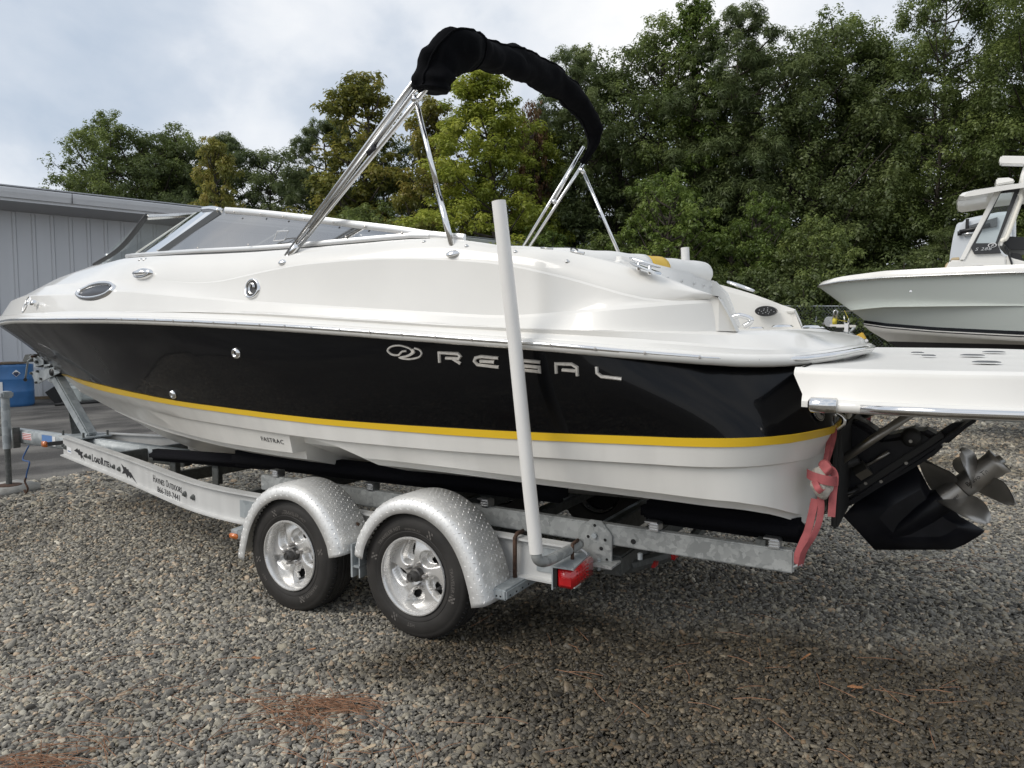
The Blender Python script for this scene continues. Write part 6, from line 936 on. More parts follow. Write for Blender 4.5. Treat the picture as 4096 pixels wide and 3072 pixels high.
sw1 = spline([(-0.013, -1.240, 1.458), (-0.044, -1.240, 1.454), (-0.068, -1.240, 1.437), (-0.105, -1.240, 1.439), (-0.132, -1.240, 1.459), (-0.107, -1.240, 1.479), (-0.053, -1.240, 1.485), (0.003, -1.240, 1.473), (0.021, -1.240, 1.455), (-0.007, -1.240, 1.436), (-0.059, -1.240, 1.425)], 4)
sw2 = spline([(0.037, -1.240, 1.473), (0.068, -1.240, 1.464), (0.078, -1.240, 1.446), (0.055, -1.240, 1.427), (-0.007, -1.240, 1.418), (-0.059, -1.240, 1.425), (-0.013, -1.240, 1.432), (0.031, -1.240, 1.451), (0.025, -1.240, 1.469)], 4)
mesh('chrome_logo', *join(strokeg(sw1, .0055, .006, b_hull, .001), strokeg(sw2, .0055, .006, b_hull, .001)), M['letter'], boat)
# FASTRAC print on the lower side
g = textg('FASTRAC', .042, .0004, space=1.15, sx=1.45); a0_, a1_ = Vector((-1.293, -1.100, 0.894)), Vector((-1.072, -1.100, 0.891)); L0 = max(v.x for v in g[0])
V_ = []
for v in g[0]:
    p = a0_.lerp(a1_, v.x/L0)+Vector((0, 0, v.y*.9)); h, n_ = snap(b_low, p, .002+v.z); V_.append(h)
mesh('side_print', V_, g[1], M['ink'], boat)
# round maker plate near the stern, bow-side stars
p_, n_ = snap(b_hull, (1.811, -0.900, 1.209), .004)
E = Vector((1, 0, 0)); E = (E-n_*E.dot(n_)).normalized(); U_ = n_.cross(E); U_ = U_ if U_.z > 0 else -U_
pl = mesh('round_plate', *prismg(ellipse(p_, E, U_, .034, .036, 24), (0,0,0), n_*.004), M['chromed'], boat)
def star(c, r): return [c+E*(r if k % 2 == 0 else r*.42)*math.sin(math.pi*k/5)+U_*(r if k % 2 == 0 else r*.42)*math.cos(math.pi*k/5) for k in range(10)]
for c_ in ((-.014, .004), (.0, .014), (.014, .004)): mesh('plate_star', *prismg(star(p_+E*c_[0]+U_*c_[1]+n_*.004, .010), (0,0,0), n_*.002), M['ink'], pl)
ri = ellipse(p_+n_*.005, E, U_, .029, .031, 24); mesh('plate_ring', *tubeg(ri+[ri[0]], .0012, 4, cap=False), M['ink'], pl)

# ---- swim platform
def platform_ring(dx, dy, z):
    P = [(1.775, -1.03-dy*.2, z)]
    for x, y in ((1.755, -1.075), (2.0, -1.10), (2.3, -1.095), (2.5, -1.06), (2.66, -.98), (2.80, -.82), (2.90, -.6), (2.96, -.3), (2.98, 0)): P.append((x+dx*max(0, (x-2.3)/.68), y-dy*min(1, abs(y)/.9), z))
    return P
pr = [(-.10, -.09, 1.405), (-.03, -.03, 1.412), (-.005, -.006, 1.400), (.0, 0, 1.385), (.012, .012, 1.31), (.03, .03, 1.285), (.03, .03, 1.262), (-.04, -.04, 1.262)]
rings = []
for dx, dy, z in pr:
    a_ = platform_ring(dx, dy, z); 
    if z < 1.33: a_ = [(p[0]+(.035 if i < 2 else 0), p[1], p[2]) for i, p in enumerate(a_)]
    rings.append(a_+mir(a_)[-2::-1])
V_, F_ = loft(rings); V_ = [v+Vector((0, 0, .020*(v.y+1.1))) for v in V_]; n_r = len(rings[0])
top = list(range(n_r)); F_.append(tuple(top)); F_.append(tuple((len(pr)-1)*n_r+k for k in range(n_r)))
F_ += [(i*n_r, (i+1)*n_r, (i+1)*n_r+n_r-1, i*n_r+n_r-1) for i in range(len(pr)-1)]
plat = mesh('swim_platform', V_, F_, M['gelmatte'], boat, smooth=True, split=35, bevel=.004, label='white moulded swim platform')
rr = [(p[0]+.01, p[1]-.035 if p[1] < 0 else p[1]+.035, 1.268) for p in rings[6]][2:-2]
rr = [Vector((p[0], p[1], 1.272)) for p in rings[6]][1:-1]; rr[0] = Vector((1.829, -1.130, 1.286)); rr[0].z = 1.275; rr[-1] = Vector((rr[0].x, -rr[0].y, 1.275))
mesh('platform_rail', *tubeg(rr, .024, 12), M['gel'], plat, smooth=True); mesh('rail_insert', *tubeg([p+Vector((.0, -.012 if p.y < 0 else .012, -.002)) for p in rr[1:-1]], .0175, 10), M['chrome'], plat, smooth=True)
mesh('rail_cap', *tubeg([rr[0]+Vector((-.01, -.004, 0)), rr[0]+Vector((.0, -.004, 0)), rr[0]+Vector((.09, -.006, 0))], [.018, .030, .030], 14), M['chrome'], plat, smooth=True)
for (u0, r_) in (((2.387, 0.100, 1.442), .05), ((2.496, 0.500, 1.431), .05), ((2.415, -0.500, 1.412), .05), ((2.149, 0.300, 1.446), .03), ((2.203, 0.000, 1.442), .03)):
    c_ = Vector(u0); c_.z = 1.414+.020*(c_.y+1.1)
    mesh('deck_fitting', *latheg([(0, .004), (r_*.6, .004), (r_*.7, .006), (r_, .003), (r_*1.05, 0)], c_, (0, 0, 1), 16), M['gasket'], plat, smooth=True)
for yy in (-.42, .45):
    a_, b_ = Vector((1.80, yy, 1.02)), Vector((2.22, yy*.95, 1.275))
    if yy < 0: a_, b_ = Vector((1.791, -0.420, 0.886)), Vector((2.173, -0.420, 1.211))
    mesh('platform_strut', *tubeg([a_, b_], .019, 12), M['ram'], plat, smooth=True)

# ---- stern drive, tilted up
drv = mesh('stern_drive', *prismg([(1.880, 0.000, 1.126), (1.950, 0.000, 1.092), (2.020, 0.000, 1.041), (2.073, 0.000, 1.051), (2.135, 0.000, 1.074), (2.185, 0.000, 1.098), (2.253, 0.000, 1.061), (2.296, 0.000, 1.028), (2.246, 0.000, 0.963), (2.169, 0.000, 0.898), (2.012, 0.000, 0.776), (1.899, 0.000, 0.681), (1.807, 0.000, 0.625), (1.721, 0.000, 0.598), (1.710, 0.000, 0.798), (1.747, 0.000, 0.987)], (0,-.11,0), (0,.11,0)), M['drive'], boat, smooth=False, bevel=.03, seg=3, label='black stern drive tilted up')
gc = [(1.922, 0.000, 0.702), (2.169, 0.000, 0.898), (2.231, 0.000, 0.779), (2.253, 0.000, 0.771), (2.333, 0.000, 0.693), (2.362, 0.000, 0.659), (2.394, 0.000, 0.643), (2.465, 0.000, 0.604), (2.447, 0.000, 0.580), (2.388, 0.000, 0.526), (2.335, 0.000, 0.492), (1.998, 0.000, 0.439), (1.928, 0.000, 0.513), (1.846, 0.000, 0.595)]
gcv = [Vector(p) for p in gc]; cg = sum(gcv, Vector())/len(gcv); n_ = len(gcv)
V_ = [p+Vector((0, -.004, 0)) for p in gcv]+[cg+(p-cg)*.55+Vector((0, -.034, 0)) for p in gcv]+[cg+(p-cg)*.55+Vector((0, .034, 0)) for p in gcv]+[p+Vector((0, .004, 0)) for p in gcv]
F_ = [(i*n_+k, i*n_+(k+1) % n_, (i+1)*n_+(k+1) % n_, (i+1)*n_+k) for i in range(3) for k in range(n_)]+[tuple(range(n_, 2*n_)), tuple(range(2*n_, 3*n_)), ]
F_ += [(k, (k+1) % n_, 3*n_+(k+1) % n_, 3*n_+k) for k in range(n_)]
mesh('gearcase', V_, F_, M['drive'], drv, smooth=True, split=75)
A_ = Vector((2.151, 0.000, 0.621)); PA, PB = Vector((2.286, 0.000, 0.728)), Vector((2.516, 0.000, 0.952)); AX = (PB-PA).normalized()
mesh('gearcase', *latheg([(0, -.34), (.03, -.30), (.05, -.22), (.062, -.1), (.064, 0), (.060, .015)], PA, AX, 24), M['drive'], drv, smooth=True)
# plates
def plank(a, b, wy, th, nm, m='drive'): 
    return mesh(nm, *rect_between(a, b, wy, th, up=(0, 0, 1)), M[m], drv, bevel=.004)
plank(Vector((1.812, 0.000, 0.636)), Vector((2.403, 0.000, 1.147)), .26, .016, 'cavitation_plate')
plank(Vector((1.917, -0.100, 0.766)), Vector((2.274, -0.100, 1.069)), .05, .03, 'side_rib', 'drivem')
mesh('top_fin', *prismg([(2.238, 0.000, 1.049), (2.317, 0.000, 1.116), (2.365, 0.000, 1.122), (2.401, 0.000, 1.155), (2.413, 0.000, 1.140), (2.297, 0.000, 1.010)], (0,-.02,0), (0,.02,0)), M['drive'], drv, bevel=.006)
mesh('trim_cylinder', *tubeg([(1.776, -0.200, 0.845), (1.920, -0.200, 0.939)], .030, 14), M['drivem'], drv, smooth=True)
mesh('trim_cylinder', *tubeg([(1.913, -0.160, 0.852), (1.963, -0.160, 0.890)], .040, 4), M['ram'], drv); mesh('trim_ram', *tubeg([(1.956, -0.150, 0.895), (2.053, -0.150, 0.971)], .010, 10), M['ram'], drv, smooth=True)
mesh('ram_pivot', *latheg([(0, .03), (.03, .03), (.042, .02), (.045, -.03)], (2.145, -0.150, 1.048), (0, -1, 0), 20), M['drivem'], drv, smooth=True); mesh('pivot_bolt', *latheg([(0, .035), (.008, .035), (.008, .02)], (2.144, -0.150, 1.034), (0, -1, 0), 10), M['ram'], drv)
mesh('gimbal_ring', *prismg([(1.731, 0.000, 1.118), (1.826, 0.000, 1.149), (1.887, 0.000, 1.075), (1.791, 0.000, 0.726), (1.697, 0.000, 0.581), (1.679, 0.000, 0.795)], (0,-.2,0), (0,.2,0)), M['drivem'], drv, bevel=.03, seg=3)
mesh('transom_plate', *boxg((1.868, -.02, .90), (.03, 1.16, .46)), M['drivem'], drv, bevel=.01)
mesh('hydraulic_hose', *tubeg(spline([(1.808, -0.200, 0.728), (1.892, -0.200, 0.763), (1.922, -0.160, 0.777)]), .012, 8), M['plasticb'], drv, smooth=True)
mesh('anode_plate', *rect_between((1.834, -0.170, 0.719), (1.895, -0.170, 0.764), .02, .03), M['ram'], drv)
for uv in ((2.128, -0.125, 0.920), (2.023, -0.125, 0.819), (1.955, -0.125, 0.803)): mesh('drive_bolt', *latheg([(0, .01), (.008, .01), (.009, 0)], uv, (0, -1, 0), 8), M['ram'], drv)
g = textg('MerCruiser', .052, .0006, sx=1.1); a0_, a1_ = Vector((1.784, -0.125, 0.906)), Vector((1.887, -0.125, 1.011)); ex = (a1_-a0_).normalized(); L0 = max(v.x for v in g[0]); k_ = (a1_-a0_).length/L0
mesh('drive_print', *place(([v*k_ for v in g[0]], g[1]), a0_, ex, (0, 0, 1)), M['galvl'], drv)
# propellers
pr_ = mesh('propeller_hub', *latheg([(.060, 0), (.059, .05), (.054, .10), (.054, .105)], PA, AX, 28), M['prop'], drv, smooth=True)
mesh('propeller_hub', *latheg([(.050, .107), (.056, .112), (.056, .20), (.060, .29), (.067, .315), (.064, .315), (.045, .27)], PA, AX, 28), M['prop'], drv, smooth=True)
mesh('hub_core', *latheg([(.0, .33), (.02, .33), (.03, .30), (.03, .24)], PA, AX, 16), M['ram'], drv, smooth=True)
E1 = AX.cross(Vector((0, 1, 0))).normalized(); E2 = AX.cross(E1)
def blade(al, phi, Rr, hand, w=.105, rake=.0):
    V = []; F = []; nu, nv = 9, 10
    for i in range(nu):
        s_ = i/(nu-1); rad = .05+(Rr-.05)*s_; ww = w*(math.sin(math.pi*min(1, .22+.70*s_))**.75)*(1-.0*s_)
        if i == nu-1: ww *= .25
        tw = R(62)-R(30)*s_
        for j in range(nv):
            c_ = (j/(nv-1)-.5)*2; da = hand*c_*ww*math.cos(tw)/rad*.95; dal = c_*ww*math.sin(tw)*.62
            an = phi+da+hand*.35*s_*s_; cup = .012*(1-c_*c_)
            V.append(PA+AX*(al+dal+rake*s_+cup)+(E1*math.cos(an)+E2*math.sin(an))*rad)
    for i in range(nu-1):
        for j in range(nv-1): F.append((i*nv+j, i*nv+j+1, (i+1)*nv+j+1, (i+1)*nv+j))
    n0 = len(V); V += [v+AX*.004 for v in V]; F += [tuple(q+n0 for q in f[::-1]) for f in F]
    return V, F
for k in range(3): mesh('propeller_blade', *blade(.055, R(120*k), .215, 1, w=.140, rake=.02), M['prop'], drv, smooth=True)
for k in range(3): mesh('propeller_blade', *blade(.19, R(180+120*k), .19, -1, w=.118, rake=.03), M['prop'], drv, smooth=True)
g = textg('Bravo Three', .030, .0006); 
def onhub(g, al, phi0, rr, flip=1):
    V = []
    for v in g[0]:
        a_ = phi0+flip*v.y/rr; V.append(PA+AX*(al+v.x)+(E1*math.cos(a_)+E2*math.sin(a_))*(rr+.0008+v.z))
    return V
cam_side = math.atan2(-E2.y*-1, 0)
ph = math.atan2(Vector((0, -1, 0)).dot(E2), Vector((0, -1, 0)).dot(E1)); up_ = 1 if (E1*math.cos(ph+.3)+E2*math.sin(ph+.3)).z > (E1*math.cos(ph-.3)+E2*math.sin(ph-.3)).z else -1
mesh('hub_print', onhub(g, .135, ph-.1*up_, .0565, up_), g[1], M['ink'], drv)
g = textg('48-823667', .016, .0005); mesh('hub_print', onhub(g, .01, ph-.3*up_, .0595, up_), g[1], M['ink'], drv)
# stern eye and strap plate
ey = [(1.859, -0.620, 1.181), (1.863, -0.620, 1.195), (1.891, -0.620, 1.179), (1.894, -0.620, 1.150), (1.865, -0.620, 1.125), (1.842, -0.620, 1.127)]
mesh('stern_eye', *tubeg(spline(ey), .010, 8), M['chrome'], boat, smooth=True)
mesh('stern_plate', *boxg((1.883, -0.300, 1.180), (.02, .15, .09)), M['cream'], boat, bevel=.01)

# ================================================================ the tandem trailer
trl = thing('boat_trailer', 'white and galvanised tandem-axle trailer carrying the black and white cuddy boat', 'trailer', (-2.0, 0, 0))
path = spline([(.78, -.965, 0), (-.3, -.975, 0), (-1.3, -.985, 0), (-1.75, -.975, 0), (-2.1, -.93, 0), (-2.45, -.85, 0), (-2.9, -.73, 0), (-3.55, -.56, 0), (-5.25, -.145, 0)], 6)
FZ0, FZ1 = .325, .525
def ibeam(P, s_):
    V = []; F = []; sec = [(.035, FZ1), (-.035, FZ1), (-.035, FZ1-.010), (-.005, FZ1-.014), (-.005, FZ0+.014), (-.035, FZ0+.010), (-.035, FZ0), (.035, FZ0), (.035, FZ0+.010), (.005, FZ0+.014), (.005, FZ1-.014), (.035, FZ1-.010)]
    m_ = len(sec)
    for i, p in enumerate(P):
        d = (P[min(i+1, len(P)-1)]-P[max(i-1, 0)]).normalized(); n_ = Vector((-d.y, d.x, 0)); n_ = n_ if n_.y > 0 else -n_
        for o_, z in sec: q = p+n_*o_; V.append(Vector((q.x, q.y*s_, z)))
    for i in range(len(P)-1):
        for k in range(m_): F.append((i*m_+k, i*m_+(k+1) % m_, (i+1)*m_+(k+1) % m_, (i+1)*m_+k))
    F += [tuple(range(m_)), tuple((len(P)-1)*m_+k for k in range(m_))]
    return V, F
rail_n = mesh('frame_rail', *ibeam(path, 1), M['ibeam'], trl, smooth=True, split=30)
mesh('frame_rail', *ibeam(path, -1), M['ibeam'], trl, smooth=True, split=30)
# web mapping by distance along the rail
pl_ = [p.copy() for p in path]; acc = [0]
for a, b in zip(pl_, pl_[1:]): acc.append(acc[-1]+(b-a).length)
def web(x, z, off_=.006):
    """point on the outer face of the near rail at length position x"""
    i = min(range(len(pl_)-1), key=lambda j: 0 if pl_[j+1].x <= x <= pl_[j].x else 9+abs(pl_[j].x-x))
    a, b = pl_[i], pl_[i+1]; f = (x-a.x)/(b.x-a.x); p = a.lerp(b, f); d = (a-b).normalized(); n_ = Vector((d.y, -d.x, 0)); n_ = n_ if n_.y < 0 else -n_
    q = p+n_*off_; q.z = z; return q, d, n_
def webtext(s, size, x0, x1, zb, zt, nm, mk='ink', shear=.0, offset=.0, ext=.0006, sp_=1.0, par=None):
    g = textg(s, size, ext, shear=shear, offset=offset, space=sp_); lo = min(v.x for v in g[0]); hi = max(v.x for v in g[0]); yl = min(v.y for v in g[0]); yh = max(v.y for v in g[0])
    V = []
    for v in g[0]:
        x = x0+(x1-x0)*(v.x-lo)/(hi-lo); q, d, n_ = web(x, zb+(zt-zb)*(v.y-yl)/(yh-yl), .0065+v.z); V.append(q)
    return mesh(nm, V, g[1], M[mk], par or rail_n)
webtext('L', .1, -4.37, -4.33, .376, .445, 'rail_print', offset=.004); webtext('OAD', .1, -4.315, -4.14, .378, .428, 'rail_print', offset=.004); webtext('R', .1, -4.125, -4.06, .378, .445, 'rail_print', offset=.004); webtext('ITE', .1, -4.045, -3.92, .380, .430, 'rail_print', offset=.004)
webtext('H', .1, -2.90, -2.86, .412, .466, 'rail_print'); webtext('AYNES', .1, -2.85, -2.675, .412, .452, 'rail_print'); webtext('O', .1, -2.64, -2.60, .412, .466, 'rail_print'); webtext('UTDOORS', .1, -2.59, -2.35, .412, .452, 'rail_print')
webtext('866-769-7441', .1, -2.82, -2.39, .346, .390, 'rail_print')
def webpoly(P, nm, mk):
    V = [web(x, z, .0066)[0] for x, z in P]; return mesh(nm, V, [tuple(range(len(V)))], M[mk], rail_n)
webpoly([(-4.90, .415), (-4.79, .45), (-4.775, .432), (-4.73, .448), (-4.715, .43), (-4.63, .432), (-4.66, .405), (-4.58, .352), (-4.66, .382), (-4.68, .362), (-4.72, .392), (-4.76, .386), (-4.78, .405)], 'rail_emblem', 'ink')
webpoly([(-3.62, .455), (-3.55, .435), (-3.51, .44), (-3.49, .425), (-3.45, .43), (-3.44, .412), (-3.40, .41), (-3.26, .335), (-3.38, .375), (-3.41, .36), (-3.45, .38), (-3.48, .355), (-3.52, .385), (-3.61, .372), (-3.57, .405)], 'rail_emblem', 'ink')
webpoly([(-3.905, .375), (-3.90, .43), (-3.87, .402)], 'rail_emblem', 'ink')
webpoly([(-5.12, .37), (-5.12, .43), (-4.98, .43), (-4.98, .37)], 'rail_sticker', 'label'); webpoly([(-5.10, .385), (-5.10, .395), (-5.0, .395), (-5.0, .385)], 'rail_sticker', 'tape')
bo = None
for x, z in ((-5.22, .426), (-5.16, .415), (-4.53, .41), (-4.42, .41), (-3.79, .406), (-3.66, .404), (-2.29, .416), (-2.16, .413)):
    q, d, n_ = web(x, z); g = latheg([(0, .022), (.011, .022), (.013, .012), (.02, .010), (.022, 0)], q, n_, 8)
    if bo is None: bo = mesh('bolt', *g, M['galvd'], rail_n, org=q); bq = q
    else: dup(bo, dloc=q-bq)
q0, d0, n0 = web(-1.58, .42); mesh('joint_plate', *boxg(Vector((-1.42, -.992, .42)), (.36, .008, .11)), M['galvl'], trl)
mesh('joint_plate', *boxg(Vector((.66, -.974, .43)), (.20, .008, .12)), M['galvl'], trl)
# tongue
mesh('tongue_beam', *boxg((-5.0, 0, .425), (2.95, .10, .15)), M['galvl'], trl, smooth=True, bevel=.012)
mesh('tongue_cap', *boxg((-3.52, 0, .425), (.03, .075, .125)), M['whole'], trl)
mesh('tongue_beam', *boxg((-4.8, 0, .405), (1.0, .28, .012)), M['galvl'], trl)
mesh('warning_sticker', *boxg((-6.14, -.0525, .44), (.19, .001, .075)), M['label'], trl); 
for k in range(4): mesh('sticker_print', *boxg((-6.14, -.0535, .463-.018*k), (.17, .001, .008)), M['inkred'], trl)
mesh('tape_patch', *boxg((-5.74, -.0525, .43), (.20, .001, .10)), M['tape'], trl); mesh('tape_patch', *boxg((-5.61, -.0525, .425), (.06, .001, .10)), M['label'], trl)
mesh('coupler', *boxg((-6.72, 0, .44), (.55, .09, .09)), M['galvd'], trl, bevel=.015)
# jack
jk = mesh('tongue_jack', *tubeg([(-6.37, -.14, .30), (-6.37, -.14, .86)], .042, 16), M['galvl'], trl, smooth=True, split=40)
mesh('jack_tube', *tubeg([(-6.37, -.14, -.09), (-6.37, -.14, .31)], .029, 16), M['galvd'], jk, smooth=True, split=40); mesh('jack_foot', *latheg([(0, -.0), (.115, 0), (.12, .008), (.05, .016), (0, .016)], (-6.37, -.14, -.100), (0, 0, 1), 28), M['rust'], jk)
mesh('jack_head', *boxg((-6.37, -.14, .885), (.14, .12, .07)), M['galvl'], jk, bevel=.015); mesh('jack_bracket', *boxg((-6.28, -.09, .42), (.03, .07, .22)), M['galvd'], jk, bevel=.004); mesh('jack_handle', *tubeg([(-6.42, -.14, .88), (-6.56, -.14, .90), (-6.60, -.14, 1.02)], .010, 8), M['chromed'], jk, smooth=True)
setp(mesh('concrete_block', *boxg((-6.43, -.10, -.148), (.42, .40, .10), Matrix.Rotation(.10, 3, 'Z')), M['conc'], None, smooth=True, bevel=.012), 'pale concrete paver on the gravel under the trailer jack', 'concrete block')
ca = mesh('safety_cable', *tubeg(spline([(-6.05, -.08, .35), (-6.10, -.12, .22), (-6.02, -.14, .20), (-5.93, -.14, .19), (-5.97, -.15, .08), (-5.99, -.15, .02)]), .008, 8), M['bluecord'], trl, smooth=True)
mesh('cable_hook', *tubeg(spline([(-5.99, -.15, .03), (-6.02, -.15, -.02), (-5.98, -.15, -.07), (-5.97, -.15, -.10), (-6.01, -.15, -.14), (-6.04, -.15, -.11)]), .010, 8), M['rust'], ca, smooth=True)
# winch post
wpst = mesh('winch_post', *rect_between((-5.02, 0, .51), (-5.78, 0, 1.28), .10, .10, up=(0, 1, 0)), M['galvl'], trl, smooth=False, bevel=.012)
mesh('post_brace', *rect_between((-5.30, .03, .51), (-5.36, .03, .82), .012, .13, up=(0, 1, 0)), M['galvd'], wpst)
mesh('post_base', *boxg((-5.12, 0, .515), (.42, .30, .014)), M['galvl'], wpst, bevel=.003)
for x, y in ((-5.30, -.12), (-4.94, -.12), (-5.30, .12), (-4.94, .12)): mesh('post_bolt', *tubeg([(x, y, .52), (x, y, .57)], .011, 8), M['galvd'], wpst)
ws_p = [(-5.966, -0.070, 1.261), (-5.816, -0.070, 1.295), (-5.398, -0.070, 1.217), (-5.426, -0.070, 1.145), (-5.841, -0.070, 1.014), (-5.877, -0.070, 1.044)]
ws_p = [(-5.968, -0.070, 1.135), (-5.449, -0.070, 1.208), (-5.375, -0.070, 1.154), (-5.840, -0.070, 1.016), (-5.897, -0.070, 1.040)]
mesh('bow_bracket', *prismg(ws_p, (0,0,0), (0,.012,0)), M['galvl'], wpst, bevel=.002); mesh('bow_bracket', *prismg([(p[0], p[1]+.128, p[2]) for p in ws_p], (0,0,0), (0,.012,0)), M['galvl'], wpst, bevel=.002)
for uv in ((-5.940, -0.072, 1.123), (-5.815, -0.072, 1.147), (-5.759, -0.072, 1.071), (-5.855, -0.072, 1.029), (-5.470, -0.072, 1.185)): mesh('post_bolt', *latheg([(0, .018), (.012, .018), (.014, 0)], uv, (0, -1, 0), 6), M['galvd'], wpst)
mesh('bow_roller', *latheg([(0, -.08), (.035, -.08), (.055, -.02), (.055, .02), (.035, .08), (0, .08)], (-5.555, 0.000, 1.143), (0, 1, 0), 18), M['plasticb'], wpst, smooth=True)
wch = mesh('winch', *prismg([(-6.040, -0.050, 1.286), (-5.977, -0.050, 1.318), (-5.855, -0.050, 1.305), (-5.747, -0.050, 1.265), (-5.739, -0.050, 1.187), (-5.930, -0.050, 1.183), (-5.941, -0.050, 1.282)], (0,0,0), (0,.012,0)), M['galvl'], wpst, bevel=.002)
mesh('winch_side', *prismg([(-5.845, -0.090, 1.285), (-5.775, -0.090, 1.307), (-5.668, -0.090, 1.268), (-5.660, -0.090, 1.196), (-5.843, -0.090, 1.192)], (0,0,0), (0,.01,0)), M['galvl'], wch, bevel=.002)
mesh('winch_cover', *prismg([(-6.243, 0.020, 1.245), (-6.181, 0.020, 1.313), (-6.064, 0.020, 1.321), (-6.125, 0.020, 1.255), (-6.203, 0.020, 1.232)], (0,-.03,0), (0,.08,0)), M['galvd'], wch)
mesh('winch_shelf', *prismg([(-5.848, -0.090, 1.192), (-5.650, -0.090, 1.199), (-5.545, -0.090, 1.214), (-5.539, -0.090, 1.232), (-5.648, -0.090, 1.222)], (0,0,0), (0,.16,0)), M['galvl'], wch)
mesh('winch_drum', *latheg([(0, -.07), (.045, -.07), (.045, .07), (0, .07)], (-5.775, 0.000, 1.242), (0, 1, 0), 16), M['plasticb'], wch, smooth=True, split=40)
mesh('winch_crank', *tubeg([(-5.783, -0.130, 1.298), (-5.843, -0.150, 1.256), (-5.858, -0.155, 1.189), (-5.894, -0.160, 1.064)], .012, 8, flat=.5), M['galvl'], wch, smooth=True)
mesh('crank_grip', *tubeg([(-5.889, -0.160, 1.059), (-5.604, -0.300, 1.079)], .017, 12), M['plasticb'], wch, smooth=True, split=40)
mesh('winch_bolt', *tubeg([(-5.761, -0.150, 1.304), (-5.880, -0.050, 1.302)], .014, 8), M['rust'], wch); mesh('winch_bolt', *latheg([(0, .02), (.016, .02), (.018, 0)], (-5.780, -0.095, 1.245), (0, -1, 0), 6), M['galvd'], wch)
# side marker lights
def marker(c, s_, nm='marker_light'):
    return mesh(nm, *boxg(c, s_), M['amber'], trl, smooth=True, bevel=.006)
marker((-5.47, -.215, .43), (.075, .03, .06)); mesh('marker_arm', *rect_between((-5.44, -.19, .43), (-5.28, -.10, .45), .025, .04), M['plasticb'], trl)
mesh('marker_bracket', *prismg([(-1.40, -1.00, .325), (-1.36, -1.26, .325), (-1.30, -1.26, .325), (-1.27, -1.00, .325)], (0,0,0), (0,0,.055)), M['galvl'], trl, bevel=.004)
marker((-1.325, -1.268, .345), (.065, .02, .032))
# cross members
for x, y_, z, nm in ((-4.05, .38, .42, 'cross_member'), (-1.75, .93, .42, 'cross_member'), (-.45, .93, .38, 'cross_member'), (.62, .93, .38, 'cross_member')):
    mesh(nm, *boxg((x, 0, z), (.06, 2*y_-.02, .12)), M['galvd'], trl, bevel=.006)
mesh('cross_member', *boxg((-2.95, 0, .40), (.06, 1.30, .09)), M['galvd'], trl, bevel=.006)
for x in (-1.95, .95): pass
# torsion axles
for x, z in ((-.878, .293), (0, .325)):
    mesh('axle', *boxg((x+.02, 0, z+.03), (.075, 1.9, .075)), M['galvd'], trl, bevel=.01)
    for s_ in (1, -1): mesh('axle_arm', *rect_between((x+.1, -1.0*s_, z+.03), (x, -1.03*s_, z), .02, .07), M['galvd'], trl)
# rear cross beam with its end sticking out past the fender
mesh('step_beam', *boxg((.455, 0, .302), (.120, 2.40, .052)), M['galvl'], trl, bevel=.008)
for k in range(3): mesh('beam_hole', *boxg((.44+.022*k, -1.2005, .295), (.008, .001, .008)), M['whole'], trl)
for k in range(4): mesh('beam_hole', *boxg((.5156, -1.16+.06*k, .295), (.001, .012, .008)), M['whole'], trl)
mesh('u_bolt', *tubeg([(.455, -1.012, .32), (.455, -1.012, .53), (.455, -.99, .545), (.455, -.93, .545)], .011, 8), M['rust'], trl, smooth=True)
mesh('rear_beam', *boxg((.90, 0, .41), (.10, 1.66, .10)), M['galvd'], trl, bevel=.01)
cu = [Vector((.93, y_, .40+.0*y_)) for y_ in np.linspace(-.85, .85, 9)]
mesh('light_bar', *tubeg([(.93, -.70, .37), (1.02, -.3, .34), (1.04, 0, .33), (1.02, .3, .34), (.93, .70, .37)], .035, 8), M['galvd'], trl)
for x_, y_ in ((1.0, -.50), (1.05, -.32), (1.08, -.14)): mesh('bar_light', *boxg((x_, y_, .345), (.03, .06, .035)), M['red'], trl, bevel=.006)
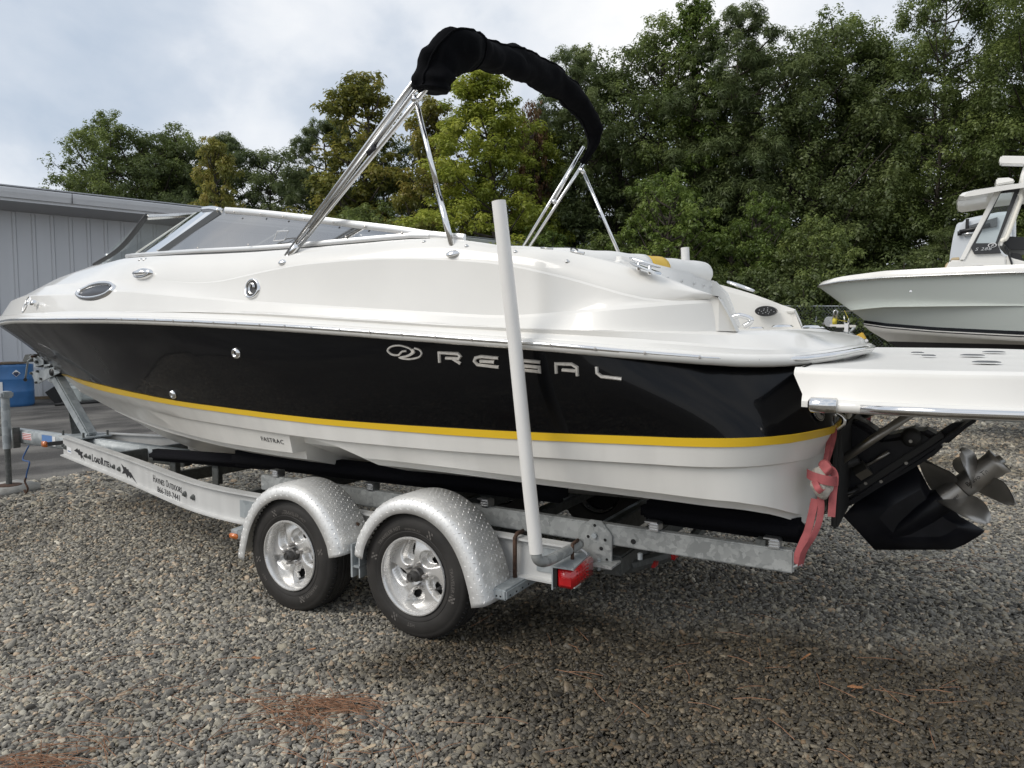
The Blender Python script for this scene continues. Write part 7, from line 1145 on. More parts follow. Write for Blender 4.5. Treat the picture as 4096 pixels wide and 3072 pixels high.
# galvanised bunk beams
for s_ in (1, -1):
    bb = mesh('bunk_beam', *boxg((.09, -.835*s_, .57), (3.30, .05, .10)), M['galv'], trl, bevel=.006)
    mesh('beam_bracket', *prismg([(x, -.868*s_, z) for x, z in ((.74, .415), (.735, .58), (.80, .635), (.86, .635), (.915, .57), (.915, .40), (.86, .395))], (0,-.004*s_,0), (0,.006*s_,0)), M['galv'], trl, bevel=.002)
    for x, z, r_ in ((.825, .56, .014), (.77, .47, .007), (.86, .50, .010), (.89, .45, .007), (.79, .55, .008), (.88, .545, .008), (.825, .61, .008)):
        mesh('bracket_bolt' if r_ > .012 else 'bracket_hole', *latheg([(0, .012 if r_ > .012 else .001), (r_, .012 if r_ > .012 else .001), (r_, 0)], (x, -.873*s_, z), (0, -1*s_, 0), 8), M['galvl' if r_ > .012 else 'whole'], trl)
    mesh('bracket_bolt', *tubeg([(.86, -.90*s_, .40), (.86, -.90*s_, .455)], .010, 8), M['galvl'], trl)
    mesh('beam_hole', *latheg([(0, .001), (.013, .001)], (1.02, -.861*s_, .555), (0, -s_, 0), 12), M['whole'], trl)
    for x in (-1.2, -.25, .75, 1.05): mesh('u_bolt_nut', *tubeg([(x, -.85*s_, .50), (x, -.85*s_, .47)], .012, 6), M['galvl'], trl)
    if s_ == 1: mesh('support_bracket', *boxg((1.60, -.80*s_, .595), (.04, .09, .1)), M['galvd'], trl)
    # bunks
    for (xa, xb, y_, za, zb_, t_) in ((-3.10, -1.20, -.60, .585, .665, .09), (-2.0, .60, -.70, .672, .720, .11), (1.02, 1.78, -.74, .685, .690, .105)):
        a_, b_ = Vector((xa, y_*s_, za)), Vector((xb, (y_-.03)*s_, zb_)); mesh('bunk', *rect_between(a_, b_, .11, t_), M['carpet'], trl, smooth=True, bevel=.03, seg=3, label='black carpeted bunk')
    for x in (-1.42, -.62, .18, 1.12, 1.66):
        bk_ = mesh('bunk_clip', *boxg((x, -.83*s_, .637), (.045, .07, .040)), M['alu'], trl, bevel=.004)
        mesh('clip_top', *boxg((x-.015, -.84*s_, .660), (.06, .05, .006)), M['alu'], bk_)
        for k in range(3): mesh('clip_ridge', *boxg((x+.0, -.868*s_, .627+.012*k), (.047, .004, .004)), M['alu'], bk_)
    for x in (-2.85, -2.35):
        mesh('bunk_bracket', *boxg((x, -.60*s_, .50), (.07, .012, .17)), M['galvd'], trl, bevel=.003); mesh('bunk_bracket', *boxg((x-.03, -.56*s_, .50), (.012, .08, .17)), M['galvd'], trl)
# keel bunk
mesh('bunk', *rect_between((-3.2, .42, .56), (-1.3, .60, .64), .11, .09), M['carpet'], trl, smooth=True, bevel=.03, seg=3)

# ---- wheels
def wheel(cx, cz, s_, rot, name='wheel', lab=None):
    c = Vector((cx, -1.15*s_, cz)); o = Vector((0, -s_, 0)); T = .663/2
    w_ = mesh(name, *latheg([(.185, -.10), (.215, -.104), (.27, -.108), (.305, -.098), (.3225, -.085), (.3275, -.073), (.3275, -.055), (.320, -.052), (.320, -.044), (.3290, -.041), (.3295, -.014), (.321, -.011), (.321, -.003), (.3300, 0), (.3300, .012), (.322, .015), (.322, .023), (.3290, .026), (.3285, .048), (.320, .051), (.320, .058), (.3265, .061), (.3225, .080), (.314, .092), (.300, .1005), (.292, .1005), (.288, .1035), (.262, .1085), (.235, .1085), (.231, .1065), (.228, .1085), (.215, .107), (.206, .1005), (.198, .094), (.185, .085)], c, o, 72), M['rubber'], trl, smooth=True, split=38, label=lab)
    # tread blocks' cross cuts
    cuts = []
    for k in range(72):
        a_ = 2*math.pi*k/72; R_ = Matrix.Rotation(a_, 3, 'Y')
        for y_, r_ in ((-.069, .3262), (.069, .3258)): cuts.append(boxg(c+o*y_+R_ @ Vector((0, 0, r_)), (.004, .024, .010), R_))
    mesh('tread_cuts', *join(*cuts), M['whole'], w_, kind='stuff')
    # rim: lip, barrel, dished face with five teardrop pockets
    rm = mesh('rim', *latheg([(.198, .096), (.202, .104), (.199, .110), (.193, .110), (.188, .102), (.183, .090), (.178, .072), (.176, .050), (.176, -.09)], c, o, 64), M['wheel'], w_, smooth=True, split=40, label='cast aluminium rim')
    nr, nth = 26, 150; V = []; F = []
    for i in range(nr):
        r_ = .030+(.180-.030)*i/(nr-1)
        for j in range(nth):
            t_ = 2*math.pi*j/nth; h = .052+.030*math.sin(math.pi*min(1, (r_-.02)/.15))*.5; dep = 0; hole = False
            for q in range(5):
                a_ = 2*math.pi*q/5+rot; px_, pz_ = r_*math.cos(t_), r_*math.sin(t_)
                ca_, sa_ = math.cos(a_), math.sin(a_); u_ = px_*ca_+pz_*sa_-.124; v_ = -px_*sa_+pz_*ca_
                ua = u_*math.cos(.85)+v_*math.sin(.85); va = -u_*math.sin(.85)+v_*math.cos(.85)
                wv = .034+.013*(va/.066)
                e_ = (ua/wv)**2+(va/.066)**2
                if e_ < 1.25: dep = max(dep, min(1, (1.25-e_)*2.4))
                if ((ua+.010)/(.020))**2+((va+.010)/.034)**2 < 1: hole = True
            h -= .046*dep*dep*(3-2*dep)
            V.append(c+o*h+Vector((r_*math.cos(t_), 0, r_*math.sin(t_)))); 
            if i: 
                if not hole: F.append(((i-1)*nth+j, (i-1)*nth+(j+1) % nth, i*nth+(j+1) % nth, i*nth+j))
    mesh('rim_face', V, F, M['wheel'], rm, smooth=True)
    mesh('brake_disc', *latheg([(0, -.0), (.165, -.0), (.165, -.03)], c, o, 32), M['whole'], w_)
    mesh('hub', *latheg([(0, .128), (.010, .130), (.012, .122), (.022, .124), (.026, .118), (.026, .088), (.034, .084), (.036, .062), (.040, .045)], c, o, 28), M['hub'], w_, smooth=True, split=35)
    ln = None
    for q in range(5):
        a_ = 2*math.pi*q/5+rot+.55; p = c+Vector((.057*math.cos(a_), 0, .057*math.sin(a_)))
        g = latheg([(0, .098), (.007, .096), (.011, .090), (.0115, .066), (.014, .064), (.014, .058)], p, o, 6 if False else 10)
        if ln is None: ln = mesh('lug_nut', *g, M['nut'], w_, smooth=True, split=40, org=p); lp = p
        else: dup(ln, dloc=p-lp)
    a_ = rot+3.9; p = c+Vector((.142*math.cos(a_), 0, .142*math.sin(a_))); mesh('valve_stem', *tubeg([p+o*.04, p+o*.075], .007, 8), M['plasticb'], w_, smooth=True)
    if s_ == 1:
        def arc(s, size, r_, a0, par, m='rubbtxt', sp_=1.0):
            g = textg(s, size, .0005, space=sp_); V = []
            for v in g[0]:
                rr = r_+v.y; t_ = a0-(v.x)/r_; V.append(c+o*(.1085+.0007+v.z*.5-.02*max(0, rr-.262)**1*0-(.004 if rr > .287 else 0))+Vector((rr*math.cos(t_), 0, rr*math.sin(t_))))
            mesh('sidewall_print', V, g[1], M[m], w_)
        arc('TRAVELER HST', .026, .242, rot+.55, w_); arc('HST', .026, .242, rot+2.75, w_); arc('TRAVELER HST', .026, .242, rot+4.6, w_); arc('ST205/75R14 D', .015, .236, 1.75, w_)
        for b_ in (rot+.78, rot+2.15, rot+3.9, rot+5.3):
            g = []
            for i in range(3):
                for j in range(3):
                    if (i+j) % 2 == 0:
                        r0_, r1_ = .236+.012*i, .247+.012*i; t0, t1 = b_+.04*j, b_+.038+.04*j
                        g.append(([c+o*.1093+Vector((r*math.cos(t), 0, r*math.sin(t))) for r, t in ((r0_, t0), (r1_, t0+.02), (r1_, t1+.02), (r0_, t1))], [(0,1,2,3)]))
            mesh('sidewall_checks', *join(*g), M['rubbtxt'], w_)
    return w_
wheel(-.878, .293, 1, 1.15, lab='front near-side wheel of the pair'); wheel(0, .325, 1, 2.02, lab='rear near-side wheel of the pair'); wheel(-.878, .293, -1, .3); wheel(0, .325, -1, 1.0)

# ---- tread plate fenders
def fender(cx, s_, flipx, lab):
    base = [(-.405, .395), (-.385, .47), (-.335, .56), (-.26, .645), (-.17, .705), (-.07, .735), (.03, .738), (.13, .715), (.23, .66), (.31, .58), (.37, .48), (.41, .37), (.435, .27)]
    P = spline([(x, 0, z) for x, z in base], 5)
    if flipx: P = [Vector((-p.x, 0, p.z)) for p in P][::-1]
    V = []; F = []; sec = [(-1.035, 0), (-1.20, .0), (-1.245, -.004), (-1.268, -.014), (-1.280, -.030), (-1.284, -.050), (-1.284, -.082)]; k_ = len(sec)
    ctr = Vector((0, 0, .33)); nn = []
    for i, p in enumerate(P):
        d = (P[min(i+1, len(P)-1)]-P[max(i-1, 0)]).normalized(); n_ = Vector((d.z, 0, -d.x)); n_ = n_ if n_.dot(p-ctr) > 0 else -n_; nn.append(n_)
        for y_, h in sec: q = p+n_*h; V.append(Vector((cx+q.x, y_*s_, q.z+ZOF)))
    for i in range(len(P)-1):
        for k in range(k_-1): F.append((i*k_+k, i*k_+k+1, (i+1)*k_+k+1, (i+1)*k_+k))
    f_ = mesh('fender', V, F, M['plate'], trl, smooth=True, label=lab)
    so = f_.modifiers.new('t', 'SOLIDIFY'); so.thickness = .0035; so.offset = 0
    # raised tread lugs
    L_ = [0]
    for a, b in zip(P, P[1:]): L_.append(L_[-1]+(b-a).length)
    G = []
    def at(l, yy):
        i = min(len(P)-2, max(0, int(np.searchsorted(L_, l))-1)); f = (l-L_[i])/(L_[i+1]-L_[i]); p = P[i].lerp(P[i+1], f); n_ = nn[i].lerp(nn[i+1], f).normalized(); d = (P[i+1]-P[i]).normalized()
        ys = [a for a, _ in sec]; arcl = [0]
        for (a1, h1), (a2, h2) in zip(sec, sec[1:]): arcl.append(arcl[-1]+math.hypot(a2-a1, h2-h1))
        j = min(len(sec)-2, max(0, int(np.searchsorted(arcl, yy))-1)); g_ = (yy-arcl[j])/(arcl[j+1]-arcl[j]); y_ = sec[j][0]*(1-g_)+sec[j+1][0]*g_; h = sec[j][1]*(1-g_)+sec[j+1][1]*g_
        t_ = Vector((0, sec[j+1][0]-sec[j][0], 0))+n_*(sec[j+1][1]-sec[j][1]); t_.normalize(); un = d.cross(t_); 
        if un.dot(n_ + Vector((0, -1, 0))) < 0: un = -un
        return p+Vector((0, y_, 0))+n_*h, d, t_, un
    nl = int(L_[-1]/.027); ny = 12
    for i in range(nl):
        for j in range(ny):
            l = .014+i*.027+(.0 if j % 2 else .0135); 
            if l > L_[-1]-.012: continue
            q, d, t_, un = at(l, .012+j*.0248); dirv = (d*.8+t_*.6) if (i+j) % 2 else (d*.35-t_*.94); sd_ = un.cross(dirv).normalized(); dirv = dirv.normalized()
            A_ = [q+dirv*.0115, q+sd_*.0032, q-dirv*.0115, q-sd_*.0032, q+un*.0032+dirv*.004, q+un*.0032-dirv*.004]
            A_ = [Vector((cx+v.x, v.y*s_, v.z+ZOF)) for v in A_]; G.append((A_, [(0,1,4), (1,5,4), (1,2,5), (2,3,5), (3,0,4), (3,4,5)]))
    mesh('tread_lugs', *join(*G), M['plate'], f_, smooth=False, kind='stuff')
    return f_
ZOF = -.035; fender(-.865, 1, True, 'front tread plate fender, near side'); fender(-.865, -1, True, 'front tread plate fender, far side')
ZOF = -.005; fender(.02, 1, False, 'rear tread plate fender, near side'); fender(.02, -1, False, 'rear tread plate fender, far side')
mesh('fender_bracket', *boxg((-.43, -1.12, .33), (.012, .22, .18)), M['galvl'], trl); mesh('fender_bracket', *boxg((-.41, -1.15, .30), (.06, .15, .012)), M['galvl'], trl); mesh('fender_bracket', *boxg((-.385, -1.12, .33), (.008, .20, .18)), M['galvl'], trl)
mesh('fender_rivet', *latheg([(0, .004), (.010, .003), (.012, 0)], (-.525, -1.22, .475), (.75, 0, .65), 10), M['rust'], trl); mesh('fender_rivet', *latheg([(0, .004), (.010, .003), (.012, 0)], (-.50, -1.10, .49), (.75, 0, .65), 10), M['rust'], trl)
# ---- tail light box, guide poles
for s_ in (1, -1):
    mesh('light_hood', *join(prismg([(.760, -1.215*s_, .487), (.735, -.955*s_, .487), (.835, -.945*s_, .487), (.868, -1.205*s_, .487)], (0,0,0), (0,0,.008)), boxg((.762, -1.08*s_, .435), (.006, .25, .11))), M['galvl'], trl)
    lt = mesh('tail_light', *boxg((.822, -1.08*s_, .440), (.076, .235, .090)), M['red'], trl, smooth=True, bevel=.006)
    mesh('light_housing', *boxg((.776, -1.08*s_, .440), (.016, .24, .095)), M['plasticb'], lt)
    gd = []
    for i in range(5):
        for j in range(4): gd.append(boxg((.8605, (-1.15+.03*i)*s_, .415+.017*j), (.003, .012, .007)))
    mesh('lens_ridge', *join(*gd), M['amber'] if False else M['red'], lt)
    mesh('lens_ridge', *boxg((.825, -1.198*s_, .425), (.06, .003, .035)), M['red'], lt)
    # guide pole
    pt, pb = Vector((0.587, -1.380, 2.112)), Vector((0.754, -1.340, 0.586)); 
    if s_ == -1: pt, pb = Vector((.60, 1.25, 2.175)), Vector((.70, 1.21, .53))
    gp = mesh('guide_pole', *tubeg([pb, pb.lerp(pt, .25)+Vector((.0, 0, 0)), pb.lerp(pt, .6)+Vector((.004, 0, 0)), pt], .0305, 24), M['pvc'], trl, smooth=True, split=50, label='white plastic guide pole, %s side' % ('near' if s_ == 1 else 'far'))
    mesh('pole_bore', *latheg([(0, .0008), (.026, .0008)], pt, (pt-pb), 20), M['whole'], gp)
    mesh('pole_elbow', *tubeg(spline([pb+Vector((0, 0, .02)), pb+Vector((.004, .0, -.025)), pb+Vector((.02, .05*s_, -.048)), pb+Vector((.03, .20*s_, -.050)), pb+Vector((.04, .36*s_, -.045))]), .024, 14), M['galvd'] if False else M['galv'], gp, smooth=True)
    mesh('pole_clamp', *tubeg([pb+Vector((.05, .26*s_, -.10)), pb+Vector((.05, .26*s_, -.02)), pb+Vector((.05, .32*s_, -.015))], .009, 8), M['rust'], gp, smooth=True)
mesh('marker_wire', *tubeg(spline([(.765, -.99, .495), (.79, -.99, .52), (.825, -.99, .51), (.835, -.98, .49)]), .004, 6), M['label'], trl)
mesh('rail_end_plate', *boxg((.90, -.90, .44), (.10, .12, .01)), M['galv'], trl)

# ---- red tie-down straps and padded ratchet at the near stern corner, second strap on the far side
st = thing('tie_down_strap', 'faded red tie-down strap knotted round a rag at the near stern corner', 'strap', (1.74, -.8, .5))
def ribbon(P, w_, nm, m='strap', par=st, wd=(1, 0, 0), tw=0):
    P = spline(P, 5); V = []; n_ = len(P)
    for i, p in enumerate(P):
        a_ = tw*i/(n_-1); ww = Vector(wd).normalized(); ww = Vector((ww.x*math.cos(a_), ww.x*math.sin(a_)+ww.y, ww.z)); V += [p-ww*w_/2, p+ww*w_/2]
    o = mesh(nm, V, [(2*i, 2*i+1, 2*i+3, 2*i+2) for i in range(n_-1)], M[m], par, smooth=False); so = o.modifiers.new('t', 'SOLIDIFY'); so.thickness = .0022; return o
ribbon([(1.860, -0.680, 1.149), (1.850, -0.720, 1.098), (1.847, -0.780, 1.031), (1.844, -0.800, 0.982)], .023, 'strap_web', wd=(.8, -.5, 0)); ribbon([(1.860, -0.660, 1.144), (1.866, -0.700, 1.102), (1.857, -0.760, 1.029), (1.847, -0.800, 0.983)], .021, 'strap_web', wd=(.9, .4, 0), tw=.8)
ribbon([(1.851, -0.850, 1.005), (1.877, -0.860, 0.991), (1.891, -0.870, 0.960), (1.887, -0.870, 0.881), (1.884, -0.870, 0.789)], .031, 'strap_tail', wd=(1, -.2, 0), tw=.3)
rg = [(1.832, -0.830, 0.989), (1.841, -0.840, 0.965), (1.843, -0.850, 0.930), (1.836, -0.860, 0.894), (1.823, -0.860, 0.870)]
V_, F_ = tubeg(spline(rg, 6), [.020, .03, .042, .050, .050, .052, .053, .054, .056, .057, .058, .059, .060, .060, .060, .058, .056, .054, .052, .050, .046, .040, .034, .026, .018][:25], 28)
ax_ = Vector(rg[2]); V_ = [v+Vector(((ax_.x-v.x)*.2, 0, 0))+Vector((noise.noise(v*22), noise.noise(v*22+Vector((5,0,0))), noise.noise(v*14)))*.012 for v in V_]; mesh('rag_pad', V_, F_, M['rag'], st, smooth=True)
for zz, aa, bb in ((1898, .06, -.01), (1935, -.02, .05)): pass
kr = []; kc = Vector((1.843, -0.850, 0.951))
for k in range(13):
    a_ = math.pi+math.pi*1.0*k/12; kr.append(kc+Vector((math.cos(a_)*.062, math.sin(a_)*.064, -.012*math.cos(a_))))
V_ = []; 
for p in kr: V_ += [p+Vector((0, 0, .020)), p-Vector((0, 0, .020))]
mesh('strap_wrap', V_, [(2*i, 2*i+1, 2*i+3, 2*i+2) for i in range(12)], M['strap'], st, smooth=True)
kr = [Vector((1.816, -0.900, 0.942)), Vector((1.834, -0.935, 0.919)), Vector((1.850, -0.930, 0.901)), Vector((1.855, -0.920, 0.903))]; ribbon([tuple(p) for p in kr], .026, 'strap_wrap', wd=(.7, 0, .7))
ribbon([(1.845, -0.880, 1.009), (1.869, -0.900, 0.988), (1.877, -0.880, 0.970)], .04, 'strap_knot', wd=(.5, 0, .6)); mesh('strap_knot', *latheg([(0, -.02), (.018, -.018), (.026, 0), (.018, .018), (0, .02)], (1.852, -0.860, 0.999), (.3, -1, .2), 12), M['strap'], st, smooth=True)
ribbon([(1.818, -0.860, 0.855), (1.808, -0.860, 0.796), (1.794, -0.860, 0.719), (1.778, -0.860, 0.674), (1.757, -0.860, 0.611), (1.754, -0.860, 0.573), (1.761, -0.860, 0.561)], .032, 'strap_web', wd=(1, -.15, 0), tw=-.4)
ribbon([(1.839, -0.860, 0.868), (1.842, -0.860, 0.821), (1.836, -0.870, 0.759), (1.815, -0.880, 0.695), (1.783, -0.880, 0.631), (1.767, -0.860, 0.562)], .026, 'strap_web', wd=(1, .3, 0), tw=.7)
mesh('strap_hook', *tubeg(spline([(1.702, -0.830, 0.531), (1.724, -0.840, 0.535), (1.757, -0.860, 0.560), (1.776, -0.860, 0.563)]), .006, 8), M['galvl'], st, smooth=True)
s2 = thing('tie_down_strap', 'red tie-down strap hanging at the far stern corner beneath the platform', 'strap', (1.9, .75, .5))
ribbon([(1.90, .70, 1.22), (1.90, .72, 1.05), (1.86, .78, .8), (1.80, .84, .6)], .027, 'strap_web', par=s2, wd=(1, .3, 0))
ribbon([(1.860, 0.600, 1.113), (1.848, 0.600, 1.080), (1.837, 0.600, 1.041)], .027, 'strap_web', par=s2, wd=(1, .3, 0))

# ================================================================ the seafoam centre console behind
cc = thing('centre_console_boat', 'seafoam centre console boat with black bottom and white hardtop, on its trailer at right', 'boat', (5, 7.8, 1.0))
CX0, CX1, CY = .65, 9.3, 7.8
def cb(x, w_, p_, q_, xb, xm=5.0):
    t_ = max(0, min(1, (xm-x)/(xm-xb))); return w_*(1-t_**p_)**q_
def cline(w_, p_, q_, xb, zf, n=46):
    o = []
    for k in range(n):
        s_ = (k/(n-1))**1.6; x = xb+(CX1-xb)*s_; o.append((x, CY-cb(x, w_, p_, q_, xb), zf(x)))
    return o
def fz(pts): return lambda x: float(np.interp(x, [p[0] for p in pts], [p[1] for p in pts]))
sh = cline(1.38, 2.0, .62, .66, fz([(.6, 2.235), (1.0, 2.275), (1.6, 2.29), (3, 2.27), (5, 2.20), (9.3, 2.10)]))
gt = cline(1.37, 2.0, .62, .70, fz([(.6, 2.285), (1.0, 2.35), (1.6, 2.385), (3, 2.37), (5, 2.30), (9.3, 2.20)]))
gi = cline(1.20, 2.0, .62, .95, fz([(.6, 2.29), (1.0, 2.36), (1.6, 2.40), (3, 2.38), (5, 2.31), (9.3, 2.21)]))
md1 = cline(1.26, 1.9, .72, .85, fz([(.6, 2.05), (1.5, 2.03), (3, 2.0), (9.3, 1.85)]))
stp = cline(1.16, 1.75, .90, 1.30, fz([(1.2, 1.745), (1.6, 1.68), (2.2, 1.62), (3.1, 1.565), (5, 1.52), (9.3, 1.50)]))
def sf(l, dz, dy=0): return [(p[0], p[1]-dy if p[1] < CY-.03 else p[1], p[2]+dz) for p in l]
chn = cline(1.14, 1.7, .95, 1.38, fz([(1.2, 1.60), (1.6, 1.545), (2.2, 1.50), (3.1, 1.44), (5, 1.38), (9.3, 1.32)]))
wlb = cline(.98, 1.6, 1.0, 1.62, fz([(1.4, 1.42), (1.7, 1.42), (3.1, 1.395), (5, 1.33), (9.3, 1.26)]))
kel = [(x, CY, z) for x, z in [(float(a), float(np.interp(a, [1.62, 1.9, 2.4, 3.2, 9.3], [1.42, 1.22, 1.05, .93, .85]))) for a in [1.62+(CX1-1.62)*((k/45)**1.6) for k in range(46)]]]
def mirc(l): return [(p[0], 2*CY-p[1], p[2]) for p in l]
def both_(ls): return join(loft(ls), loft([mirc(l) for l in ls]))
mesh('hull_side', *both_([sh, stp]), M['mint'], cc, smooth=True, label='seafoam hull side')
mesh('boot_stripe', *both_([sf(stp, .002, .006), sf(stp, -.042, .010)]), M['black'], cc, smooth=True); mesh('hull_band', *both_([sf(stp, -.04, .002), sf(stp, -.075, .006), chn]), M['gel'], cc, smooth=True)
mesh('boot_stripe', *both_([sf(stp, -.058, .014), sf(stp, -.070, .015)]), M['black'], cc, smooth=True)
mesh('hull_band', *both_([chn, wlb]), M['bottom'], cc, smooth=True); mesh('hull_bottom', *both_([wlb, [tuple((a[i]+b[i])/2 for i in range(3)) for a, b in zip(wlb, kel)], kel]), M['antif'], cc, smooth=True, label='black painted bottom')
mesh('gunwale', *both_([sf(sh, 0, .02), sf(sh, .018, .024), gt, gi, sf(gi, -.25, -.02)]), M['gel'], cc, smooth=True, split=40)
mesh('gunwale_rail', *join(tubeg(sf(sh, .0, .026), .014, 8), tubeg(mirc(sf(sh, .0, .026)), .014, 8)), M['chromed'], cc, smooth=True)
mesh('deck_floor', *loft([sf(gi, -.5), mirc(sf(gi, -.5))]), M['gelmatte'], cc)
mesh('transom', [(CX1, CY-1.38, 2.2), (CX1, CY+1.38, 2.2), (CX1, CY+1.1, 1.35), (CX1, CY, .85), (CX1, CY-1.1, 1.35)], [(0,1,2,3,4)], M['mint'], cc)
mesh('drain_fitting', *latheg([(0, .02), (.015, .02), (.022, 0)], (1.922, 6.720, 2.084), (0, -1, 0), 10), M['chrome'], cc)
# console (near side plane about y 7.35), windshield frame, hardtop
YC = 7.30
con = mesh('console', *prismg([(2.272, 7.300, 2.329), (2.351, 7.300, 2.514), (2.479, 7.300, 2.508), (2.556, 7.300, 2.700), (2.875, 7.300, 2.617), (2.973, 7.300, 2.515), (2.995, 7.300, 2.300), (3.006, 7.300, 2.033), (2.282, 7.300, 2.052)], (0,0,0), (0,1.0,0)), M['gel'], cc, bevel=.02)
mesh('console', *prismg([(2.969, 7.320, 2.325), (2.960, 7.320, 2.550), (3.069, 7.320, 2.496), (3.229, 7.320, 2.440), (3.445, 7.320, 2.211), (3.249, 7.320, 1.964), (2.983, 7.320, 1.970)], (0,0,0), (0,.9,0)), M['gel'], cc, bevel=.02)
fr_ = [(2.459, 7.280, 2.514), (2.506, 7.280, 2.511), (2.887, 7.280, 3.371), (2.850, 7.280, 3.362)]
def pil(P, nm, m, th=.05, y=0): return mesh(nm, *prismg([(p[0], p[1]+y, p[2]) for p in P], (0,0,0), (0,th,0)), M[m], cc, bevel=.006)
PL = [(2.464, 7.280, 2.507), (2.509, 7.280, 2.518), (2.887, 7.280, 3.371), (2.844, 7.280, 3.366)]
for y in (0, .98): 
    pil([(2.459, 7.280, 2.507), (2.515, 7.280, 2.504), (2.892, 7.280, 3.377), (2.817, 7.280, 3.365)], 'hardtop_pillar', 'gel', .06, y)
    pil([(2.882, 7.280, 2.685), (2.921, 7.280, 2.660), (3.122, 7.280, 3.370), (3.090, 7.280, 3.374)], 'hardtop_pillar', 'gel', .05, y)
wf = []
outer = [(2.581, 7.260, 2.662), (2.883, 7.260, 3.359), (3.086, 7.260, 3.380), (2.873, 7.260, 2.683), (2.915, 7.260, 2.572), (2.623, 7.260, 2.575)]
inner_ = [(2.632, 7.260, 2.714), (2.879, 7.260, 3.337), (3.022, 7.260, 3.339), (2.848, 7.260, 2.704)]
Vf = [Vector(p) for p in outer]+[Vector(p) for p in inner_]
ff = [(0,1,7,6), (1,2,8,7), (2,3,9,8), (3,0,6,9), (0,3,4,5)]
dr_ = mesh('side_window', Vf+[v+Vector((0, .03, 0)) for v in Vf], ff+[tuple(q+10 for q in f[::-1]) for f in ff], M['darkrub'], cc, label='black framed side window')
mesh('window_pane', [Vector(p)+Vector((0,.01,0)) for p in inner_], [(0,1,2,3)], M['glass'], dr_)
g = textg('S 288', .055, .001, shear=.25, sx=1.35, space=1.1); mesh('model_print', *place(g, (2.624, 7.250, 2.616), (1, 0, 0), (0, 0, 1)), M['chromed'], dr_)
e_ = ellipse((2.813, 7.255, 2.677), (1,0,0), (0,0,1), .048, .030); mesh('round_badge', *prismg(e_, (0,0,0), (0,-.006,0)), M['label'], dr_); e_ = ellipse((2.813, 7.247, 2.676), (1,0,0), (0,0,1), .038, .022); mesh('badge_disc', *prismg(e_, (0,0,0), (0,-.002,0)), M['darkrub'], dr_)
g = textg('P', .05, .001, shear=.3); mesh('badge_print', *place(g, (2.797, 7.243, 2.654), (1, 0, 0), (0, 0, 1)), M['label'], dr_)
tp_ = [(2.422, 7.100, 3.323), (2.456, 7.100, 3.358), (2.592, 7.100, 3.386), (2.858, 7.100, 3.407), (3.107, 7.100, 3.425), (3.616, 7.100, 3.411), (3.618, 7.100, 3.351), (3.109, 7.100, 3.366), (2.860, 7.100, 3.350), (2.594, 7.100, 3.319), (2.436, 7.100, 3.309)]
n_ = len(tp_); V_ = []; F_ = []
for y, f in ((0, .93), (.06, 1.0), (.7, 1.03), (1.34, 1.0), (1.40, .93)):
    cx_ = Vector((3.108, 7.100, 3.388)).x
    for p in tp_: V_.append(Vector((cx_+(p[0]-cx_)*f, p[1]+y, p[2]+(.0 if .93 < f else -.01)+.03*math.sin(math.pi*y/1.4))))
for i in range(4):
    for k in range(n_): F_.append((i*n_+k, i*n_+(k+1) % n_, (i+1)*n_+(k+1) % n_, (i+1)*n_+k))
F_ += [tuple(range(n_)), tuple(4*n_+k for k in range(n_))]
mesh('hardtop', V_, F_, M['gel'], cc, smooth=True, split=40, label='white hardtop roof')
mesh('radar_dome', *prismg([(2.830, 7.400, 3.557), (2.965, 7.400, 3.552), (3.033, 7.400, 3.517), (3.035, 7.400, 3.485), (2.837, 7.400, 3.467)], (0,0,0), (0,.35,0)), M['gel'], cc, bevel=.02)
mesh('radar_array', *prismg([(2.861, 7.500, 3.829), (2.879, 7.500, 3.859), (3.293, 7.500, 3.803), (3.298, 7.500, 3.689), (2.880, 7.500, 3.750), (2.863, 7.500, 3.771)], (0,0,0), (0,.14,0)), M['gel'], cc, bevel=.03, seg=3)
mesh('radar_mast', *tubeg([(3.132, 7.600, 3.455), (3.153, 7.600, 3.598), (3.187, 7.600, 3.738)], .05, 12), M['gel'], cc, smooth=True)
mesh('grab_rail', *tubeg(spline([(2.915, 7.220, 2.708), (2.924, 7.220, 2.739), (2.970, 7.220, 2.777), (3.080, 7.220, 3.177), (3.093, 7.220, 3.254), (3.075, 7.220, 3.303)]), .024, 10), M['cream'], cc, smooth=True)
mesh('dash_screen', *prismg([(2.931, 7.400, 2.726), (2.982, 7.400, 2.797), (3.301, 7.400, 2.760), (3.308, 7.400, 2.602), (3.016, 7.400, 2.618)], (0,0,0), (0,.7,0)), M['plasticb'], cc, bevel=.01)
mesh('switch_panel', *prismg([(3.016, 7.380, 2.584), (3.137, 7.380, 2.562), (3.167, 7.380, 2.464), (3.047, 7.380, 2.486)], (0,0,0), (0,.1,0)), M['plasticb'], cc, bevel=.01)
mesh('throttle_arm', *tubeg(spline([(2.954, 7.300, 2.660), (2.999, 7.300, 2.546), (3.039, 7.300, 2.416), (3.042, 7.300, 2.320)]), .012, 6), M['plasticb'], cc)
hp = [(2.539, 7.280, 2.320), (2.548, 7.280, 2.372), (2.580, 7.280, 2.410), (2.718, 7.280, 2.413), (2.761, 7.280, 2.379), (2.783, 7.280, 2.310)]
cp2 = mesh('console_port', *tubeg([Vector(p) for p in hp], .014, 8), M['chromed'], con, smooth=True); mesh('port_pane', [Vector(p)+Vector((0,.005,0)) for p in hp], [tuple(range(6))], M['whole'], cp2)
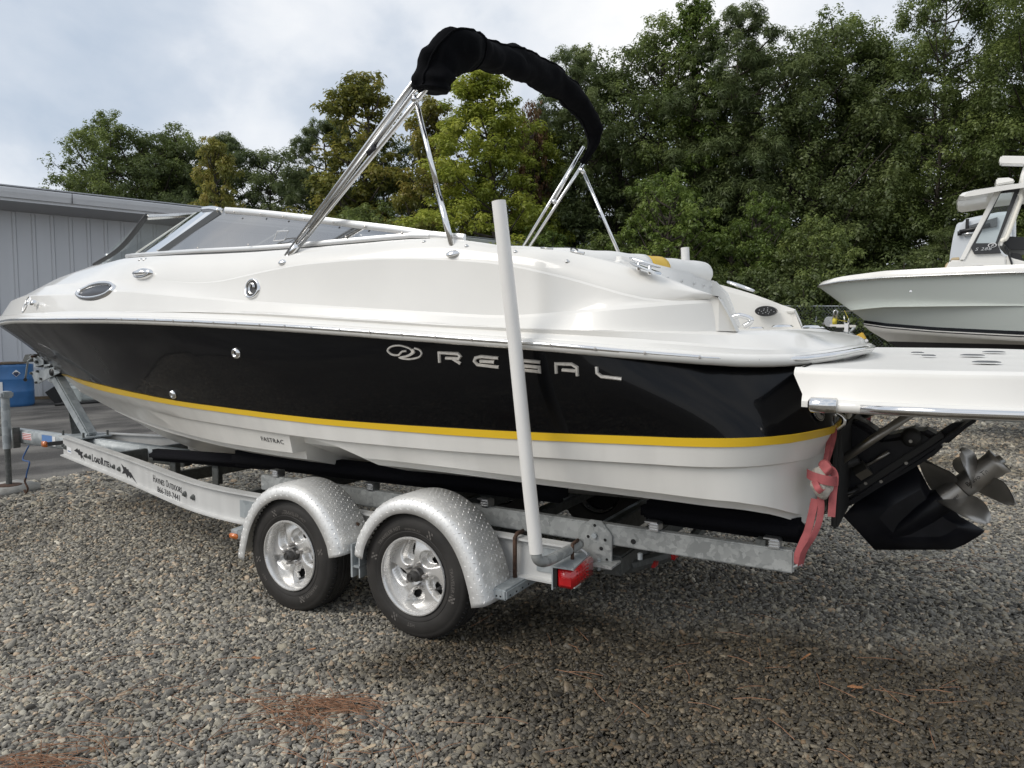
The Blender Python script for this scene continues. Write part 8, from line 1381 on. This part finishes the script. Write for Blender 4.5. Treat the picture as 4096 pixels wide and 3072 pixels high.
mesh('bow_seat', *prismg([(2.266, 7.350, 2.329), (2.310, 7.350, 2.481), (2.338, 7.350, 2.492), (2.359, 7.350, 2.325)], (0,0,0), (0,.8,0)), M['tan'], cc, bevel=.01); mesh('bow_seat', *prismg([(2.357, 7.350, 2.518), (2.368, 7.350, 2.547), (2.459, 7.350, 2.553), (2.460, 7.350, 2.513)], (0,0,0), (0,.8,0)), M['tan'], cc, bevel=.008)
# pale outboard of another boat behind the console
ob = thing('outboard_motor', 'pale grey outboard motor with black hydraulics, raised behind the seafoam boat console', 'motor', (4.2, 10.6, 1.6))
mesh('cowling', *prismg([(2.374, 10.600, 2.709), (2.382, 10.600, 2.879), (2.415, 10.600, 3.175), (2.456, 10.600, 3.362), (2.526, 10.600, 3.441), (2.722, 10.600, 3.477), (3.038, 10.600, 3.526), (3.278, 10.600, 3.527), (3.313, 10.600, 2.666)], (0,-.25,0), (0,.25,0)), M['motor'], ob, bevel=.06, seg=4)
mesh('cowl_panel', *prismg([(2.605, 10.300, 3.314), (3.023, 10.300, 3.433), (3.029, 10.300, 3.283), (2.608, 10.300, 3.232)], (0,0,0), (0,.06,0)), M['gasket'], ob)
mesh('tilt_ram', *tubeg([(2.502, 10.300, 3.227), (2.719, 10.300, 3.265), (2.925, 10.300, 3.311)], .035, 10), M['plasticb'], ob, smooth=True); mesh('tilt_ram', *tubeg([(2.501, 10.300, 3.239), (2.504, 10.300, 3.169)], .03, 8), M['plasticb'], ob, smooth=True); mesh('ram_rod', *tubeg([(2.564, 10.300, 3.181), (2.704, 10.300, 3.196)], .03, 8), M['chromed'], ob, smooth=True); mesh('cowl_strut', *tubeg([(2.607, 10.300, 3.433), (2.606, 10.300, 3.273)], .025, 6), M['plasticb'], ob)
mesh('motor_leg', *boxg((4.5, 10.6, .85), (.3, .2, 1.6)), M['motor'], ob, bevel=.03)
# trailer under it
t2 = thing('boat_trailer', 'galvanised winch trailer under the seafoam boat, seen past the stern', 'trailer', (3, 7.8, 0))
def pt(P, r, m='galvl', nm='trailer_tube', n=8): return mesh(nm, *tubeg([Vector(p) for p in P], r, n), M[m], t2, smooth=True)
mesh('frame_beam', *boxg((4.2, 7.8-.9, .52), (8.0, .08, .18)), M['galvd'], t2); mesh('frame_beam', *boxg((4.2, 7.8+.9, .52), (8.0, .08, .18)), M['galvd'], t2); mesh('tongue_beam', *boxg((-.2, 7.8, .52), (3.2, .12, .15)), M['galvl'], t2, bevel=.01)
for x in (1.2, 3.2, 5.5, 7.6): mesh('cross_member', *boxg((x, 7.8, .56), (.1, 1.75, .12)), M['galvd'], t2)
for s_ in (-1, 1):
    mesh('bunk', *boxg((5.3, 7.8+.6*s_, .98), (5.0, .12, .10)), M['carpet'], t2, bevel=.02)
    for x in (3.4, 5.2, 7.2): mesh('bunk_post', *boxg((x, 7.8+.6*s_, .76), (.08, .08, .36)), M['galvd'], t2)
    for x in (4.9, 5.9): mesh('wheel', *latheg([(0, -.05), (.2, -.06), (.22, -.11), (.34, -.10), (.36, -.06), (.36, .06), (.34, .10), (.22, .11), (.2, .06), (0, .05)], (x, 7.8+1.12*s_, .36), (0, 1, 0), 36), M['rubber'], t2, smooth=True, split=40)
mesh('winch_post', *rect_between((1.35, 7.8, .55), (.95, 7.8, 1.62), .1, .12, up=(0, 1, 0)), M['galvd'], t2, bevel=.01)
pt([(1.062, 7.600, 1.593), (1.178, 7.600, 1.494), (1.240, 7.600, 1.422)], .035); pt([(1.155, 7.400, 1.549), (1.212, 7.400, 1.621)], .02)
pt([(0.909, 7.600, 1.741), (0.912, 7.600, 1.862), (0.935, 7.600, 1.880), (0.960, 7.600, 1.858), (0.946, 7.600, 1.733)], .014, 'chromed', 'guide_hoop')
mesh('winch_drum', *latheg([(0, -.07), (.075, -.07), (.08, -.06), (.05, -.05), (.05, .05), (.08, .06), (.075, .07), (0, .07)], (0.850, 7.700, 1.709), (0, 1, 0), 18), M['chromed'], t2, smooth=True, split=35); mesh('winch_reel', *latheg([(0, -.025), (.045, -.025), (.045, .025), (0, .025)], (0.923, 7.600, 1.711), (1, .3, 0), 16), M['wirey'], t2, smooth=True)
mesh('winch_strap', *rect_between((0.895, 7.600, 1.748), (1.092, 7.600, 1.710), .04, .006), M['wirey'], t2); mesh('winch_strap', *rect_between((1.058, 7.550, 1.870), (1.115, 7.550, 1.749), .02, .006), M['wirey'], t2)
pt([(1.052, 7.600, 1.798), (1.062, 7.600, 1.677)], .012, 'chromed'); pt([(0.747, 7.700, 1.669), (0.815, 7.700, 1.717), (0.885, 7.700, 1.698)], .02, 'chromed'); mesh('winch_plate', *boxg((1.084, 7.600, 1.641), (.26, .10, .035)), M['gelmatte'], t2); mesh('winch_plate', *boxg((0.966, 7.600, 1.652), (.2, .08, .03)), M['gelmatte'], t2)
cA = Vector((1.129, 7.450, 1.729)); cB = Vector((1.126, 7.450, 1.495))
for k in range(9):
    p = cA.lerp(cB, k/8); a_ = [p+Vector(((.013 if k % 2 else 0)*math.cos(t_), (0 if k % 2 else .013)*math.cos(t_), .026*math.sin(t_))) for t_ in np.linspace(0, 2*math.pi, 9)]; mesh('chain_link', *tubeg(a_, .005, 5, cap=False), M['chromed'], t2, smooth=True)
mesh('knotted_tag', *boxg((1.104, 7.400, 1.621), (.05, .01, .12)), M['label'], t2)
mesh('corner_light', *rect_between((1.285, 7.300, 1.531), (1.339, 7.300, 1.436), .10, .10), M['plugy'], t2, bevel=.01); mesh('corner_light', *rect_between((1.339, 7.300, 1.436), (1.375, 7.300, 1.394), .10, .10), M['label'], t2, bevel=.01)
pt([(1.258, 7.350, 1.514), (1.293, 7.350, 1.425), (1.270, 7.350, 1.353)], .025)

# ---- chain link fence
fx0 = Vector((-9, 17.3, 0)); fx1 = Vector((14, 30.8, 0)); fence = thing('chain_link_fence', 'grey chain link fence in front of the dark trees, between the two boats', 'fence', (2, 23.8, 0))
fd = (fx1-fx0).normalized(); FH = 2.42; LEN = (fx1-fx0).length
mesh('top_rail', *tubeg([fx0+Vector((0,0,FH)), fx1+Vector((0,0,FH))], .024, 8), M['galvl'], fence, smooth=True)
k = 0; post = None
while k*3.0 < LEN:
    if post is None: post = mesh('fence_post', *tubeg([fx0, fx0+Vector((0, 0, FH+.04))], .03, 8), M['galvl'], fence, smooth=True)
    else: dup(post, dloc=fd*3.0*k)
    k += 1
WV = []; WF = []; step = .11; nW = int(LEN/step)
for s_ in (1, -1):
    for i in range(-22, nW+22):
        a_ = i*step; b_ = a_+s_*FH; z0, z1 = 0, FH
        if a_ < 0 or a_ > LEN or b_ < 0 or b_ > LEN: continue
        p, q = fx0+fd*a_+Vector((0,0,z0)), fx0+fd*b_+Vector((0,0,z1)); n_ = Vector((0, 0, .0035)); k0 = len(WV)
        WV += [p-n_, p+n_, q+n_, q-n_]; WF.append((k0, k0+1, k0+2, k0+3))
mesh('fence_mesh', WV, WF, M['galvl'], fence, kind='stuff')

# ---- litter on the gravel
def groundp(u): return Vector(u)
M['needle'] = mat('dry_pine_needles', (.30, .155, .085), .8, col2=(.17, .085, .045), vscale=30)
M['leafd'] = mat('dry_leaf', (.42, .20, .09), .75, var=.4, vscale=30)
M['leafp'] = mat('pale_leaf', (.50, .40, .27), .8, var=.3, vscale=30)
NV = []; NF = []
def needle(c, a_, l, lift=0):
    c = Vector(c); d = Vector((math.cos(a_), math.sin(a_), random.uniform(-.06, .06))); s_ = Vector((-d.y, d.x, 0))*.0014; up_ = Vector((0, 0, .002)); m_ = c+Vector((random.uniform(-.01, .01), random.uniform(-.01, .01), .006)); k0 = len(NV)
    A_, B_ = c-d*l/2, c+d*l/2
    for p in (A_, m_, B_): NV.extend([p-s_, p+s_, p+up_])
    for i in (0, 3): NF.extend([(k0+i, k0+i+1, k0+i+4, k0+i+3), (k0+i+1, k0+i+2, k0+i+5, k0+i+4), (k0+i+2, k0+i, k0+i+3, k0+i+5)])
for (c_, n_, sx_, sy_, a0, sa) in (((0.120, -2.002, 0.020), 95, .12, .04, .55, .45), ((0.137, -2.166, 0.020), 30, .14, .07, .3, .9), ((-0.520, -2.798, 0.020), 70, .15, .07, .75, .5), ((0.341, -2.147, 0.020), 60, .25, .12, -.3, 1.2), ((-0.281, -2.390, 0.020), 45, .4, .2, .3, 1.2), ((0.697, -1.920, 0.020), 14, .5, .2, .8, 1.2), ((1.778, -0.839, 0.020), 22, .6, .3, .2, 1.2), ((2.008, 0.072, 0.020), 14, .8, .3, .1, 1.0), ((1.255, -1.269, 0.020), 12, .7, .3, .2, 1.2), ((2.221, 1.276, 0.020), 14, .6, .2, .6, .8), ((-1.169, -2.286, 0.020), 35, .5, .25, .4, 1.0)):
    for _ in range(n_):
        a_ = random.gauss(a0, sa); r1, r2 = random.gauss(0, sx_), random.gauss(0, sy_); ca_, sa_ = math.cos(a0), math.sin(a0); z = .018+random.uniform(0, .022)
        x_, y_ = c_[0]+r1*ca_-r2*sa_, c_[1]+r1*sa_+r2*ca_; needle((x_, y_, gz(x_)+z), a_, random.uniform(.10, .19))
mesh('pine_needles', NV, NF, M['needle'], None, org=(0, 0, 0), kind='stuff', label='brown pine needles scattered and bunched on the gravel')
def leaf(c, r_, rot, lobes, m, lab, tilt=.3):
    c = Vector(c); c.z = gz(c.x)+.028; V = [c+Vector((0, 0, .004))]; n_ = 30
    for k in range(n_):
        t_ = 2*math.pi*k/n_; rr = r_*(.55+.45*abs(math.cos(t_*lobes/2))) if lobes else r_*(abs(math.cos(t_))**.6*.7+.35)
        v = Vector((rr*math.cos(t_+rot), rr*math.sin(t_+rot)*(1 if lobes else .55), 0)); v.z = tilt*v.x+.35*v.y**2/r_+random.uniform(-.002, .002); V.append(c+v)
    o = mesh('fallen_leaf', V, [(0, k+1, (k+1) % n_+1) for k in range(n_)], M[m], None); so = o.modifiers.new('t', 'SOLIDIFY'); so.thickness = .0012
    setp(o, lab, 'leaf')
leaf((0.326, -2.111, 0.020), .032, .4, 5, 'leafp', 'star-shaped tan leaf just below the big bunch of pine needles')
leaf((0.483, -2.140, 0.020), .036, 1.0, 0, 'leafp', 'pale curled oval leaf below and right of the star-shaped leaf', .5)
leaf((-0.330, -1.626, 0.020), .026, .2, 0, 'leafd', 'orange-brown leaf on the gravel below the front wheel')
leaf((-0.497, -1.818, 0.020), .028, .1, 0, 'leafd', 'flat rusty leaf left of the orange-brown one below the front wheel', .1)
leaf((1.755, -0.532, 0.020), .030, 1.5, 0, 'leafd', 'brown leaf standing on edge on the damp gravel at lower right', .9)
leaf((1.984, -0.732, 0.020), .030, -.4, 0, 'leafd', 'orange leaf among pine needles at lower right', .2)
leaf((-0.992, -2.029, 0.020), .022, .4, 0, 'leafd', 'small dark brown leaf alone on the gravel at lower left', .3)
leaf((2.382, 11.909, 0.020), .045, .4, 5, 'leafd', 'bright orange leaf on the far gravel left of the platform strut gap', .4)
leaf((3.542, 12.439, 0.020), .055, .4, 5, 'leafd', 'orange leaf on the far gravel at the right edge under the platform', .4)
print('objects', len(bpy.data.objects))
